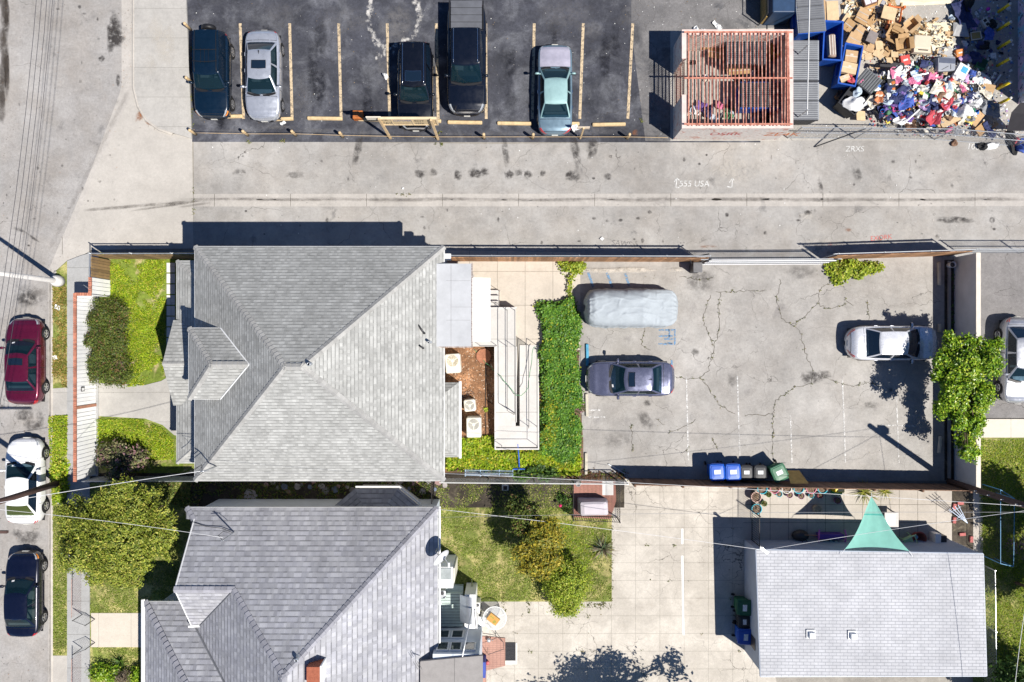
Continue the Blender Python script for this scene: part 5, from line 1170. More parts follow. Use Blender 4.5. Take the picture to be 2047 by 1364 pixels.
# aerial mast and dishes on the southern roof
t = thing('aerial_mast', 'slim aerial mast with looped cable on the north slope of the blue grey roof', 'aerial', P(452, 1050, 4.3))
p = Vector((-13.15, -9.05, 4.0)); mb = MB(); mb.tube([p, p+Vector((0, 0, 1.5))], .03, 8); mb.tube([p+Vector((-.25, 0, 1.35)), p+Vector((.25, 0, 1.4))], .012, 6); wpart(mb, 'mast', GALV, t)
mb = MB(); pts = [p+Vector((.0, 0, 1.4)), p+Vector((-.3, .15, 1.1)), p+Vector((-.2, .25, .75)), p+Vector((.1, .1, .6))]; mb.tube(pts, .011, 5); mb.tube([p+Vector((0, 0, .08)), p+Vector((-.6, .18, -.08)), p+Vector((-1.4, .25, -.16)), p+Vector((-2.2, .45, -.36))], .014, 5); wpart(mb, 'cable', STEEL, t)
t = thing('satellite_dish', 'grey satellite dish at the east edge of the blue grey roof', 'satellite dish', (-3.7, -9.9, 3.3))
p = Vector((-3.62, -10.0, 3.3)); mb = MB(); mb.tube([p, p+Vector((0, 0, .6)), p+Vector((.15, -.1, .75))], .03, 8); wpart(mb, 'mast', GALV, t)
mo = Vector((.66, -.52, .42)).to_track_quat('Z', 'Y').to_matrix(); c = p+Vector((.2, -.12, .85)); mb = MB()
mb.lathe([(.001, 0), (.2, .02), (.36, .07), (.47, .13), (.475, .14), (.36, .09), (.2, .04), (.001, .02)], c, 24, 0, mo, False); wpart(mb, 'dish', mat('dish_grey', (.55, .56, .57), .5), t, True)
mb = MB(); f = c+mo @ Vector((0, -.1, .62)); mb.tube([c+mo @ Vector((0, -.4, .1)), f], .018, 6); mb.box(f, (.09, .22, .08)); wpart(mb, 'feed_arm', WHITE, t)
t = thing('tv_aerial', 'small dark aerial at the corner of the flat tar roof', 'aerial', (-4.35, -15.0, 4.0))
p = Vector((-4.3, -15.0, 4.0)); mb = MB(); mb.tube([p, p+Vector((0, 0, .8))], .02, 6)
for k in range(3): mb.tube([p+Vector((-.28+.1*k, .18, .75)), p+Vector((-.05+.1*k, -.2, .75))], .01, 5)
wpart(mb, 'mast', STEEL, t)
# ================================================================ ramp, yards, small garden things
# wheelchair ramp behind the corner house
t = thing('access_ramp', 'concrete switchback wheelchair ramp with dark handrails behind the corner house', 'ramp', (.3, -1.5, 0))
CR = groundmat('ramp_concrete', (.52, .50, .47), .08, stain=.14, staincol=(.28, .26, .24), fine=.07, joints=(0, 1.9, 0, .1), jcol=.5)
EDGE = mat('ramp_edge', (.62, .60, .57), .85, .1, 2)
def wedge(mb, x0, x1, y0, y1, z0, z1):
    mb.add([(x0, y0, 0), (x1, y0, 0), (x1, y1, 0), (x0, y1, 0), (x0, y0, z0), (x1, y0, z0), (x1, y1, z1), (x0, y1, z1)], [(3, 2, 1, 0), (4, 5, 6, 7), (0, 1, 5, 4), (1, 2, 6, 5), (2, 3, 7, 6), (3, 0, 4, 7)])
pX = lambda x, z=0: P(x, 0, z).x
pY = lambda y, z=0: P(0, y, z).y
xa_, xb_, xc_, xd_ = pX(991, 1), pX(1031, 1), pX(1039, .5), pX(1075, .5); ya_, yb_, yc_, yd_ = pY(617, 1), pY(693, 1), pY(852, .5), pY(894, .5)
mb = MB(); wedge(mb, pX(944, 1), xb_, yb_, ya_, 1.0, 1.0); wpart(mb, 'landing', CR, t)
mb = MB(); wedge(mb, xa_, xb_, yc_, yb_-.003, .52, .998); wpart(mb, 'ramp_run', CR, t)
mb = MB(); wedge(mb, xa_, xd_, yd_, yc_-.003, .52, .52); wpart(mb, 'turning_pad', CR, t)
mb = MB(); wedge(mb, xc_, xd_, yc_+.003, pY(690), .515, .03); wpart(mb, 'ramp_run', CR, t)
for a in ((xa_-.07, xa_-.003, yd_-.06, yb_-.01, .56, 1.04), (xb_+.003, xb_+.05, yc_+.2, yb_, .6, 1.03), (xd_+.003, xd_+.07, yd_-.06, pY(690), .56, .07), (xa_-.07, xd_+.07, yd_-.13, yd_-.063, .56, .56), (pX(979, 1), xb_+.05, ya_+.003, ya_+.06, 1.03, 1.03)): mb = MB(); wedge(mb, *a); wpart(mb, 'kerb_edge', EDGE, t)
for k in range(3):
    mb = MB(); zt = .75-.25*k; wedge(mb, pX(944, zt), pX(998, zt), ya_+.1+.3*k, ya_+.395+.3*k, zt, zt); wpart(mb, 'step', CR, t)
HR = mat('handrail_steel', (.10, .10, .105), .5, .15, 5, metal=.3)
def hrail(pts, hh=(.9, .5), n=4):
    for h in hh:
        mb = MB(); mb.tube([Vector(p)+Vector((0, 0, h)) for p in pts], .016, 7); wpart(mb, 'handrail', HR, t)
    for (a, b) in zip(pts, pts[1:]):
        k = max(1, int((Vector(b)-Vector(a)).length/2.2))
        for i in range(k+1):
            p = Vector(a).lerp(Vector(b), i/k); mb = MB(); mb.tube([p, p+Vector((0, 0, .9))], .015, 6); wpart(mb, 'rail_post', HR, t)
hrail([(xb_-.05, ya_-.1, 1), (xb_-.05, yb_, 1.), (xb_-.05, yc_+.7, .6)], (.9,)); hrail([(pX(1014, 1), ya_-.1, 1), (pX(1014, 1), yb_, 1.), (pX(1014, 1), yc_+.9, .62), (xb_-.1, yc_+.7, .6)], (.9,))
hrail([(xd_-.06, pY(690), .05), (xd_-.06, yc_, .52), (xd_-.06, yd_+.08, .52), (xa_+.3, yd_+.08, .52)], (.9,)); hrail([(xc_+.45, pY(690), .06), (xc_+.45, yc_, .52)], (.9,))
hrail([(pX(998, .5), ya_+.95, 0), (pX(998, .5), ya_+.1, .9)], (.9,)); hrail([(xa_+.05, yb_+.05, 1.0), (pX(960, 1), yb_+.05, 1.0)], (.9,))
mb = MB(); hs = [P(948, 700, .05), P(965, 718, .05), P(985, 738, .5), P(1000, 752, 1.0), P(1018, 772, 1.05), P(1030, 790, .9), P(1043, 792, .85), P(1055, 775, .8), P(1060, 745, .6), P(1064, 700, .4), P(1072, 690, .4)]
pts = []
for i in range(len(hs)-1):
    for k in range(5): pts.append(hs[i].lerp(hs[i+1], k/5)+Vector((.03*math.sin(i*3+k), .03*math.cos(i*2+k), 0)))
mb.tube(pts, .016, 6); tag(mb.build('garden_hose', mat('hose_green', (.10, .30, .14), .5, .1), None, True), 'green garden hose trailing from the soil bed over the ramp', 'hose')
# air conditioners on the soil
ACM = mat('ac_cream', (.66, .63, .54), .6, .1, 3); FAN = mat('fan_grille', (.30, .29, .26), .6, .3, 14); FAN2 = mat('rusty_fan', (.36, .29, .18), .8, .5, 14, col2=(.5, .46, .36))
for (x, y, w, d, hh, rz, fr, cy, m, lab) in ((905, 727, .78, 1.0, .8, 4, .30, .14, FAN2, 'worn cream air conditioner with a rusty fan beside the flat roof'), (939, 811, .60, .62, .65, 6, .24, 0, FAN, 'small square air conditioner between the two bigger ones'), (947, 855, .76, 1.04, .9, 1, .28, .16, FAN, 'clean cream air conditioner with a spoked fan at the edge of the weeds')):
    p = P(x, y, hh); t = thing('air_conditioner', lab, 'air conditioner', (p.x, p.y, 0), R(rz), 'air conditioners on the soil bed')
    mb = MB(); mb.rbox((0, 0, hh/2), (w, d, hh), .06); b_ = mb.build('casing', ACM, t)
    mb = MB(); mb.lathe([(fr, .004), (fr, .012), (.001, .012)], (0, cy, hh), 20, 0, None, False); f_ = mb.build('fan_guard', m, t)
    mb = MB(); mb.lathe([(fr*.3, .014), (fr*.3, .03), (.001, .034)], (0, cy, hh), 12, 0, None, False)
    for k in range(3): mb.box((fr*.6*math.cos(2.1*k+.5), cy+fr*.6*math.sin(2.1*k+.5), hh+.016), (fr*.8, .035, .012), 2.1*k+.5)
    mb.build('fan_hub', ACM, f_)
    mb = MB()
    for k in range(6): mb.lathe([(fr*(.35+.11*k), .014), (fr*(.38+.11*k), .018)], (0, cy, hh), 20, 0, None, False)
    mb.build('guard_ring', mat('guard_wire', (.5, .48, .42), .6), f_)
mb = MB(); mb.tube([P(970, 690, .05), P(971, 770, .05), P(970, 830, .05), P(972, 890, .05)], .02, 6); mb.tube([P(970, 798, .05), P(985, 808, .05)], .016, 6); mb.tube([P(970, 868, .05), P(983, 876, .05)], .016, 6); tag(mb.build('irrigation_pipe', mat('black_pipe', (.02, .018, .016), .7), None, True), 'thin black irrigation pipe across the brown soil bed', 'pipe')
r = rng(31); mb = MB()
for k in range(7):
    c = P(928+r.uniform(-8, 12), 795+r.uniform(-8, 10), .05); a = r.uniform(0, 6); mb.tube([c+Vector((.22*math.cos(a+q), .18*math.sin(a+q), .05*q % .3)) for q in (0, .8, 1.6, 2.4, 3.1)], .012, 5)
tag(mb.build('coiled_cable', STEEL, None, True), 'coil of dark cable beside the small air conditioner', 'cable')
mb = MB(); mb.lathe([(.05, 0), (.36, .05), (.40, .10), (.36, .09), (.05, .05)], P(967, 712, .02), 9); tag(mb.build('clay_tray', mat('clay', (.33, .14, .08), .9, .3, 6)), 'broken clay tray on the soil bed below the flat roof', 'tray')
# blue folded rack leaning in the weeds
t = thing('blue_rack', 'pale blue metal rack lying in the weeds along the wire fence', 'rack', P(976, 950))
mb = MB()
for k in range(5): mb.tube([P(929, 940+2.6*k, .3+.02*k), P(1025, 942+2.6*k, .3+.02*k)], .014, 5)
wpart(mb, 'bar', mat('pale_blue_steel', (.40, .52, .66), .5), t)
for x in (930, 960, 998, 1025):
    mb = MB(); mb.tube([P(x, 939, .3), P(x, 953, .4)], .022, 5); wpart(mb, 'crossbar', MC['pale_blue_steel'], t)
mb = MB(); mb.tube([P(1035, 888, .5), P(1037, 912, .5), P(1038, 934, .3)], .03, 6); mb.tube([P(1026, 938, .3), P(1050, 938, .3)], .04, 6); tag(mb.build('blue_mop', mat('blue_plastic', (.02, .10, .5), .4)), 'blue handled mop propped against the ramp end', 'mop')
mb = MB(); p = P(1010, 972); mb.box(p+Vector((0, 0, .2)), (.34, .3, .4)); mb.box(p+Vector((0, -.02, .41)), (.2, .2, .02), mi=1); tag(mb.build('concrete_block', [mat('block_white', (.6, .58, .52), .9), DIRT]), 'hollow pale concrete block on the back lawn below the wire fence', 'block')
# bins
def bin_(name, label, px, py, rot, m, lidm, grp, scale=1.09, mark=True):
    p = P(px, py); t = thing('wheelie_bin', label, 'bin', p, R(rot), grp); s = scale
    mb = MB(); rings = [[Vector((x*k*s, y*k*s, z*s)) for x, y in ((-.3, -.34), (.3, -.34), (.32, -.2), (.32, .26), (.26, .34), (-.26, .34), (-.32, .26), (-.32, -.2))] for z, k in ((.06, .72), (.5, .86), (.98, 1.0))]
    mb.loft(rings, True, 0, True, True); mb.build('bin_body', m, t, False)
    mb = MB(); rings = [[Vector((x*k*s, y*k*s+.01, z*s)) for x, y in ((-.31, -.38), (.31, -.38), (.35, -.25), (.36, .28), (.28, .38), (-.28, .38), (-.36, .28), (-.35, -.25))] for z, k in ((.98, 1.03), (1.03, 1.03), (1.06, .94), (1.05, .86), (1.075, .8), (1.085, .4))]
    mb.loft(rings, True, 0, True, True); ld = mb.build('bin_lid', lidm, t, False)
    if mark:
        mb = MB(); mb.box((0, -.02, 1.088*s), (.30*s, .2*s, .004)); mb.build('bin_label', mat('bin_print', (.66, .68, .70), .6, .25, 14, co='obj'), ld)
    mb = MB(); mb.tube([(-.24*s, -.40*s, .96*s), (.24*s, -.40*s, .96*s)], .02, 6); mb.build('bin_handle', m, t)
    for x in (-.3, .3):
        mb = MB(); mb.lathe([(.02, -.03), (.1, -.03), (.1, .03), (.02, .03)], (x*s, -.3*s, .1), 12, 0, Euler((0, R(90), 0)).to_matrix()); mb.build('wheel', TYRE, t)
BLU = mat('bin_blue', (.010, .075, .40), .45, .12, 4, co='obj'); BLU2 = mat('bin_blue_lid', (.012, .09, .46), .4, .12, 4, co='obj'); BKB = mat('bin_black', (.025, .027, .032), .5, .12, 4); GRB = mat('bin_green', (.015, .10, .05), .5, .12, 4); GRL = mat('bin_green_lid', (.05, .16, .09), .45, .12, 4)
G_ = 'wheelie bins by the dark plank fence'
bin_('b', 'blue wheelie bin, left of the pair by the dark plank fence', 1422, 937, 183, BLU, BLU2, G_); bin_('b', 'blue wheelie bin touching a black bin by the dark plank fence', 1453, 937, 182, BLU, BLU2, G_)
bin_('b', 'black wheelie bin beside the blue bins', 1481, 939, 180, BKB, BKB, G_, .92); bin_('b', 'black wheelie bin beside the tilted green bin', 1508, 939, 180, BKB, BKB, G_, .92); bin_('b', 'green wheelie bin standing askew next to the plywood sheet', 1543, 938, 205, GRB, GRL, G_)
G_ = 'wheelie bins along the garage wall'
bin_('b', 'green wheelie bin against the west wall of the garage', 1476, 1200, -92, GRB, GRB, G_); bin_('b', 'black wheelie bin squeezed between green and blue bins at the garage', 1478, 1230, -90, BKB, BKB, G_, .9); bin_('b', 'blue wheelie bin at the south end of the row by the garage', 1478, 1257, -93, BLU, BLU, G_)
mb = MB(); a = [P(1573, 941, .95), P(1598, 941, .95), P(1617, 966, .1), P(1581, 966, .1)]; a = [P(1573, 941, .75), P(1598, 941, .75), P(1617, 967, 1.86), P(1581, 967, 1.86)]
mb.add([*a, *[v-Vector((0, 0, .03)) for v in a]], [(3, 2, 1, 0), (4, 5, 6, 7), (0, 1, 5, 4), (1, 2, 6, 5), (2, 3, 7, 6), (3, 0, 4, 7)]); tag(mb.build('plywood_sheet', mat('plywood', (.42, .26, .07), .7, .25, 5)), 'brown plywood sheet leaning on the plank fence beside the green bin', 'board')
t = thing('white_bucket', 'white bucket with a dark opening in the corner under the concrete wall', 'bucket', P(1896, 531)); mb = MB(); mb.lathe([(.12, 0), (.16, .4), (.17, .42), (.15, .42), (.11, .1), (.001, .1)], P(1896, 531), 18, 0, None, False); wpart(mb, 'pail', WHITE, t, True); mb = MB(); mb.lathe([(.12, .36), (.001, .37)], P(1896, 531), 14, 0, None, False); wpart(mb, 'lid', STEEL, t)

# flower pots on the patio
PC = dict(turq=(.05, .42, .52), pink=(.62, .20, .28), white=(.70, .68, .62), red=(.50, .07, .10), green=(.10, .20, .05), purple=(.20, .05, .16), pale=(.62, .42, .36))
POTS = [(1524, 978, .33, 'turq', 'beside the iron fence in the back row'), (1549, 977, .33, 'pink', 'second from the left in the back row'), (1573, 977, .33, 'white', 'third in the back row'), (1597, 977, .34, 'turq', 'fourth in the back row'), (1622, 977, .34, 'pink', 'fifth in the back row'), (1645, 977, .33, 'turq', 'at the right end of the back row'),
        (1512, 994, .34, 'pale', 'right of the iron fence, upper of two'), (1513, 1018, .34, 'turq', 'right of the iron fence, lower of two'), (1537, 989, .18, 'green', 'upper of the two little green ones'), (1528, 1007, .19, 'green', 'lower of the two little green ones'), (1558, 988, .20, 'turq', 'in front of the pink one, little'), (1579, 990, .20, 'purple', 'in front of the white one, little and empty'), (1602, 992, .21, 'purple', 'in front of the fourth turquoise one, little'), (1622, 991, .18, 'turq', 'front row next to the little red one'), (1640, 991, .18, 'red', 'at the right end of the front row'), (1675, 1001, .22, 'purple', 'alone under the sail shadow')]
CN = dict(turq='turquoise', pink='pink', white='white', red='red', green='green', purple='purple', pale='pale pink')
for k, (x, y, rr, c, w) in enumerate(POTS):
    hh = rr*1.25; p = P(x, y, hh); p.z = 0; t = thing('flower_pot', f'{CN[c]} rimmed flower pot {w}', 'flower pot', p, group='flower pots on the patio'); m = mat('pot_'+c, PC[c], .5, .12, 5)
    rr *= .8
    mb = MB(); mb.lathe([(rr*.62, 0), (rr*.9, hh*.85), (rr*1.0, hh*.86), (rr*1.02, hh), (rr*.88, hh), (rr*.86, hh*.8)], (0, 0, 0), 20, 0, None, False); mb.build('pot', m, t, True)
    mb = MB(); mb.lathe([(rr*.87, hh*.82), (.001, hh*.85)], (0, 0, 0), 14, 0, None, False); mb.build('potting_soil', mat('pot_soil', (.16, .11, .08), .95, .5, 18), t)
    if c not in ('green',):
        r2 = np.random.default_rng(k); n = 26; C = np.column_stack([r2.normal(0, rr*.3, (n, 2)), hh*.9+r2.random(n)*.1]); V, Fc = leaves(C, np.column_stack([r2.normal(0, .6, (n, 2)), np.ones(n)]), .05+.05*r2.random(n), .35, k); leafobj('dry_stalk', V, Fc, leafmat('dry_leaf', (.20, .14, .08), (.42, .34, .22)), t, (0, 0, 0))
    else:
        r2 = np.random.default_rng(k); n = 60; C = np.column_stack([r2.normal(0, rr*.3, (n, 2)), hh*.9+r2.random(n)*.1]); V, Fc = leaves(C, np.column_stack([r2.normal(0, .6, (n, 2)), np.ones(n)]), .05+.05*r2.random(n), .5, k); leafobj('leafy_plant', V, Fc, WEED, t, (0, 0, 0))
# patio clutter
p = P(1678, 982, .6); t = thing('toy_stand', 'bright yellow plastic toy stand with a green base by the plank fence', 'toy', (p.x, p.y, 0)); mb = MB(); mb.rbox((0, .12, .34), (.5, .4, .68), .04); mb.build('toy_body', mat('toy_yellow', (.72, .52, .02), .4), t); mb = MB(); mb.rbox((.02, -.16, .22), (.44, .16, .44), .03); mb.build('toy_tray', mat('toy_green', (.08, .36, .10), .4), t); mb = MB(); mb.box((.05, .12, .685), (.3, .26, .01)); mb.build('toy_panel', mat('toy_cream', (.75, .66, .38), .5, .3, 12), t)
p = P(1630, 1016); t = thing('round_grate', 'round tan openwork stool top on the patio slabs', 'stool', p); mb = MB()
for k in range(1, 5): mb.lathe([(.055*k, .33), (.055*k+.03, .335), (.055*k+.03, .3)], (0, 0, 0), 18, 0, None, False)
for k in range(12): mb.box((.12*math.cos(.52*k), .12*math.sin(.52*k), .325), (.24, .012, .012), .52*k)
mb.build('stool_top', mat('wicker', (.46, .38, .26), .8, .2, 9), t); mb = MB(); mb.lathe([(.2, 0), (.17, .32)], (0, 0, 0), 12, 0, None, False); mb.build('stool_base', MC['wicker'], t)
mb = MB()      # shade sail
A_, B_, C_ = P(1742, 993, 2.0), P(1689, 1098, 2.75), P(1818, 1102, 2.75); rows = []
for i in range(13):
    u = i/12; row = []
    for j in range(13):
        s = j/12; L_ = A_.lerp(B_, u); R_ = A_.lerp(C_, u); pt = L_.lerp(R_, s); mid = (A_+B_+C_)/3
        pull = .14*(4*u*(1-u))*(1-2*min(s, 1-s)); pt = pt.lerp(A_.lerp((B_+C_)/2, u), pull*1.1*(abs(2*s-1)))
        if u > .0: pt += Vector((0, .10*(u**6)*4*s*(1-s), -.22*4*s*(1-s)*u*(1-u*.3)+.02*math.sin(s*20+u*5)*(u*(1-u))*2))
        row.append(pt)
    rows.append(row)
mb.loft(rows); 
tt = NT('sail_fabric'); tt.set(Base_Color=tt.scale((.27, .62, .52), tt.map(tt.noise(tt.pos(), 3, 4), .3, .7, .93, 1.07)), Roughness=.75); tr = tt.n('BsdfTranslucent'); tr.inputs[0].default_value = (.15, .5, .40, 1); mx = tt.n('MixShader'); mx.inputs[0].default_value = .3; o_ = [n for n in tt.t.nodes if n.type == 'OUTPUT_MATERIAL'][0]; tt.t.links.new(tt.b.outputs[0], mx.inputs[1]); tt.t.links.new(tr.outputs[0], mx.inputs[2]); tt.t.links.new(mx.outputs[0], o_.inputs[0])
t = thing('shade_sail', 'turquoise triangular shade sail stretched from the garage roof to the plank fence', 'shade sail', A_); wpart(mb, 'canopy', tt.m, t, True)
mb = MB(); mb.tube([A_, P(1742, 985, 1.9)], .015, 5); mb.tube([B_, B_+Vector((-.2, -.3, -.05))], .012, 5); mb.tube([C_, C_+Vector((.2, -.3, -.05))], .012, 5); wpart(mb, 'tie_rope', WHITE, t)
mb = MB(); mb.loft([[v+Vector((0, 0, .012)) for v in rows[4]], [v+Vector((0, 0, .012)) for v in [rows[4][j].lerp(rows[5][j], .3) for j in range(13)]]]); wpart(mb, 'sail_seam', mat('sail_seam', (.07, .36, .30), .8), t)
p = P(1782, 1040, .6); t = thing('side_table', 'grey square patio table with an inset glass top beside the shade sail', 'table', (p.x, p.y, 0)); mb = MB(); mb.box((0, 0, .6), (.72, .78, .05)); mb.build('tabletop', mat('table_grey', (.50, .47, .45), .6, .1), t); mb = MB(); mb.box((-.04, .02, .628), (.46, .52, .008)); mb.build('inset', mat('table_inset', (.40, .42, .44), .3, .1), t)
for x in (-.31, .31):
    for y in (-.34, .34):
        mb = MB(); mb.box((x, y, .285), (.05, .05, .57)); mb.build('leg', STEEL, t)
p = P(1808, 1078); t = thing('garden_chair', 'pale green plastic garden chair turned toward the garage wall', 'chair', p, R(205)); GP = mat('green_plastic', (.42, .62, .36), .45, .1); mb = MB(); mb.rbox((0, 0, .42), (.5, .5, .04), .05); mb.build('seat', GP, t); mb = MB()
for k in range(7): mb.tube([(-.24+.08*k, -.22, .42), (-.27+.09*k, -.36, .92)], .022, 5)
mb.tube([(-.3+.06*k, -.37-.03*math.sin(math.pi*k/10), .92+.04*math.sin(math.pi*k/10)) for k in range(11)], .03, 6); mb.build('backrest', GP, t)
for s in (-1, 1):
    mb = MB(); mb.tube([(s*.3, -.28, .68), (s*.31, .18, .64), (s*.29, .24, .4)], .028, 6); mb.build('armrest', GP, t)
    for y in (-.22, .22): mb = MB(); mb.tube([(s*.23, y, .42), (s*.27, y*1.2, 0)], .025, 6); mb.build('leg', GP, t)
p = P(1838, 1077, .4); t = thing('plant_tub', 'round red brown plant tub holding a blue pail by the garage wall', 'tub', (p.x, p.y, 0)); mb = MB(); mb.lathe([(.24, 0), (.34, .4), (.37, .4), (.37, .43), (.31, .43), (.24, .08), (.001, .08)], (0, 0, 0), 20, 0, None, False); mb.build('tub', mat('terracotta', (.30, .07, .05), .6, .15), t, True); mb = MB(); mb.lathe([(.07, .1), (.09, .3), (.001, .29)], (-.1, .05, 0), 12, 0, None, False); mb.build('pail', mat('pail_blue', (.20, .42, .55), .4), t)
p = P(1878, 1079, .5); t = thing('white_cabinet', 'small white wire cabinet on the patio at the garage corner', 'cabinet', (p.x, p.y, 0), R(-3)); mb = MB(); mb.rbox((-.12, 0, .3), (.3, .62, .6), .02); mb.build('cabinet', WHITE, t); mb = MB(); mb.box((.2, -.04, .25), (.36, .5, .5)); mb.build('crate', STEEL, t)
p = P(1661, 1077, .4); t = thing('play_bench', 'purple and pink toy bench in the shade against the garage', 'bench', (p.x, p.y, 0)); mb = MB(); mb.rbox((0, .12, .3), (1.3, .28, .5), .04); mb.build('bench_box', mat('bench_purple', (.10, .035, .30), .5), t)
for s in (-1, 1): mb = MB(); mb.tube([(s*.66, .5, .55), (s*.7, .25, .62), (s*.68, -.3, .5), (s*.55, -.36, .3)], .045, 6); mb.build('bench_arm', mat('bench_pink', (.50, .12, .42), .5), t)
r = rng(8)
mb = MB(); mb.tube([(-.55, -.36, .32), (0, -.42, .3), (.55, -.36, .32)], .035, 6); mb.build('bench_rim', MC['bench_pink'], t)
TOYC = [('white', (.7, .7, .7)), ('red', (.5, .04, .05)), ('blue', (.10, .2, .5)), ('grey', (.3, .32, .36)), ('dark blue', (.03, .05, .2))]
for k in range(7):
    cn, cc = TOYC[k % 5]; q = p+Vector((-.42+.14*k, -.2+r.uniform(-.06, .06), -.02)); mb = MB(); mb.rbox(q, (.13, .16, .12), .02, r.uniform(0, 3)); tag(mb.build('toy', mat('toy_'+cn.replace(' ', '_'), cc, .5)), f'small {cn} toy heaped on the purple toy bench', 'toy', 'toys on the purple bench')
p = P(1602, 1072, .3); t = thing('wheelbarrow', 'dark wheelbarrow upside down in the shade north of the garage', 'wheelbarrow', (p.x, p.y, 0)); mb = MB(); mb.lathe([(.5, .12), (.42, .36), (.2, .46), (.001, .48)], (0, 0, 0), 12, 0, Matrix.Diagonal((.9, .6, 1)), False); mb.build('tray', STEEL, t, True)
for s in (-.1, .14): mb = MB(); mb.tube([(s, -.1, .45), (s+.3, -.62, .7)], .02, 6); mb.build('handle', STEEL, t)
mb = MB(); mb.tube([(.1, .1, .46), (.8, .06, .4)], .02, 6); mb.build('shaft', mat('shaft_wood', (.35, .2, .12), .8), t)
# white washing line / trellis, bricks, dark lattice cage in the corner
t = thing('drying_rack', 'fan shaped pale drying rack standing on the dark bed at the patio end', 'rack', P(1925, 1040)); mb = MB(); o_ = P(1934, 1046, .2)
for x, y in ((1897, 1019), (1903, 1015), (1909, 1012), (1915, 1009)): mb.tube([o_, P(x, y, 1.1)], .017, 6)
mb.tube([P(1899, 1025, .9), P(1921, 1013, .95)], .013, 5); mb.tube([P(1913, 1037, .6), P(1926, 1027, .62)], .013, 5); wpart(mb, 'rod', mat('pale_rod', (.58, .66, .80), .5), t)
sheet('patio_bed', [(1903, 978), (1945, 978), (1945, 1108), (1903, 1108)], .026, DIRT)
for x, y, a, w in ((1907, 1013, 80, 'upper left of the drying rack'), (1919, 1006, 2, 'at the top of the dark bed'), (1907, 1040, 85, 'left of the drying rack foot'), (1923, 1068, 5, 'in the middle of the dark bed'), (1941, 1078, 88, 'at the right edge of the dark bed')):
    p = P(x, y, .05); mb = MB(); mb.rbox(p+Vector((0, 0, .03)), (.32, .16, .1), .01, R(a)); tag(mb.build('brick', mat('loose_brick', (.42, .13, .12), .85, .2, 9)), 'loose red brick '+w, 'brick', 'loose bricks on the dark bed')
t = thing('wire_cage', 'tall blue framed wire cage at the corner behind the concrete wall', 'cage', P(1985, 1040)); m = mat('cage_blue', (.10, .32, .55), .5)
a = [W2(1963, 968), W2(1990, 985), W2(1988, 1116), W2(1963, 1110)]
for k in range(4):
    u, v = a[k], a[(k+1) % 4]; wire_mesh(t, u, v, 1.5, STEEL, .12); mb = MB(); mb.tube([Vector((*u, 0)), Vector((*u, 1.5))], .02, 6); wpart(mb, 'cage_post', m, t); mb = MB(); mb.tube([Vector((*u, 1.5)), Vector((*v, 1.5))], .016, 6); wpart(mb, 'cage_rail', m, t)
# brick barbecue corner
mb = MB(); mb.prism([P(*q, .05)[:2] for q in ((1146, 1034), (1220, 1038), (1232, 1000), (1230, 962), (1146, 960))], .03, .07); struct('brick_patio', mb, groundmat('brick_paving', (.34, .165, .13), .15, joints=(.21, .105, 0, 0), jcol=.5, jw=.012, fine=.15))
mb = MB(); mb.prism([P(*q, .05)[:2] for q in ((1204, 990), (1226, 990), (1226, 962), (1204, 962))], .07, .075); struct('pale_paving', mb, EDGE)
p = P(1187, 1017, .8); t = thing('covered_grill', 'barbecue grill under a pale lilac fabric cover on the brick patio', 'grill', (p.x, p.y, 0)); mb = MB(); rows = []
for z, kx, ky in ((.02, .80, .42), (.5, .76, .38), (.86, .7, .34), (.94, .52, .24)):
    rows.append([Vector((kx*x+.03*math.sin(7*q), ky*y+.02*math.sin(5*q+z*4), z)) for q, (x, y) in enumerate(((-.9, -1), (0, -1.02), (.9, -1), (1, -.8), (1, .0), (1, .8), (.9, 1), (0, 1.02), (-.9, 1), (-1, .8), (-1, 0), (-1, -.8)))])
mb.loft(rows, True, 0, False, True); mb.build('fabric_cover', mat('lilac_cover', (.50, .46, .49), .75, .08, 3), t, False)
for x in (-.6, .6):
    mb = MB(); mb.lathe([(.08, 0), (.08, .05)], (x, -.34, 0), 10); mb.build('caster', TYRE, t)
p = P(1156, 968, .4); t = thing('clay_jar', 'dark round jar with a pale rim in the corner of the brick patio', 'jar', (p.x, p.y, 0)); mb = MB(); mb.lathe([(.1, 0), (.16, .3), (.14, .4), (.11, .38), (.001, .2)], (0, 0, 0), 16, 0, None, False); mb.build('jar', mat('jar_grey', (.30, .28, .27), .6), t, True)
# back step clutter of the southern house
t = thing('round_table', 'round glass patio table with a white rim beside the southern house', 'table', P(989, 1236)); p = P(989, 1236, .7); p.z = 0; t.location = p
mb = MB(); mb.lathe([(.60, .68), (.62, .695), (.60, .71), (.58, .70)], (0, 0, 0), 32, 0, None, False); mb.build('table_rim', WHITE, t, True); mb = MB(); mb.lathe([(.59, .695), (.001, .695)], (0, 0, 0), 32, 0, None, False); mb.build('glass_top', glassm('frosted_glass', (.5, .5, .5), .6), t); mb = MB()
for a in (.4, 2.5, 4.6): mb.tube([(0, 0, .68), (.56*math.cos(a), .56*math.sin(a), .68)], .02, 6)
mb.build('table_brace', WHITE, t); 
for a in (.4, 2.5, 4.6): mb = MB(); mb.tube([(.5*math.cos(a), .5*math.sin(a), .67), (.4*math.cos(a), .4*math.sin(a), 0)], .022, 6); mb.build('leg', WHITE, t)
CARD = mat('cardboard', (.47, .31, .165), .85, .14, 4, co='obj'); CARD2 = mat('cardboard_pale', (.58, .43, .26), .85, .12, 4, co='obj'); CARD3 = mat('cardboard_brown', (.38, .235, .11), .85, .16, 4, co='obj'); TAPE = mat('parcel_tape', (.42, .36, .30), .4)
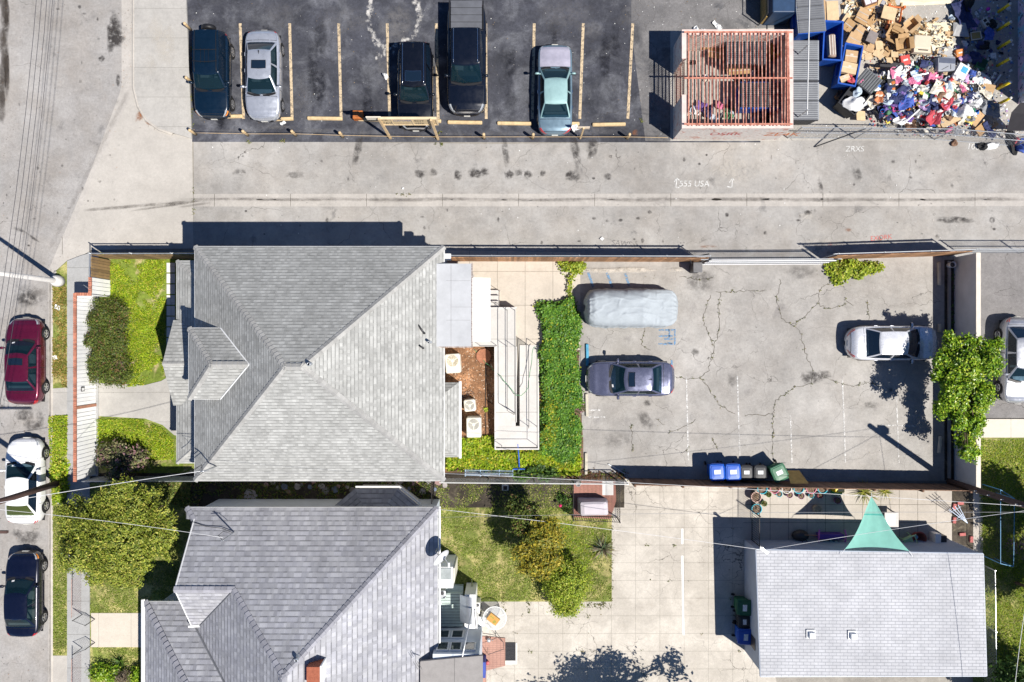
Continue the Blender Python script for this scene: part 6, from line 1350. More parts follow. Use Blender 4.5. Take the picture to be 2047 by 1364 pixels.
q = P(986, 1238, .8); t = thing('cardboard_box', 'orange brown cardboard box on the round glass table', 'box', (q.x, q.y, .71), R(-38)); mb = MB(); mb.box((0, 0, .07), (.58, .4, .14)); b_ = mb.build('carton', mat('card_orange', (.50, .27, .07), .8, .1), t); mb = MB(); mb.lathe([(.09, .1415), (.001, .1418)], (.12, -.06, 0), 14, 0, None, False); mb.box((-.12, .06, .1415), (.22, .07, .002)); mb.build('print', mat('card_print', (.30, .26, .05), .8, .3, 12), b_)
p = P(962, 1243, .45); t = thing('white_stool', 'white square stool between the stove and the round table', 'stool', (p.x, p.y, 0), R(-8)); mb = MB(); mb.rbox((0, 0, .44), (.42, .5, .03), .03); mb.build('seat', WHITE, t)
for x in (-.17, .17):
    for y in (-.2, .2): mb = MB(); mb.tube([(x, y, .43), (x*1.1, y*1.1, 0)], .015, 6); mb.build('leg', STEEL, t)
mb = MB(); mb.lathe([(.2, .2), (.21, .22)], (-.35, .0, 0), 18, 0, None, False); mb.build('lower_ring', STEEL, t)
p = P(951, 1217, .9); t = thing('stove', 'white kitchen stove with two dark burners standing outside by the shed', 'stove', (p.x, p.y, 0), R(-2)); mb = MB(); mb.rbox((0, 0, .42), (.42, .58, .84), .02); b_ = mb.build('stove_body', mat('stove_white', (.72, .71, .66), .5, .05), t)
for x, s, m in ((-.09, .06, FAN), (.09, .085, STEEL)): mb = MB(); mb.lathe([(s, .843), (s, .853), (.001, .856)], (x, .16, 0), 16, 0, None, False); mb.build('burner', m, t)
mb = MB(); mb.box((0, -.24, .845), (.3, .05, .01)); mb.build('control_strip', STEEL, t)
p = P(908, 1197, .4); t = thing('yellow_crate', 'yellow plastic crate tipped beside the narrow shed', 'crate', (p.x, p.y, 0), R(38)); YC = mat('crate_yellow', (.62, .45, .015), .5, .1); mb = MB(); mb.rbox((0, 0, .2), (.62, .42, .4), .02); c_ = mb.build('crate_body', YC, t); mb = MB()
for x in (-.2, 0, .2): mb.box((x, 0, .405), (.02, .36, .008))
mb.box((0, 0, .405), (.56, .02, .009)); mb.build('crate_rib', mat('crate_rib', (.36, .26, .01), .6), c_)
p = P(953, 1270, .6); t = thing('smoker_grill', 'maroon and grey smoker grill standing by the shed door', 'grill', (p.x, p.y, 0)); mb = MB(); mb.rbox((0, .1, .45), (.52, .55, .5), .05); mb.build('grill_body', mat('grill_maroon', (.10, .045, .055), .5), t); mb = MB(); mb.rbox((-.02, .12, .72), (.46, .3, .04), .02); mb.build('grill_lid', mat('grill_grey', (.24, .17, .18), .5), t); mb = MB(); mb.rbox((.06, -.38, .36), (.36, .36, .36), .04); mb.build('fire_box', MC['grill_maroon'], t)
for x in (-.2, .2):
    for y in (-.1, .3): mb = MB(); mb.tube([(x, y, .2), (x, y, 0)], .02, 6); mb.build('leg', STEEL, t)
mb = MB(); mb.prism([P(*q, 0)[:2] for q in ((950, 1364), (950, 1270), (1010, 1275), (1010, 1330), (972, 1340), (972, 1420), (950, 1420))], .02, .07); struct('brick_landing', mb, groundmat('brick_red', (.42, .24, .19), .12, joints=(.2, .1, 0, 0), jcol=.4, jw=.012, fine=.12))
t = thing('step_rail', 'thin dark step railing round the little brick landing', 'railing', P(985, 1300)); mb = MB(); mb.tube([P(965, 1266, .8), P(990, 1270, .8), P(1006, 1284, .8), P(1007, 1298, .8), P(975, 1309, .8), P(975, 1295, .8)], .016, 6); wpart(mb, 'handrail', STEEL, t); 
for x, y in ((965, 1264), (990, 1268), (1005, 1283), (974, 1306)): mb = MB(); mb.tube([P(x, y, .05), P(x, y, .8)], .014, 6); wpart(mb, 'rail_post', STEEL, t)
mb = MB(); p = P(1020, 1303, .05)
for k in range(14): mb.box(p+Vector((0, -.44+.068*k, 0)), (.56, .05, .03))
tag(mb.build('door_mat', mat('mat_rubber', (.035, .035, .04), .8, .2, 20)), 'dark ribbed rubber mat on the pale drive by the brick landing', 'mat')
mb = MB(); mb.prism([P(*q, 0)[:2] for q in ((1010, 1285), (1034, 1285), (1034, 1328), (1010, 1328))], .015, .032); struct('mat_slab', mb, EDGE)
p = P(977, 1282, .3); t = thing('watering_can', 'small grey metal watering can on the brick landing', 'can', (p.x, p.y, 0)); mb = MB(); mb.lathe([(.1, 0), (.1, .25), (.05, .28)], (0, 0, 0), 12); mb.tube([(.08, 0, .1), (.22, .04, .3)], .02, 6); mb.build('can', GALV, t, True)
p = P(975, 1322); mb = MB(); mb.lathe([(.07, 0), (.1, .18), (.001, .17)], p+Vector((0, 0, .07)), 12); tag(mb.build('red_pot', mat('red_glaze', (.5, .12, .12), .4), None, True), 'small red pot at the edge of the flat tar roof', 'pot')
p = P(968, 1340, 1.); mb = MB(); mb.box(Vector((p.x, p.y, .5)), (.14, .8, 1.0)); tag(mb.build('blue_board', mat('panel_blue', (.03, .06, .3), .5)), 'dark blue panel standing against the flat roofed addition', 'board')
t = thing('gas_meter', 'grey gas meter box on the rear wall beside the yellow crate', 'meter', P(882, 1186)); mb = MB(); mb.rbox(P(884, 1186, .6), (.4, .42, .5), .04); wpart(mb, 'meter_box', GALV, t); mb = MB(); mb.lathe([(.09, 0), (.09, .05)], P(884, 1186, .86), 12); wpart(mb, 'dial', STEEL, t)
mb = MB(); p = P(879, 1206, 1.2); mb.ball(p, .1, 12); mb.tube([p, p+Vector((-.1, .15, .1))], .02, 6); tag(mb.build('wall_lamp', WHITE, None, True), 'white globe lamp on the rear wall of the southern house', 'lamp')
# ================================================================ plants
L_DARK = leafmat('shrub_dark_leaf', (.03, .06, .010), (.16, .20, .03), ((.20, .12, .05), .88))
L_STREET = leafmat('street_tree_leaf', (.075, .125, .012), (.33, .37, .045), ((.44, .41, .08), .84))
L_YEL = leafmat('yellow_tree_leaf', (.15, .15, .015), (.48, .38, .035), ((.12, .16, .02), .75))
L_LIME = leafmat('lime_bush_leaf', (.11, .18, .012), (.34, .42, .03), ((.46, .46, .07), .84))
L_CIT = leafmat('citrus_leaf', (.05, .14, .008), (.27, .42, .02), ((.46, .54, .06), .85), .35)
L_IVY = leafmat('ivy_leaf', (.035, .115, .014), (.17, .33, .035), ((.36, .38, .03), .94), .5)
L_IVYY = leafmat('ivy_yellow_leaf', (.10, .17, .012), (.30, .34, .02), ((.48, .40, .02), .80), .5)
L_MIX = leafmat('rosy_shrub_leaf', (.06, .085, .03), (.26, .24, .11), ((.30, .16, .18), .80))
L_AGV = leafmat('agave_leaf', (.10, .08, .045), (.32, .26, .17), ((.14, .20, .10), .72))
L_YUC = leafmat('yucca_leaf', (.05, .08, .012), (.34, .33, .05), ((.45, .4, .1), .85))
L_PINE = leafmat('dark_tree_leaf', (.018, .05, .008), (.10, .19, .025))
G_LAWN = leafmat('lawn_blade', (.09, .15, .012), (.28, .34, .045), ((.46, .41, .17), .80), .6)
G_RICH = leafmat('rich_weed_blade', (.10, .20, .006), (.36, .46, .014), ((.48, .44, .06), .84), .6)
G_DRY = leafmat('parkway_blade', (.08, .11, .012), (.27, .26, .035), ((.42, .27, .09), .62), .6)
def gr(lab, *a, **k):
    o = grass(*a, **k)
    if o: tag(o, lab, 'grass')
gr('dry yellow green weeds on the parkway strip beside the maroon sedan', 'parkway_weeds', [(106, 560), (134, 572), (135, 775), (105, 775)], G_DRY, 900, .10, 1, -.3, .085, .05)
gr('bright weeds on the parkway strip by the white car', 'parkway_weeds', [(98, 832), (136, 830), (134, 1000), (106, 1010)], G_RICH, 900, .13, 2, -.4, .085, .07)
gr('green grass on the parkway strip by the navy sedan', 'parkway_grass', [(106, 1000), (134, 1000), (134, 1309), (107, 1309)], G_LAWN, 900, .08, 3, -.5, .085, .03)
gr('lush yellow green weeds in the walled front yard', 'front_weeds', [(221, 520), (332, 520), (330, 700), (326, 765), (250, 775), (222, 700)], G_RICH, 1500, .085, 4, -.2, .03, .07, Wd=.4)
gr('lush green grass in the lower part of the walled front yard', 'front_weeds', [(195, 838), (285, 838), (325, 855), (348, 880), (348, 918), (240, 925), (195, 900)], G_RICH, 1500, .09, 5, -.35, .03, .07, Wd=.36)
gr('lawn in front of the southern house, north of its front path', 'lawn_grass', [(180, 1080), (355, 1080), (355, 1224), (180, 1224)], G_LAWN, 700, .08, 6, -.45, .038, .03)
gr('lawn in front of the southern house, south of its front path', 'lawn_grass', [(178, 1295), (290, 1295), (290, 1380), (178, 1380)], G_LAWN, 700, .08, 7, -.35, .038, .03)
gr('patchy back lawn of the southern house', 'lawn_grass', [(872, 968), (1222, 968), (1222, 1200), (872, 1200)], G_LAWN, 620, .085, 8, -.25, .02, .03)
gr('rich green stretch of the back lawn under the fruit tree', 'lawn_grass', [(1090, 1035), (1180, 1040), (1200, 1110), (1160, 1150), (1080, 1100)], G_RICH, 500, .09, 9, -.3, .02, .03)
gr('bright lawn at the far right beyond the concrete wall', 'lawn_grass', [(1955, 878), (2200, 878), (2200, 1500), (1966, 1500)], G_LAWN, 420, .09, 10, -.5, .02, .03)
gr('rich growth on the bright lawn at the far right', 'lawn_grass', [(1958, 880), (2120, 880), (2120, 1450), (1970, 1450)], G_RICH, 800, .08, 12, -.3, .02, .03)
gr('bright green weeds around the bay at the end of the soil bed', 'bed_weeds', [(893, 880), (985, 870), (1000, 905), (1160, 905), (1160, 950), (893, 940)], G_RICH, 900, .17, 11, -.4, .02, .16, Wd=.5)
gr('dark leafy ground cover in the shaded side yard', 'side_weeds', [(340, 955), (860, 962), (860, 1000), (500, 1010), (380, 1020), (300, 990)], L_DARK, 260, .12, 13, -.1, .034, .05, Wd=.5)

def hedge(name, label, poly, n, h, L, m, seed, cat='hedge', m2=None, poly2=None, Wd=.85, part='foliage'):
    a = np.array([tuple(P(x, y, 0)[:2]) for x, y in poly]); c = a.mean(0); t = thing(name, label, cat, (float(c[0]), float(c[1]), 0))
    for pl, mm, sd in ((poly, m, seed),)+(((poly2, m2, seed+1),) if m2 else ()):
        dens = n/5.; xy = scatter(pl, dens, sd); r = np.random.default_rng(sd); k = len(xy)
        nz = np.array([mnoise.noise(Vector((p[0]*1.4, p[1]*1.4, 2.)))*.5+mnoise.noise(Vector((p[0]*4.5, p[1]*4.5, 6.)))*.5 for p in xy])
        q = [tuple(P(x, y, 0)[:2]) for x, y in pl]; edge = np.full(k, 9.)
        for (ax, ay), (bx_, by_) in zip(q, q[1:]+q[:1]):
            d = np.array((bx_-ax, by_-ay)); l = np.hypot(*d); u = np.clip(((xy-(ax, ay)) @ d)/l**2, 0, 1); edge = np.minimum(edge, np.hypot(*(xy-(ax, ay)-u[:, None]*d).T))
        z = h*(np.clip(edge/.35, .15, 1)**.5)*(.8+.5*nz)*(1-.55*r.random(k)**3)
        wob = np.array([[mnoise.noise(Vector((p[0]*1.1, p[1]*1.1, 9.))), mnoise.noise(Vector((p[0]*1.1, p[1]*1.1, 15.)))] for p in xy])*.42
        C = np.column_stack([xy+wob+r.normal(0, .07, (k, 2)), np.maximum(z, .03)]); N = np.column_stack([r.normal(0, .5, (k, 2)), np.full(k, .9)])
        V, Fc = leaves(C, N, L*(.6+.8*r.random(k)), Wd, sd); leafobj(part, V, Fc, mm, t, t.location)
    return t
HP = [(1080, 597), (1150, 597), (1152, 640), (1153, 700), (1156, 760), (1155, 800), (1148, 830), (1162, 855), (1163, 880), (1152, 900), (1150, 925), (1120, 928), (1076, 905), (1078, 780), (1076, 660)]
hedge('ivy_hedge', 'bright green leafy hedge between the ramp and the car park', HP, 9500, .6, .10, L_IVY, 21, m2=L_IVYY, poly2=[(1082, 770), (1122, 790), (1118, 830), (1124, 915), (1080, 905)])
hedge('ground_cover', 'yellow flowered ground cover south of the ramp and bay', [(892, 905), (1080, 897), (1165, 922), (1130, 952), (1000, 930), (895, 935)], 2600, .28, .12, L_IVYY, 23, 'ground cover')
hedge('dark_shrub', 'dark low shrub by the wire fence at the south end of the hedge', [(1030, 928), (1110, 928), (1118, 955), (1030, 955)], 3000, .5, .13, L_PINE, 25, 'shrub')
hedge('climbing_vine', 'small yellow green vine hanging at the cedar fence by the blue stripes', [(1126, 524), (1163, 524), (1164, 545), (1150, 552), (1147, 590), (1141, 590), (1140, 552), (1126, 545)], 5000, .6, .11, L_LIME, 27, 'vine')
hedge('fence_bush', 'yellow green bush spreading along the cedar fence near the bucket', [(1648, 524), (1750, 524), (1758, 530), (1745, 545), (1722, 557), (1700, 552), (1685, 560), (1662, 556), (1652, 545)], 5200, .55, .12, L_LIME, 29, 'bush')
hedge('wall_weeds', 'thin weeds growing at the foot of the concrete wall', [(1903, 545), (1909, 545), (1910, 700), (1904, 700)], 1400, .25, .09, L_PINE, 30, 'weeds')
hedge('weed_clump', 'small dry weed clump beside the pale wheel stop', [(1148, 803), (1168, 800), (1168, 822), (1156, 832), (1150, 822)], 2600, .2, .1, L_MIX, 31, 'weeds')
hedge('door_plant', 'leafy plant growing against the porch beside the stepping slabs', [(332, 700), (350, 700), (350, 752), (334, 750)], 2600, .8, .12, L_DARK, 32, 'plant')
hedge('fence_weeds', 'dry brown undergrowth along the foot of the wire fence', [(1090, 935), (1245, 945), (1248, 958), (1090, 955)], 1500, .15, .1, leafmat('dry_brown_leaf', (.05, .025, .012), (.20, .10, .05), ((.12, .16, .02), .85)), 33, 'weeds')
hedge('corner_bush', 'leafy bush at the street pole on the parkway', [(112, 925), (136, 925), (137, 1000), (110, 1000)], 2600, .5, .13, G_RICH, 34, 'bush')
hedge('rose_bush', 'small dark rose bush beside the iron fence on the back lawn', [(1110, 985), (1140, 985), (1140, 1025), (1118, 1020)], 1500, .5, .1, L_PINE, 35, 'bush')
p = P(1120, 1011, .5); mb = MB(); mb.ball(p, .09, 8); tag(mb.build('rose', mat('rose_pink', (.62, .03, .14), .6), None, True), 'single pink rose at the left of the iron fence', 'flower')
def blob(x, y, z, rx, ry, rz): return (tuple(P(x, y, z)), (rx, ry, rz))
tree('dark_shrub', 'dark green rounded shrub behind the white front fence', 'shrub', P(222, 690), burst([blob(208, 632, .75, .75, .95, .7), blob(205, 720, .75, .8, 1.3, .7), blob(232, 690, .6, .75, 1.0, .6), blob(210, 680, .75, .8, .9, .7), blob(232, 640, .6, .6, .8, .5), blob(228, 745, .55, .7, .7, .5)], 6, .4, 9), L_DARK, 1100, 26, .12, .09, .5, 41, .07)
tree('rosy_shrub', 'pale green and rosy shrub at the south end of the white front fence', 'shrub', P(250, 918), [blob(232, 912, .8, .85, .6, .6), blob(270, 918, .7, .6, .55, .5), blob(240, 945, .8, .5, .45, .5)], L_MIX, 170, 26, .13, .19, .38, 42, .05)
tree('street_tree', 'large olive green street tree south of the corner house', 'tree', P(258, 1050), burst([blob(238, 1065, 3.3, 2.35, 2.2, 1.3), blob(295, 1060, 2.9, 1.35, 1.6, 1.0), blob(190, 1085, 3.0, 1.6, 1.7, 1.0), blob(250, 1015, 3.0, 1.8, 1.2, 1.0), blob(240, 1130, 2.8, 1.5, 1.1, .9), blob(150, 1050, 2.7, .9, 1.3, .8)], 7, .34, 3), L_STREET, 3300, 22, .09, .12, .45, 43, .16, shell=.8)
tree('fruit_tree', 'yellow leaved fruit tree on the back lawn', 'tree', P(1068, 1085), burst([blob(1085, 1078, 2.6, 1.1, 1.1, .9), blob(1068, 1125, 2.4, 1.15, .8, .8), blob(1095, 1055, 2.7, .5, .45, .5)], 5, .42, 7), L_YEL, 520, 24, .10, .13, .42, 44, .09)
tree('shade_toned_half', 'dark left part of the yellow fruit tree, foliage and shade in one leaf colour', 'tree', P(1035, 1055), [blob(1050, 1040, 1.8, .6, .8, .6), blob(1030, 1015, 1.5, .4, .4, .4)], L_DARK, 200, 24, .14, .15, .45, 45, .07)  # dark leaf colour stands for dark foliage and the fruit tree's shadow together
tree('lime_bush', 'round lime green bush at the corner of the back lawn', 'bush', P(1122, 1160), [blob(1132, 1165, 1.2, 1.15, 1.2, .95), blob(1130, 1205, 1.0, .8, .6, .7), blob(1110, 1140, 1.0, .7, .7, .7)], L_LIME, 800, 26, .10, .10, .5, 46, .06)
tree('citrus_tree', 'bright green citrus tree leaning over the concrete wall', 'tree', P(1890, 765), burst([blob(1930, 735, 2.9, 1.1, 1.3, .9), blob(1903, 800, 2.7, .8, 1.0, .9), blob(1962, 790, 2.9, .6, .85, .8), blob(1900, 690, 2.6, .5, .6, .6), blob(1972, 700, 2.9, .55, .6, .6), blob(1945, 845, 2.6, .6, .6, .6), blob(1932, 895, 2.2, .5, .7, .6), blob(1890, 745, 2.6, .65, .6, .6)], 5, .38, 5), L_CIT, 1300, 22, .085, .13, .55, 47, .11, shell=.8)
tree('round_tree', 'dense dark round tree at the right edge of the far lawn, upper of two', 'tree', P(2030, 1165), [blob(2112, 1190, 2.2, 1.3, 1.5, 1.2)], L_PINE, 330, 36, .16, .15, .5, 48, .09)
tree('round_tree', 'dense dark round tree at the bottom right corner', 'tree', P(2020, 1340), [blob(2052, 1392, 1.9, 1.9, 1.8, 1.2)], L_PINE, 420, 36, .16, .15, .5, 49, .09)
tree('shade_tree', 'leafy tree shading the far right lawn', 'tree', P(2060, 1010), [blob(2118, 1045, 2.6, 1.4, 1.2, 1.1), blob(2150, 1090, 2.8, 1.3, 1.3, 1.2)], L_PINE, 420, 30, .18, .18, .5, 50, .11)
tree('drive_tree', 'tree at the foot of the drive casting leafy shade on the pale slabs', 'tree', P(1330, 1440), [blob(1355, 1500, 4.2, 1.5, 1.2, 1.5), blob(1270, 1510, 4.0, 1.5, 1.2, 1.5), blob(1470, 1470, 4.0, .7, .6, .8), blob(1160, 1545, 3.7, 1.4, 1.1, 1.2), blob(1080, 1560, 3.4, 1.2, 1.1, 1.2), blob(1240, 1600, 4.6, 2.2, 1.6, 1.6)], L_CIT, 420, 20, .2, .24, .5, 51, .15)
# spiky plants
def spiky(name, label, base, n, L, w, m, seed, droop=.5, up=.7, cat='plant'):
    r = rng(seed); t = thing(name, label, cat, base); mb = MB()
    for k in range(n):
        a = r.uniform(0, 6.28); e = r.uniform(.15, 1.15)*up; l = L*r.uniform(.55, 1.1); d = Vector((math.cos(a), math.sin(a), 0)); s = Vector((-d.y, d.x, 0)); rows = []
        for i in range(5):
            u = i/4; c = base+d*(l*u*math.cos(e))+Vector((0, 0, .08+l*(u*math.sin(e)-droop*u*u*.5))); ww = w*(1-u)**.7*(.6+.8*u*(1-u)); c.z = max(c.z, .02)
            rows.append([c-s*ww, c+Vector((0, 0, -.25*ww)), c+s*ww])
        mb.loft(rows)
    wpart(mb, 'blades', m, t, True); mb = MB(); mb.lathe([(.07, 0), (.09, .06), (.001, .12)], base, 8); wpart(mb, 'stem', BARK, t); return t
spiky('agave_plant', 'grey half dry agave at the edge of the drive', P(1205, 1095), 95, 1.0, .032, L_AGV, 61, .9, 1.2)
spiky('yucca', 'spiky yellow green yucca behind the plank fence, the larger one', P(1726, 984), 60, .95, .03, L_YUC, 62, .5, .9)
spiky('yucca', 'spiky yellow green yucca behind the plank fence, the smaller one', P(1768, 983), 40, .65, .03, L_YUC, 63, .5, .9)
spiky('bed_plant', 'tiny bright green plant on the brown soil bed by the pipe', P(971, 819), 22, .18, .04, G_RICH, 64, .4, .7)
spiky('palm_shrub', 'dark feathery palm shrub in the lower front garden', P(243, 1322), 40, .75, .035, L_PINE, 65, .5, 1.)
tree('twig_bush', 'dry twiggy bush among green shrubs in the lower front garden', 'bush', P(245, 1352), [blob(248, 1356, .35, .5, .4, .3)], leafmat('twig_leaf', (.16, .12, .08), (.34, .28, .2)), 60, 20, .1, .1, .25, 66, .04)
tree('green_bush', 'low bright and dark green bush at the corner of the lower front garden', 'bush', P(205, 1340), [blob(200, 1343, .35, .5, .35, .3), blob(222, 1345, .3, .4, .4, .3), blob(275, 1350, .3, .35, .4, .3)], L_CIT, 110, 24, .1, .13, .4, 67, .04)
tree('pink_bush', 'bare bush with pale pink twigs at the far right lawn', 'bush', P(2027, 1090), [blob(2035, 1090, .6, .5, .8, .5)], leafmat('pink_leaf', (.10, .04, .08), (.36, .2, .3)), 26, 10, .12, .12, .3, 68, .03)
mb = MB()
r = rng(77)
stones = [(500, 990, 14), (498, 1008, 8)]+[(530+12.5*k+r.uniform(-4, 4), 968+r.uniform(-6, 16), r.uniform(4, 8)) for k in range(30)]
SC_ = [('grey', (.20, .19, .19)), ('bluish', (.14, .17, .24)), ('rosy', (.28, .18, .17)), ('pale', (.32, .29, .28))]
for k, (x, y, rr) in enumerate(stones):
    cn, cc = SC_[k % 4] if k else SC_[3]; n = 9; p = P(x, y, .04); mb = MB(); pts = [(p.x+rr/38*math.cos(6.28*j/n)*r.uniform(.75, 1.15), p.y+rr/38*math.sin(6.28*j/n)*r.uniform(.75, 1.1)) for j in range(n)]
    mb.prism(pts, .034, .075); tag(mb.build('stepping_stone', mat('stone_'+cn, cc, .9, .2, 6)), 'large pale flagstone at the west end of the stone path' if k == 0 else f'{cn} flat stone of the path in the shade between the two houses', 'stone', None if k == 0 else f'{cn} stones of the shaded path')
for x, w, m, lab in ((338, 8, EDGE, 'front_slab'), (346, 9, CR, 'shaded_slab')):
    mb = MB(); 
    for k in range(9): mb.prism([P(x-w/2, 526+21.5*k)[:2], P(x+w/2, 526+21.5*k)[:2], P(x+w/2, 545+21.5*k)[:2], P(x-w/2, 545+21.5*k)[:2]], .03, .055)
    struct(lab, mb, m)
# ================================================================ block enclosure and the dump yard
BLOCKW = NT('painted_block_wall'); _p = BLOCKW.pos(); _sep = BLOCKW.n('SeparateXYZ'); BLOCKW.put(_sep.inputs[0], _p)
_c = BLOCKW.mix(BLOCKW.map(BLOCKW.noise(_p, 2.2, 4, .6, 1.5), .58, .62), (.60, .55, .50), (.50, .28, .22)); _c = BLOCKW.mix(BLOCKW.map(BLOCKW.noise(_p, 3.1, 3, .6, 2.), .66, .68), _c, (.42, .08, .06)); _c = BLOCKW.scale(_c, BLOCKW.map(BLOCKW.noise(_p, 8, 4), .3, .7, .85, 1.15))
BLOCKW.set(Base_Color=_c, Roughness=.9); BLOCKW = BLOCKW.m
t = thing('block_enclosure', 'block walled enclosure roofed with a red steel bar grid, graffiti on its side', 'enclosure', (11.7, 13.5, 0)); ZC = 2.2
x0, x1 = P(1364, 0, ZC).x, P(1584, 0, ZC).x; y1, y0 = P(0, 61, ZC).y, P(0, 256, ZC).y; th = .2
mb = MB(); mb.box(((x0+x1)/2, y0+th/2, ZC/2), (x1-x0, th, ZC)); mb.box(((x0+x1)/2, y1-th/2, ZC/2), (x1-x0, th, ZC)); mb.box((x1-th/2, (y0+y1)/2, ZC/2), (th, y1-y0-2*th-.004, ZC))
yg0, yg1 = P(0, 190, ZC).y, P(0, 118, ZC).y
mb.box((x0+th/2, (y0+th+yg0)/2, ZC/2), (th, yg0-y0-th-.004, ZC)); mb.box((x0+th/2, (y1-th+yg1)/2, ZC/2), (th, y1-th-yg1-.004, ZC)); wpart(mb, 'wall', BLOCKW, t)
mb = MB(); cz = ZC+.02
mb.box(((x0+x1)/2, y0+th/2, cz), (x1-x0+.06, th+.06, .04)); mb.box(((x0+x1)/2, y1-th/2, cz), (x1-x0+.06, th+.06, .04)); mb.box((x1-th/2, (y0+y1)/2, cz+.003), (th+.06, y1-y0-2*th, .04)); mb.box((x0+th/2, (y0+th+yg0)/2, cz+.003), (th+.06, yg0-y0-th, .04)); mb.box((x0+th/2, (y1-th+yg1)/2, cz+.003), (th+.06, y1-th-yg1, .04)); wpart(mb, 'coping', mat('pink_coping', (.62, .50, .46), .85, .15, 3), t)
ROOFR = mat('rusty_bar', (.30, .07, .045), .8, .3, 3.5, col2=(.52, .28, .21), island=.35)
for k in range(27):
    x = x0+.3+(x1-x0-.5)*k/26; mb = MB(); mb.box((x, (y0+y1)/2, ZC+.1+.012*math.sin(k*5.3)), (.042, y1-y0-.16, .05), R(.8*math.sin(k*3.7))); wpart(mb, 'roof_bar', ROOFR, t)
for u in (0.03, .5, .97): mb = MB(); mb.box(((x0+x1)/2, y0+(y1-y0)*u, ZC+.155), (x1-x0-.1, .07, .05)); wpart(mb, 'cross_beam', RUST, t)
for sd, xx in ((1, x0+.28), (-1, x1-.28)): mb = MB(); mb.box((xx, (y0+y1)/2, ZC+.11), (.06, y1-y0-.16, .06)); wpart(mb, 'cross_beam', RUST, t)
mb = MB()      # peaked bar gate in the west opening
for k in range(20): y = yg0+.03+(yg1-yg0-.06)*k/19; mb.tube([(x0+.06, y, .08), (x0+.06, y, ZC+.0+.35*(1-abs(2*k/19-1)))], .011, 4)
for z in (.15, .45, .75, 1.05, 1.35, 1.65, 1.95): mb.tube([(x0+.06, yg0, z), (x0+.06, yg1, z)], .011, 4)
wpart(mb, 'bar_gate', RUST, t)
mb = MB(); mb.box(((x0+x1)/2, y0-.004, 1.1), (.003, .002, .002)); 
tag(text('graffiti_writing', 'ZE4K', 0, 0, 1, mat('graffiti_orange', (.55, .14, .03), .7), 0, parent=t, mtx=Matrix.Translation((1.2, y0-.006-13.5, .8)) @ Matrix.Rotation(R(90), 4, 'X') @ Matrix.Diagonal((22, 22, 22, 1))))
tag(text('graffiti_writing', 'OSRK', 0, 0, 1, mat('graffiti_red', (.45, .05, .05), .7), 0, parent=t, mtx=Matrix.Translation((-1.6, y0-.006-13.5, .9)) @ Matrix.Rotation(R(90), 4, 'X') @ Matrix.Diagonal((18, 18, 18, 1))))
DBL = mat('dumpster_blue', (.008, .07, .36), .5, .2, 3, co='obj'); DBK = mat('dumpster_black', (.014, .015, .02), .55, .2, 3); LIDG = mat('ribbed_lid_grey', (.16, .17, .185), .6, .12, 3); LIDL = mat('ribbed_lid_pale', (.27, .285, .305), .6, .12, 3); RIBD = mat('lid_rib_shade', (.12, .125, .14), .65, .1, 3)
def dumpster(label, px, py, rot, w, d, h, m, lid=None, openlid=False, lidm=LIDG):
    p = P(px, py); t = thing('dumpster', label, 'dumpster', p, R(rot)); k = .9
    mb = MB(); o = [[Vector((x*w/2*s, y*d/2*s, z)) for x, y in ((-1, -1), (1, -1), (1, 1), (-1, 1))] for z, s in ((.12, k), (h, 1), (h, .93), (.3, .84))]
    mb.loft(o, True, 0, True, True); mb.build('bin_body', m, t)
    mb = MB()
    for s in (-1, 1): mb.box((0, s*d/2*.985, h), (w*1.04, .07, .08)); mb.box((s*w/2*.985, 0, h+.003), (.07, d*.96, .08))
    mb.build('rim', m, t)
    for s in (-1, 1): mb = MB(); mb.box((s*(w/2+.03), 0, h*.62), (.1, d*.5, .16)); mb.build('lift_pocket', m, t)
    for x in (-1, 1):
        for y in (-1, 1): mb = MB(); mb.lathe([(.02, -.03), (.08, -.03), (.08, .03), (.02, .03)], (x*w*.36, y*d*.36, .08), 10, 0, Euler((R(90), 0, 0)).to_matrix()); mb.build('caster', TYRE, t)
    if lid:
        n = lid
        for k_ in range(n):
            lw = d/n; yc = -d/2+lw*(k_+.5); mb = MB(); mb.box((0, yc, h+.075), (w*1.06, lw*.96, .04)); l_ = mb.build('lid', lidm, t); mb = MB(); q = int(lw/.1)
            for j in range(q): mb.box((0, yc-lw/2+lw*(j+.5)/q, h+.105), (w*.96, lw/q*.55, .03))
            mb.build('lid_rib', RIBD, l_)
    if openlid:
        mb = MB(); a, b = Vector((-w/2, d/2, h)), Vector((w/2, d/2, h)); up = Vector((0, .80, .25)); mb.loft([[a, b], [a+up, b+up]]); mb.loft([[b+Vector((0, 0, -.03)), a+Vector((0, 0, -.03))], [b+up+Vector((0, 0, -.03)), a+up+Vector((0, 0, -.03))]]); l_ = mb.build('lid', lidm, t); mb = MB()
        for j in range(8): x = -w/2+w*(j+.5)/8; c = Vector((x, d/2+.4, h+.145)); mb.box(c, (w*.06, .78, .03), 0, 0, 1, math.atan2(.25, .8))
        mb.build('lid_rib', mat('rib_dark', (.07, .075, .08), .6), l_)
    return t
ct = lambda a, b: (a+b)/2
dumpster('dumpster with closed ribbed grey lids at the top left of the dump yard', 1600, 48, 5, 1.35, 2.0, 1.25, DBL, 3)
dumpster('dumpster with closed pale ribbed lids beside the block enclosure, upper', 1590, 140, 0, 1.3, 2.05, 1.25, DBK, 2, lidm=LIDL)
dumpster('dumpster with closed pale ribbed lids beside the block enclosure, lower', 1590, 218, 0, 1.3, 1.95, 1.25, DBK, 2, lidm=LIDL)
dumpster('open blue dumpster holding a rolled striped mattress', 1645, 100, -3, .95, 2.0, 1.2, DBL)
dumpster('open blue dumpster filled with cardboard boxes', 1680, 146, -11, .9, 2.1, 1.15, DBL)
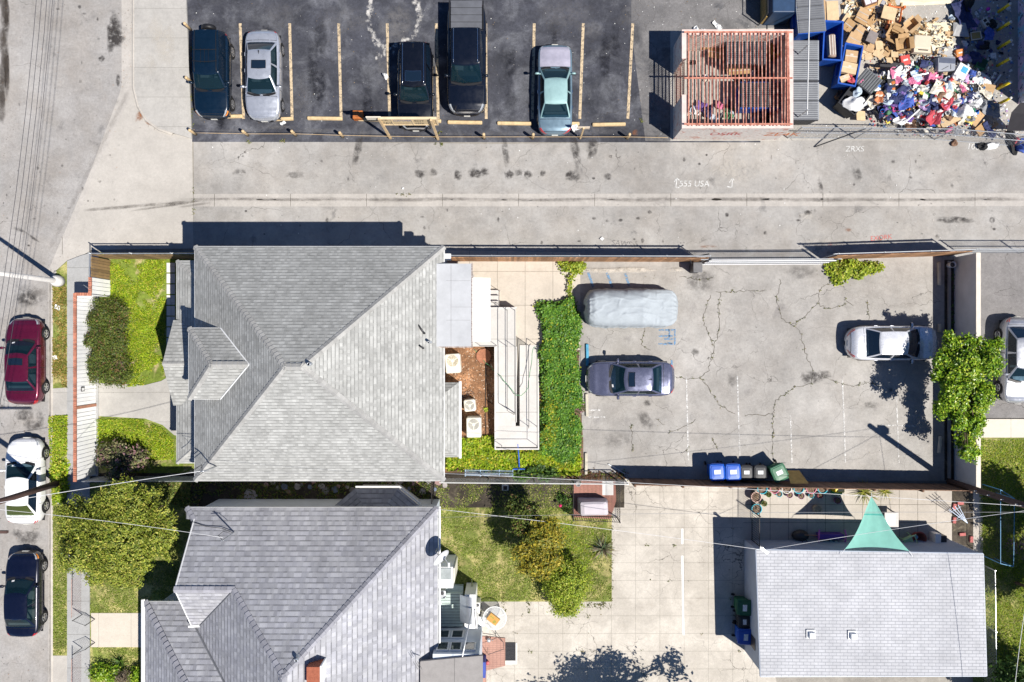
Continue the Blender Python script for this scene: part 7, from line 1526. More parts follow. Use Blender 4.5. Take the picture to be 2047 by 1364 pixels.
dumpster('open black dumpster with a ribbed grey lid thrown back', 1690, 210, -38, 1.05, 1.35, 1.05, DBK, openlid=True)
dumpster('dark dumpster with ribbed lids inside the block enclosure, upper', 1477, 122, 0, 2.0, 1.3, 1.2, DBK, 2, lidm=mat('lid_dark', (.05, .05, .06), .6)); dumpster('dark dumpster with ribbed lids inside the block enclosure, lower', 1505, 206, 0, 2.1, 1.3, 1.2, DBL, 2, lidm=MC['lid_dark'])
dumpster('brown yellow dumpster in the far corner of the block enclosure', 1545, 108, 0, .9, .9, 1.1, mat('dumpster_ochre', (.30, .19, .03), .7, .3, 5))
t = thing('rail_fence', 'pale pipe rail and wire mesh fence over the closed dumpsters', 'fence', (14.9, 14, 0))
pipes(t, (14.6, 11.2), (14.75, 18.5), (2.35,), mat('pale_pipe', (.6, .6, .6)), .035); 
for y in (11.4, 14.6, 17.6): mb = MB(); mb.tube([(14.45, y-.05, 0), (14.6, y, 2.5)], .035, 7); wpart(mb, 'post', GALV, t)
# chain link round the south of the yard
t = thing('chain_link_fence', 'bent chain link fence along the alley side of the dump yard', 'fence', (20, 10.7, 0))
for a, b in (((14.5, 10.68), (22.2, 10.6)), ((22.2, 10.6), (26.4, 10.25)), ((26.4, 10.25), (34, 11.1))):
    wire_mesh(t, a, b, 1.9, GALV, .13, .003); pipes(t, a, b, (.05, 1.0, 1.95), GALV, .024)
for a in ((14.5, 10.68), (18, 10.64), (22.2, 10.6), (26.4, 10.25), (30, 10.65)): mb = MB(); mb.tube([(*a, 0), (*a, 2.05)], .035, 7); wpart(mb, 'post', GALV, t)
mb = MB(); mb.tube([(15.9, 10.2, .05), (17.9, 10.75, 1.5)], .03, 6); wpart(mb, 'brace', STEEL, t)
t = thing('chain_link_fence', 'short dark chain link fence between the asphalt lot and the dump yard top', 'fence', (12.8, 17.5, 0)); wire_mesh(t, (12.95, 16.6), (12.95, 19.5), 1.5, STEEL, .12); pipes(t, (12.95, 16.6), (12.95, 19.5), (1.5,), STEEL, .025); posts(t, (12.95, 16.6), (12.95, 19.5), 2, 1.55, STEEL, .03, rnd=True); mb = MB(); mb.box((13.15, 17.4, .5), (.2, 1.5, .9)); wpart(mb, 'slat', mat('ochre_slat', (.36, .24, .08), .8, .3, 8), t)
t = thing('blue_tank', 'dark blue steel container at the top edge left of the dump yard', 'container', (14.0, 17.6, 0)); mb = MB(); mb.rbox((13.75, 17.9, .8), (1.2, 2.6, 1.6), .05); wpart(mb, 'container', mat('container_navy', (.02, .05, .11), .5), t)
YEL = mat('bollard_yellow', (.72, .55, .02), .5, .12, 4)
for k, (x, y) in enumerate(((1993, 26), (1994, 61), (1995, 97), (1993, 132), (1994, 178), (1994, 209))):
    t = thing('bollard', ('topmost', 'second from the top', 'third from the top', 'third from the bottom', 'second from the bottom', 'bottommost')[k]+' yellow steel bollard in front of the graffiti wall', 'bollard', P(x, y), group='yellow bollards by the graffiti wall'); p = P(x, y)
    mb = MB(); mb.tube([p, p+Vector((0, 0, 1.05))], .075, 10); wpart(mb, 'post', YEL, t, True); mb = MB(); mb.ball(p+Vector((0, 0, 1.06)), (.076, .076, .05), 10); wpart(mb, 'cap', mat('cap_grey', (.5, .5, .48), .6), t, True)
    mb = MB(); mb.lathe([(.077, .6), (.077, .63)], p, 10, cap=False); wpart(mb, 'band', STEEL, t)

# ---------------------------------------------------------------- rubbish
r = rng(101)
def heap(x, y):       # height of the rubbish at a pixel
    g = lambda cx, cy, sx, sy, h: h*math.exp(-((x-cx)/sx)**2-((y-cy)/sy)**2)
    return .03+g(1830, 185, 80, 45, .55)+g(1900, 215, 60, 40, .5)+g(1770, 200, 50, 40, .35)+g(1770, 90, 70, 50, .35)+g(1840, 110, 40, 40, .3)+g(1900, 160, 40, 35, .35)
def put(o, x, y, rz, dz=0, rx=0, ry=0):
    z = heap(x, y)+dz; o.location = P(x, y, z); o.rotation_euler = (rx, ry, R(rz))
def flatbox(name, label, x, y, w, d, rz, m, grp=None, dz=0, tape=True, tilt=0, cat='cardboard'):
    mb = MB(); mb.box((0, 0, .02), (w, d, .04)); o = tag(mb.build(name, m, None, base=False), label, cat, grp); put(o, x, y, rz, dz, R(r.uniform(-tilt, tilt)), R(r.uniform(-tilt, tilt)))
    if tape: mb = MB(); mb.box((0, 0, .042), (w*.98, .05, .004)); mb.build('tape', TAPE, o)
    return o
def openbox(label, x, y, w, d, h, rz, m, grp=None, dz=0, tilt=8):
    t = thing('cardboard_box', label, 'cardboard box', group=grp); put(t, x, y, rz, dz, R(r.uniform(-tilt, tilt)), R(r.uniform(-tilt, tilt)))
    mb = MB(); o = [[Vector((a*w/2*s, b*d/2*s, z)) for a, b in ((-1, -1), (1, -1), (1, 1), (-1, 1))] for z, s in ((0, 1), (h, 1), (h, .97), (.02, .97))]; mb.loft(o, True, 0, True, True); mb.build('carton', m, t)
    for k, (a, b, c) in enumerate(((w, d, 0), (w, d, 180), (d, w, 90), (d, w, 270))):
        e = r.uniform(20, 70); M_ = Matrix.Rotation(R(c), 3, 'Z'); q = [M_ @ v for v in (Vector((-a/2, -b/2, h)), Vector((a/2, -b/2, h)), Vector((a/2*.95, -b/2-b*.42*math.cos(R(e)), h+b*.42*math.sin(R(e))*(.4))), Vector((-a/2*.95, -b/2-b*.42*math.cos(R(e)), h+b*.42*math.sin(R(e))*.4)))]
        mb = MB(); mb.face(q); mb.face([v-Vector((0, 0, .006)) for v in reversed(q)]); mb.build('flap', m, t)
    return t
# named cardboard
flatbox('flattened_box', 'tall pale cardboard sheet standing at the top left of the cardboard heap', 1664, 22, .62, 1.0, 3, CARD2, tape=False)
flatbox('flattened_box', 'long tan cardboard sheet edge beside the closed grey lidded dumpster', 1646, 22, .22, 1.1, 2, CARD, tape=False)
flatbox('flattened_box', 'brown carton with a white label right of the open blue dumpster', 1698, 53, .62, .66, -36, CARD3, dz=.2)
flatbox('flattened_box', 'closed brown carton at the centre of the cardboard heap', 1718, 64, .5, .62, -38, CARD, dz=.3); flatbox('flattened_box', 'wide brown carton resting on the one with the white label', 1708, 80, .7, .62, -28, CARD, dz=.32)
flatbox('flattened_box', 'taped brown carton below the small framed cabinet', 1726, 28, .6, .52, -28, CARD, dz=.3); flatbox('flattened_box', 'lower taped brown carton below the small framed cabinet', 1722, 40, .66, .4, -30, CARD3, dz=.25)
flatbox('flattened_box', 'dull grey card sheet in the middle of the cardboard heap', 1743, 75, .48, .6, -24, mat('card_grey', (.22, .19, .18), .9), dz=.45, tape=False)
flatbox('flattened_box', 'pale carton panel lying across the orange frame', 1777, 27, .72, .66, -15, CARD2, dz=.5, tape=False)
flatbox('flattened_box', 'orange tinted carton at the top of the yard right of the cabinet', 1747, 14, .8, .5, 20, mat('card_warm', (.52, .30, .12), .85), dz=.1)
openbox('open brown carton in the shade below the orange frame', 1782, 78, .62, .55, .4, -30, CARD3, dz=.1); openbox('open brown carton beside the beige printer', 1800, 92, .6, .6, .35, 8, CARD3, dz=.15); openbox('rolled open tan carton above the beige printer', 1815, 55, .7, .4, .35, 40, CARD, dz=.25); openbox('small open carton at the right edge of the cardboard heap', 1785, 62, .4, .3, .3, -20, CARD3, dz=.2)
G1 = 'tan cardboard pieces in the heap'
for k in range(72):
    x, y = r.choice([(r.uniform(1722, 1800), r.uniform(62, 118)), (r.uniform(1722, 1790), r.uniform(80, 112)), (r.uniform(1690, 1790), r.uniform(-4, 60))]); m, cn = r.choice([(CARD, 'tan'), (CARD2, 'pale'), (CARD3, 'brown'), (CARD2, 'pale')])
    flatbox('cardboard_piece', f'loose {cn} piece of cardboard in the big cardboard heap', x, y, r.uniform(.3, .75), r.uniform(.22, .5), r.uniform(0, 180), m, f'loose {cn} cardboard pieces in the heap', r.uniform(-.03, .18), False, 9)
for k in range(22):
    x, y = r.uniform(1700, 1990), r.uniform(120, 255); m, cn = r.choice([(CARD, 'tan'), (CARD2, 'pale')])
    flatbox('cardboard_piece', f'{cn} piece of cardboard among the clothes of the rubbish heap', x, y, r.uniform(.2, .5), r.uniform(.15, .35), r.uniform(0, 180), m, f'{cn} cardboard pieces among the clothes', r.uniform(0, .15), False, 16)
for x, y, w, d, a, cn, m, lab in ((1720, 232, .5, .5, 0, '', CARD2, 0), (1857, 222, .22, 1.2, 30, '', CARD2, 'long pale cardboard strip leaning beside the red cloth'), (1898, 240, .95, .5, 25, '', CARD2, 'broad cream sheet at the south edge of the rubbish heap'), (1950, 235, .8, .6, 50, '', CARD, 'creased tan carton panel at the south east of the rubbish heap'), (1962, 258, .75, .5, 40, '', CARD3, 'creased brown carton panel against the bent fence'), (1975, 178, .6, .5, -20, '', CARD, 'tan carton flap at the shaded edge of the heap'), (1887, 250, .7, .28, 25, '', CARD, 'tan strip of carton above the pink bag')):
    flatbox('cardboard_sheet', lab or 'pale carton square at the feet of the black dumpster', x, y, w, d, a, m, None, .15, False, 12)
# cream sheets on the ground
for pts, lab, z in (([(1690, 0), (1740, 0), (1735, 30), (1715, 45), (1690, 48), (1684, 40)], 'cream tarpaulin under the cardboard at the top of the yard', .05), ([(1822, 45), (1906, 45), (1905, 95), (1880, 100), (1840, 80), (1815, 62)], 'cream sheet behind the beige printer', .05), ([(1855, 100), (1900, 92), (1908, 120), (1870, 125), (1852, 116)], 'cream cloth above the grey plastic trunk', .25), ([(1906, 45), (1930, 46), (1938, 74), (1905, 72)], 'grey folded tarpaulin at the edge of the building shade', .25), ([(1722, 20), (1760, 60), (1745, 70), (1712, 52)], 'cream paper between the cartons', .15), ([(1795, 0), (1900, 0), (1903, 8), (1795, 12)], 'whitish painted strip at the top of the yard', .016)):
    mb = MB(); n = len(pts); c = P(sum(p[0] for p in pts)/n, sum(p[1] for p in pts)/n, z+.1); ring = [P(*p, z+r.uniform(0, .08)) for p in pts]; midr = [c.lerp(q, .55)+Vector((0, 0, r.uniform(-.04, .06))) for q in ring]; mb.loft([ring, midr], True); mb.add([c]+midr, [(0, 1+k, 1+(k+1) % n) for k in range(n)]); ring2 = [v-Vector((0, 0, .03)) for v in ring]; mb.loft([ring2, ring], True)
    tag(mb.build('tarpaulin', mat('cream_tarp', (.66, .60, .44), .8, .1, 2) if 'grey' not in lab else mat('grey_tarp', (.34, .34, .34), .8), None, False), lab, 'tarpaulin')
t = thing('chair_frame', 'orange painted wooden chair frame on the cardboard', 'chair frame', P(1795, 35, .5)); OR = mat('orange_paint', (.55, .15, .045), .6, .15, 5)
for a, b in (((1776, 12), (1806, 16)), ((1803, 14), (1797, 55)), ((1775, 52), (1800, 55)), ((1772, 58), (1776, 42)), ((1783, 18), (1781, 46))): mb = MB(); mb.tube([P(*a, .6), P(*b, .55)], .05, 4); wpart(mb, 'rail', OR, t)
for x, y in ((1776, 12), (1806, 16), (1798, 56), (1773, 56)): mb = MB(); mb.box(P(x, y, .55), (.12, .12, .3)); wpart(mb, 'leg', OR, t)
def thing_put(name, label, cat, x, y, rz, dz=0, tilt=0):
    t = thing(name, label, cat); put(t, x, y, rz, dz, R(tilt), R(tilt*.6)); return t
t = thing_put('printer', 'beige office printer with a dark paper slot', 'printer', 1836, 92, -4, .1); mb = MB(); BG = mat('beige_plastic', (.58, .50, .38), .6, .06, 3); mb.rbox((0, .06, .2), (.9, .72, .4), .06); b_ = mb.build('casing', BG, t); mb = MB(); mb.box((.05, -.36, .22), (.95, .25, .24), 0, 0, .92); mb.build('paper_tray', BG, t); mb = MB(); mb.box((.08, -.34, .345), (.5, .05, .012)); mb.build('slot', BLK, b_)
t = thing_put('storage_trunk', 'grey plastic storage trunk with a dark lid recess', 'trunk', 1883, 132, 4, .2, 6); mb = MB(); mb.rbox((0, 0, .2), (.95, .72, .4), .05); b_ = mb.build('trunk', mat('grey_plastic', (.25, .265, .30), .5, .08), t); mb = MB(); mb.box((.02, .16, .405), (.85, .26, .02), R(-6)); mb.build('lid_recess', mat('slate_plastic', (.06, .075, .12), .5), b_); mb = MB(); mb.box((.2, -.16, .405), (.02, .24, .02)); mb.box((-.1, -.2, .405), (.4, .02, .02), R(25)); mb.build('clip', BLK, b_)
t = thing_put('guitar_case', 'black guitar case lying on the rubbish heap', 'case', 1781, 134, -4, .35); mb = MB(); pts = [(-.62, .06), (-.1, .07), (.02, .17), (.18, .19), (.3, .15), (.45, .22), (.58, .2), (.64, .08), (.64, -.08), (.58, -.2), (.45, -.22), (.3, -.15), (.18, -.19), (.02, -.17), (-.1, -.07), (-.62, -.06)]; mb.prism(pts, 0, .13); b_ = mb.build('case', mat('case_black', (.035, .033, .036), .55), t); mb = MB(); mb.lathe([(.045, .131), (.001, .134)], (.25, 0, 0), 10, 0, None, False); mb.build('badge', GALV, b_)
t = thing_put('drinks_carton', 'white carton with a blue printed panel beside the grey trunk', 'carton', 1917, 146, -28, .3, 5); mb = MB(); mb.box((0, 0, .14), (.6, .72, .28)); b_ = mb.build('carton', mat('carton_white', (.66, .64, .62), .6, .06), t); mb = MB(); mb.box((.06, .12, .282), (.32, .3, .006)); mb.build('blue_print', mat('carton_blue', (.05, .32, .55), .6, .25, 10), b_)
t = thing_put('framed_cabinet', 'small white cabinet in a brown frame lying on the cartons', 'cabinet', 1736, 4, 20, .25, 4); mb = MB(); mb.rbox((0, 0, .1), (.72, .4, .2), .03); b_ = mb.build('frame', mat('dark_wood', (.15, .07, .045), .6), t); mb = MB(); mb.box((-.16, 0, .203), (.3, .3, .01)); mb.box((.17, 0, .203), (.28, .3, .01)); mb.build('panel', mat('panel_pale', (.56, .54, .58), .5), b_)
t = thing_put('striped_mattress', 'rolled striped mattress inside the open blue dumpster', 'mattress', 1658, 96, 3, .75); mb = MB(); mb.loft([[Vector((.22*math.cos(a), y, .2*math.sin(a)+.2)) for a in [6.28*k/14 for k in range(14)]] for y in (-.55, -.5, 0, .5, .55)], True, 0, True, True); b_ = mb.build('roll', mat('mattress_taupe', (.30, .22, .18), .85), t, True); mb = MB()
for x in (-.13, .0, .13): mb.box((x, 0, .2+.2*math.cos(x*4.)+.005), (.05, 1.0, .01))
mb.build('stripe', mat('mattress_cream', (.52, .47, .42), .85), b_)
for x, y, w, d, h, a, m, lab in ((1697, 117, .62, .6, .3, -8, CARD, 'flat brown carton at the top of the second open blue dumpster'), (1693, 140, .75, .55, .3, -12, CARD2, 'wide tan carton in the middle of the second open blue dumpster'), (1684, 160, .5, .3, .3, 20, CARD2, 'small tan carton near the red bag in the second blue dumpster')):
    t = thing('cardboard_box', lab, 'cardboard box', P(x, y, .9), R(a)); mb = MB(); mb.box((0, 0, .15), (w, d, .3)); b_ = mb.build('carton', m, t); mb = MB(); mb.box((0, 0, .303), (w, .05, .006)); mb.box((0, .08, .303), (.16, .1, .005)); mb.build('tape', mat('tape_pale', (.6, .5, .4), .4), b_)
# crumpled cloth and bags: a few shared shapes, every piece an object of its own
def crumple(seed, rx, ry, rz, n=22, amp=.5, fold=3.2):
    mb = MB(); mb.ball((0, 0, rz*.8), (rx, ry, rz), n); out = []
    for v in mb.v:
        p = Vector(v); q = p*fold+Vector((seed*7.7, 0, 0)); d = 1+amp*mnoise.noise(Vector((q.x/ max(rx, .01)*.25, q.y/max(ry, .01)*.25, q.z*2.)))*1.6+amp*.7*mnoise.noise(q*2.4)
        out.append((p.x*d, p.y*d, max(0, p.z*(.75+1.3*mnoise.noise(q*1.7)+.5*mnoise.noise(q*4.1)))))
    me = bpy.data.meshes.new('crumpled'); me.from_pydata(out, [], mb.f); me.polygons.foreach_set('use_smooth', [True]*len(me.polygons)); me.materials.append(None); me.update(); return me
def drape(seed, w, d, n=11):
    vs = []; fs = []
    for i in range(n):
        for j in range(n):
            x, y = (i/(n-1)-.5)*w, (j/(n-1)-.5)*d; q = Vector((x*5+seed*9, y*5, seed)); b = 1+.35*mnoise.noise(q*.5+Vector((5, 5, 5)))
            vs.append((x*b+.05*mnoise.noise(q*1.3), y*b+.05*mnoise.noise(q*1.7), max(.005, .07+.13*mnoise.noise(q*.8)+.07*abs(mnoise.noise(q*2.2)))))
    for i in range(n-1):
        for j in range(n-1): a = i*n+j; fs.append((a, a+n, a+n+1, a+1))
    me = bpy.data.meshes.new('draped'); me.from_pydata(vs, [], fs); me.materials.append(None); me.update(); return me
SHAPES = [crumple(k, *s) for k, s in enumerate(((.20, .15, .10), (.16, .16, .12), (.26, .14, .09), (.15, .11, .08), (.22, .20, .12), (.30, .12, .07), (.12, .12, .1), (.24, .18, .06)))]+[drape(k, *s) for k, s in enumerate(((.55, .4), (.4, .36), (.7, .3), (.46, .6), (.34, .5), (.8, .5)))]
CLO = dict(white=(.70, .70, .69), pale_blue=(.42, .52, .62), navy=(.018, .03, .12), blue=(.02, .08, .42), black=(.015, .015, .017), grey=(.22, .23, .25), pink=(.66, .12, .28), magenta=(.55, .02, .22), red=(.52, .025, .05), brown=(.20, .10, .05), tan=(.50, .36, .2), cream=(.66, .6, .48), green=(.05, .20, .09), yellow=(.66, .50, .05), purple=(.14, .07, .32), orange=(.62, .19, .04), lilac=(.42, .25, .5))
def clothm(c): g_ = sum(CLO[c])/3; return mat('cloth_'+c, tuple(q*.78+g_*.2 for q in CLO[c]), .75, .22, 5, co='obj', bump=.15)
def rag(x, y, c, label=None, s=1., k=None, dz=0, cat='cloth', name='crumpled_cloth', sz=1, grp=True):
    o = bpy.data.objects.new(name, SHAPES[(r.randrange(8) if name.endswith('bag') else r.choice((0, 1, 2, 4, 5, 7, 8, 9, 10, 11, 12, 13, 8, 9, 10, 11, 12))) if k is None else k]); COL.objects.link(o); o.material_slots[0].link = 'OBJECT'; o.material_slots[0].material = clothm(c)
    put(o, x, y, r.uniform(0, 360), dz); o.scale = (s*r.uniform(.8, 1.25), s*r.uniform(.8, 1.25), s*sz*r.uniform(.8, 1.3)); cn = c.replace('_', ' ')
    tag(o, label or f'crumpled {cn} {"bag" if name.endswith("bag") else "cloth"} in the clothes heap of the dump yard', cat, None if label else f'crumpled {cn} {cat}s in the heap'); return o
for x, y, c, s, lab in ((1868, 225, 'red', 1.9, 'large bright red cloth on the rubbish heap'), (1850, 232, 'red', 1.1, 'smaller red cloth end beside the white tube'), (1834, 163, 'magenta', 1.1, 'magenta cloth right of the clothes pile centre'), (1895, 262, 'pink', 1.2, 'pink bag by the bent fence'), (1937, 172, 'pink', 1.2, 'rosy pink cloth at the right of the heap'), (1692, 163, 'red', 1.2, 'red bag hanging out of the second blue dumpster'), (1713, 166, 'pink', .8, 'pinkish bag right of the red bag at the dumpster'), (1798, 190, 'navy', 1.6, 'dark navy cloth in the middle of the heap'), (1808, 208, 'blue', 1.4, 'blue cloth in the lower middle of the heap'), (1760, 225, 'navy', 1.1, 'navy cloth near the black dumpster'), (1803, 235, 'blue', 1.0, 'blue cloth by the fence below the heap'), (1700, 215, 'white', 2.1, 'big white bag in the black dumpster'), (1708, 190, 'pale_blue', 1.2, 'pale blue bag in the black dumpster'), (1720, 200, 'black', 1.1, 'shiny black bag in the black dumpster'), (1679, 190, 'brown', 1.2, 'brown paper sack beside the black dumpster'), (1790, 158, 'white', 1.9, 'long white sheet of cloth at the top of the clothes'), (1806, 178, 'grey', 1.3, 'dark grey jacket in the clothes'), (1893, 176, 'pale_blue', 1.4, 'pale blue plastic bag below the grey trunk'), (1908, 205, 'white', 1.9, 'large clear white plastic bag in the heap'), (1947, 205, 'white', 1.5, 'white bag at the right of the heap'), (1925, 225, 'white', 2.1, 'large white cloth at the south of the heap'), (1920, 200, 'blue', .9, 'bright blue bag in the white part of the heap'), (1855, 258, 'cream', 1.6, 'cream cloth hanging over the bent fence'), (1972, 215, 'grey', 1.9, 'slate grey cloth at the shaded edge of the heap'), (1912, 258, 'grey', 1.1, 'grey tangle below the cream sheet'), (1951, 117, 'navy', 1.5, 'navy bag in the building shade'), (1968, 95, 'black', 1.6, 'black bag in the shade by the third yellow bollard'), (1957, 92, 'navy', 1.6, 'dark blue plastic bag in the shade'), (1925, 118, 'lilac', 1.5, 'lilac duvet in the shade by the orange box'), (1982, 50, 'black', 1.3, 'black bag near the second yellow bollard'), (1983, 155, 'pale_blue', .9, 'pale blue bag by the graffiti wall'), (1976, 68, 'blue', 1.2, 'light blue plastic sheet near the framed board'), (1946, 50, 'lilac', 1.0, 'lilac scraps beside the cinder block'), (1900, 38, 'pale_blue', 1.2, 'pale bag at the edge of the building shade'), (1925, 34, 'navy', 1.6, 'navy cloth left of the cinder block'), (1932, 12, 'black', 2.2, 'big black bags at the top in the building shade'), (2030, 285, 'red', 1.3, 'red bag outside the bent fence on the alley'), (2022, 278, 'black', 1.6, 'black bag on the alley against the red bag'), (2045, 292, 'blue', 1.8, 'big blue bag on the alley at the right edge'), (1965, 292, 'black', 1.3, 'black bag lying on the alley outside the fence'), (1988, 290, 'white', 1.2, 'white patterned sack on the alley outside the fence'), (1910, 285, 'brown', 1., 'dark red brown box like bag on the alley below the fence'), (1975, 262, 'navy', 1.2, 'navy jacket hanging on the bent fence')):
    b_ = rag(x, y, c, lab, s, None, .5 if 1690 < x < 1722 and 160 < y < 220 else .12, 'bag' if 'bag' in lab or 'sack' in lab else 'cloth', 'plastic_bag' if 'bag' in lab or 'sack' in lab else 'crumpled_cloth')
    if lab in ('big white bag in the black dumpster', 'pale blue bag in the black dumpster', 'shiny black bag in the black dumpster', 'red bag hanging out of the second blue dumpster', 'pinkish bag right of the red bag at the dumpster'): b_.location.z = 1.02
    if 'alley' in lab: b_.location.z = .02
WTS = ['white']*16+['pale_blue']*6+['cream']*4+['grey']*3+['navy']*3+['blue']*3+['black']*4+['grey']*4+['pink']*3+['magenta', 'red', 'brown', 'tan', 'tan', 'cream', 'cream', 'green', 'yellow', 'purple', 'orange', 'lilac']
for k in range(250):
    while True:
        x, y = r.uniform(1725, 1985), r.uniform(115, 262)
        if ((x-1858)/128)**2+((y-190)/66)**2 < r.uniform(.75, 1.1): break
    c = r.choice(WTS)
    if 1775 < x < 1815 and 180 < y < 235 and r.random() < .7: c = r.choice(['navy', 'blue', 'purple', 'pale_blue'])
    bag = c in ('white', 'pale_blue', 'black') and r.random() < .5
    rag(x, y, c, None, r.uniform(.5, 1.35), None, r.uniform(-.02, .2), 'bag' if bag else 'cloth', 'plastic_bag' if bag else 'crumpled_cloth')
for k in range(60): rag(r.uniform(1905, 2005), r.uniform(20, 130), r.choice(['white', 'pale_blue', 'lilac', 'pale_blue', 'navy', 'black', 'grey']), f'small crumpled scrap in the shade between the tarpaulin and the yellow bollards', r.uniform(.25, .6), None, 0, 'scrap', 'scrap', grp=True)['group'] = 'scraps in the building shade'
# small hard rubbish: boxes, tubs, crates
TUBS = [('white', (.68, .68, .66)), ('red', (.5, .06, .05)), ('orange', (.62, .2, .05)), ('blue', (.04, .16, .5)), ('green', (.02, .14, .07)), ('yellow', (.66, .52, .06)), ('grey', (.3, .3, .32)), ('black', (.02, .02, .022))]
for x, y, w, d, h, a, m, lab in ((1807, 122, .5, .5, .16, 12, TUBS[1], 'flat red box at the top of the clothes heap'), (1915, 108, .42, .38, .2, 10, TUBS[2], 'orange shoe box at the edge of the building shade'), (1958, 130, .5, .52, .25, -25, TUBS[4], 'dark green plastic crate in the building shade'), (1733, 20, 0, 0, 0, 0, None, ''), (1762, 11, .22, .5, .08, -25, TUBS[6], 'grey printed box beside the orange frame'), (1912, 180, .3, .5, .12, 25, TUBS[7], 'dark radio like box in the white clothes'), (1778, 170, .42, .5, .2, 4, TUBS[7], 'black speaker box in the clothes'), (1949, 73, .56, .42, .08, 8, ('tray', (.36, .25, .08)), 'framed cork board in the building shade'), (1967, 48, .34, .5, .2, 35, ('block', (.56, .53, .46)), 'pale cinder block with two holes in the shade'), (1921, 8, .14, .6, .1, -5, ('wood', (.42, .28, .1)), 'narrow wooden frame at the top in the shade'), (2000, 220, .4, .25, .1, 20, TUBS[6], 'grey tray beside the lowest yellow bollard'), (1985, 112, .3, .3, .05, 5, TUBS[0], 'white tile sample by the fourth yellow bollard'), (1774, 243, .2, .25, .05, 25, TUBS[5], 'yellow green packet lying at the bent fence')):
    if not m: continue
    t = thing_put('box', lab, 'box', x, y, a, .12 if x < 1930 else .0, 4 if x < 1930 else 0); mb = MB(); mb.rbox((0, 0, h/2), (w, d, h), .02); mm = mat('tub_'+m[0], m[1], .55, .1, 4); b_ = mb.build('box_body', mm, t); mb = MB()
    if 'cinder' in lab:
        for q in (-.11, .11): mb.box((0, q, h+.001), (.17, .15, .004))
        mb.build('hole', BLK, b_)
    elif 'crate' in lab: mb.box((0, 0, h+.001), (w*.86, d*.86, .004)); mb.build('opening', mat('crate_dark', (.005, .04, .02), .7), b_)
    elif 'framed' in lab:
        for s in (-1, 1): mb.box((s*w*.46, 0, h+.01), (.05, d, .03)); mb.box((0, s*d*.46, h+.013), (w, .05, .03))
        mb.build('frame', mat('pale_frame', (.62, .55, .44), .7), b_)
    else: mb.box((0, 0, h+.002), (w*.5, d*.18, .004), .1); mb.build('print', mat('print_pale', (.6, .58, .55), .6), b_)
for k in range(60):
    while True:
        x, y = r.uniform(1735, 1985), r.uniform(112, 260)
        if ((x-1860)/125)**2+((y-188)/66)**2 < 1: break
    n, c = r.choice(TUBS); t_ = r.random(); mb = MB(); s = r.uniform(.09, .2)
    if t_ < .5: mb.rbox((0, 0, s*.4), (s*1.3, s, s*.8), .015)
    else: mb.lathe([(s*.5, 0), (s*.6, s*1.1), (s*.5, s*1.1), (s*.45, .1*s), (.001, .1*s)], (0, 0, 0), 12, 0, None, False)
    o = tag(mb.build('small_box' if t_ < .5 else 'tub', mat('tub_'+n, c, .55, .1, 4), None, base=False), f'small {n} {"box" if t_ < .5 else "plastic tub"} among the clothes of the dump yard', 'box' if t_ < .5 else 'tub', f'small {n} {"boxes" if t_ < .5 else "tubs"} in the heap'); put(o, x, y, r.uniform(0, 360), .2, R(r.uniform(-50, 50)), R(r.uniform(-50, 50)))
for x, y, a, L, m, lab in ((1825, 230, 42, 1.15, WHITE, 'long white tube lying at the south of the heap'), (1840, 150, 10, .8, GALV, 'grey metal bar on the dark clothes'), (1992, 160, 55, .6, WHITE, 'white strip of plastic near the bollards')):
    mb = MB(); mb.tube([(-L/2, 0, .05), (L/2, 0, .08)], .045, 8); o = tag(mb.build('tube', m, None, base=False), lab, 'tube'); put(o, x, y, a, .3 if x < 1900 else 0)
t = thing('rusty_rack', 'rusty red wire rack sticking out of the clothes', 'rack', P(1836, 200, .6)); mb = MB()
for k in range(7): mb.tube([P(1820+4*k, 186, .75+.02*k), P(1824+4.6*k, 216, .6)], .012, 5)
for y in (188, 200, 214): mb.tube([P(1818, y, .72), P(1853, y-3, .72)], .012, 5)
wpart(mb, 'wire', RUST, t); mb = MB(); mb.tube([P(1815, 184, .8), P(1828, 178, .95), P(1836, 205, .9), P(1850, 222, .6)], .02, 5); wpart(mb, 'frame', mat('orange_rust', (.5, .2, .06), .7), t)
for x, y, c, rr, lab in ((1999, 172, (.62, .17, .02), .11, 'orange ball beside the fifth yellow bollard'), (1973, 20, (.5, .02, .36), .10, 'magenta ball in the building shade'), (2012, 19, (.55, .58, .62), .14, 'grey white fan like drum beside the top yellow bollard'), (1966, 83, (.5, .52, .56), .11, 'white round tub lid in the shade'), (1935, 122, (.5, .49, .45), .16, 'pale round cushion beside the green crate'), (1930, 76, (.42, .27, .08), .13, 'tan round cushion next to the framed cork board')):
    t = thing('ball' if 'ball' in lab else 'round_item', lab, 'ball' if 'ball' in lab else 'round item', P(x, y, .02)); mb = MB(); mb.ball((0, 0, rr), (rr, rr, rr if 'ball' in lab else rr*.5), 14); mb.build('ball' if 'ball' in lab else 'disc', mat('round_'+lab.split()[0]+str(x), c, .5, .12, 5), t, True)
t = thing('picture_frame', 'big framed picture leaning on the graffiti wall', 'picture', P(2022, 56)); mb = MB(); x_ = 26.3
for y, w in ((15.95, 1), (17.0, 1)): mb.box((x_-.05, y, 1.9), (.06, .09, 1.0), ry=R(12))
for z in (1.42, 2.36): mb.box((x_-.15+.1*(z-1.4), 16.47, z), (.06, 1.1, .09), ry=R(12))
wpart(mb, 'frame', MC['dark_wood'], t); mb = MB(); mb.box((x_-.06, 16.47, 1.9), (.03, .98, .86), ry=R(12)); wpart(mb, 'print', mat('picture_print', (.34, .33, .36), .4, .3, 2, col2=(.10, .14, .18)), t)
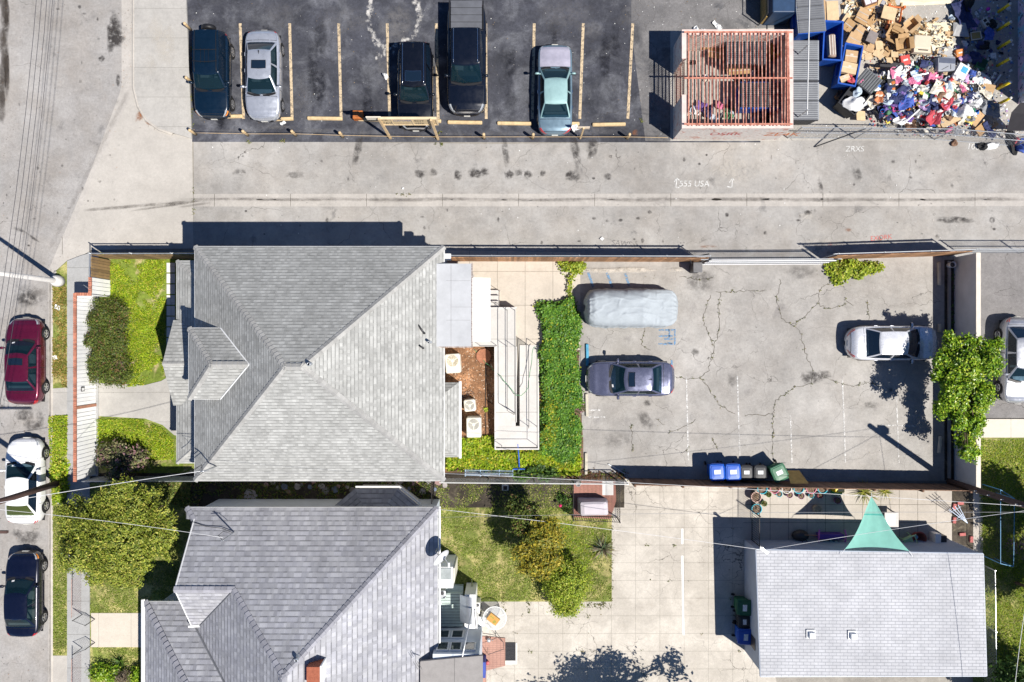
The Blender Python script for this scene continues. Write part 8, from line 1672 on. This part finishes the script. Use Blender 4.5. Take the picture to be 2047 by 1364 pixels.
t = thing('black_canopy', 'black fabric canopy corner at the right edge of the dump yard', 'canopy', P(2040, 245, 1.6)); mb = MB(); mb.loft([[P(2012, 262, .9), P(2022, 225, 1.6), P(2040, 205, 1.9)], [P(2060, 262, .9), P(2062, 230, 1.6), P(2064, 205, 1.9)]]); wpart(mb, 'fabric', mat('canopy_black', (.02, .018, .022), .8), t)
# stuff inside the enclosure
for x, y, c, s, lab in ((1392, 222, 'white', 1.1, 'white tubes in the corner of the block enclosure'), (1437, 212, 'pink', 1.1, 'pink bag inside the block enclosure'), (1455, 230, 'green', 1.3, 'green leafy cloth inside the block enclosure'), (1415, 225, 'navy', 1.4, 'navy bags in the lower left of the block enclosure'), (1400, 215, 'purple', 1.1, 'purple cloth inside the block enclosure'), (1500, 145, 'white', 1.0, 'white scraps in the middle of the block enclosure'), (1480, 150, 'black', 1.3, 'black bag in the middle of the block enclosure'), (1520, 150, 'brown', 1.2, 'brown bag in the middle of the block enclosure'), (1530, 240, 'black', 1.2, 'black bag in the lower right of the block enclosure'), (1425, 240, 'pale_blue', .8, 'pale blue bag against the south wall of the enclosure')):
    o = rag(x, y, c, lab, s, cat='bag' if 'bag' in lab else 'cloth'); o.location.z = .1
for x, y, w, d, a, lab in ((1410, 95, .8, .5, 15, 'brown carton in the upper left of the block enclosure'), (1425, 112, .7, .6, -10, 'tan carton beside the dark dumpster in the enclosure'), (1470, 148, 1.2, .4, 4, 'long tan board across the middle of the enclosure')):
    o = flatbox('flattened_box', lab, x, y, w, d, a, CARD3); o.location.z = .5
# ---------------------------------------------------------------- fine litter
def litter(name, label, n, boxes, cols, seed, smin=.015, smax=.05, z=.03, hz=False):
    rr = np.random.default_rng(seed); C = []
    for (x0, x1, y0, y1, w) in boxes:
        k = int(n*w); xs = rr.uniform(x0, x1, k); ys = rr.uniform(y0, y1, k); C += [tuple(P(a, b, 0)[:2])+((heap(a, b) if hz else 0)+z+rr.random()*(.16 if hz else .01),) for a, b in zip(xs, ys)]
    C = np.array(C); m_ = len(C); N = np.column_stack([rr.normal(0, .25 if not hz else .8, (m_, 2)), np.ones(m_)]); V, Fc = leaves(C, N, smin+(smax-smin)*rr.random(m_)**2, .8, seed)
    t = NT(name+'_surface'); cr = t.n('ValToRGB'); cr.color_ramp.interpolation = 'CONSTANT'; e = cr.color_ramp.elements
    while len(e) < len(cols): e.new(.5)
    for i, c in enumerate(cols): e[i].position = i/len(cols); e[i].color = (*c, 1)
    t.put(cr.inputs[0], t.island()); t.set(Base_Color=cr.outputs[0], Roughness=.7)
    o = leafobj(name, V, Fc, t.m); return tag(o, label, 'litter', kind='stuff')
BR = [(.72, .72, .7), (.72, .72, .7), (.62, .56, .45), (.1, .2, .4), (.5, .08, .1), (.02, .02, .03), (.3, .2, .1), (.2, .22, .25)]
litter('fine_rubbish', 'fine mixed rubbish strewn through the clothes heap of the dump yard', 1500, [(1730, 1990, 118, 258, .7), (1690, 1900, 60, 130, .15), (1790, 2040, 252, 275, .15)], BR, 1, .05, .2, .02, True)
litter('wall_rubbish', 'fine bluish rubbish scattered in the shade of the graffiti wall', 620, [(1905, 2025, 0, 250, 1)], [(.6, .65, .7), (.7, .7, .72), (.1, .2, .4), (.3, .2, .35), (.05, .05, .06)], 2, .04, .2)
litter('alley_litter', 'tiny scraps of white litter and pebbles on the alley', 420, [(390, 2040, 288, 495, 1)], [(.75, .75, .73), (.12, .11, .1), (.12, .11, .1), (.5, .45, .4)], 3, .02, .075)
litter('lot_litter', 'tiny scraps of pale litter and leaves on the asphalt lot', 520, [(385, 1350, 5, 280, .8), (1270, 1520, 0, 60, .2)], [(.6, .6, .58), (.3, .28, .26), (.2, .14, .08)], 4, .02, .07)
litter('lot_crumbs', 'small pebbles and leaf scraps on the grey car park', 700, [(1150, 1890, 530, 940, 1)], [(.16, .14, .11), (.5, .48, .44), (.2, .17, .08)], 5, .015, .05)
litter('yard_crumbs', 'white scraps scattered on the dump yard ground', 160, [(1810, 1900, 5, 45, .5), (1600, 1790, 250, 275, .5)], [(.75, .75, .73), (.6, .5, .4)], 6, .03, .1)
litter('street_crumbs', 'dark specks and dry leaves along the street gutter', 700, [(0, 100, 560, 1364, .35), (0, 240, 0, 560, .4), (243, 268, 20, 175, .15), (275, 320, 200, 262, .1)], [(.08, .07, .06), (.3, .16, .08), (.12, .1, .09)], 7, .02, .06)
litter('soil_chips', 'bark chips and dry leaves on the brown soil bed', 1500, [(893, 988, 695, 880, 1)], [(.12, .06, .03), (.34, .17, .08), (.22, .11, .05), (.5, .38, .28)], 8, .04, .11)
for x, y, s, lab in ((771, 155, 1.6, 'white plastic bag on a stall line beside the black crossover'), (1388, 13+0, .01, ''), (567, 247, .7, 'white paper scrap below the silver sedan'), (497+653, 257, 1.1, 'white crumpled paper beside the small T shaped sign'), (118, 615, .8, 'white litter bag on the parkway weeds north of the maroon sedan'), (113, 715, .7, 'white litter scrap on the parkway beside the maroon sedan'), (118, 1003, .7, 'white cup like scrap on the parkway below the leaning pole'), (1204, 478, .6, 'white card on the alley near the grey writing'), (806, 377, .5, 'white scrap on the alley above the gutter')):
    if s > .1: o = rag(x, y, 'white', lab, s*.6, None, 0, 'litter', 'paper_scrap'); o.location.z = .06 if x > 135 else .11
litter('card_rubbish', 'torn scraps of cardboard and paper filling the cardboard heap', 900, [(1688, 1800, -5, 118, .7), (1790, 1905, 40, 120, .3)], [(.55, .42, .26), (.47, .32, .17), (.64, .58, .45), (.68, .67, .62), (.4, .26, .13)], 9, .12, .42, .03, True)
for k in range(26): rag(r.uniform(1375, 1575), r.choice([r.uniform(205, 245), r.uniform(70, 165)]), r.choice(['white', 'tan', 'brown', 'navy', 'grey', 'cream', 'pale_blue', 'black']), 'small scrap of rubbish on the floor of the block enclosure', r.uniform(.4, .9), None, 0, 'scrap', 'scrap')['group'] = 'scraps inside the block enclosure'
# the odd white things at the top of the enclosure
for x, y in ((1391, 58), (1405, 60), (1430, 50), (1438, 58)): o = rag(x, y, 'white', 'white paper scrap lying above the block enclosure', .6, None, 0, 'litter', 'paper_scrap'); o['group'] = 'paper scraps above the enclosure'
for o in bpy.data.objects:
    if o.parent is None and o.type in ('MESH', 'EMPTY') and 'kind' in o and 'label' not in o: o['label'] = o.name.split('.')[0].replace('_', ' ')+' of the scene'
for o in bpy.data.objects:
    if o.parent is None and o.get('kind') == 'structure': 
        if 'label' in o: del o['label']
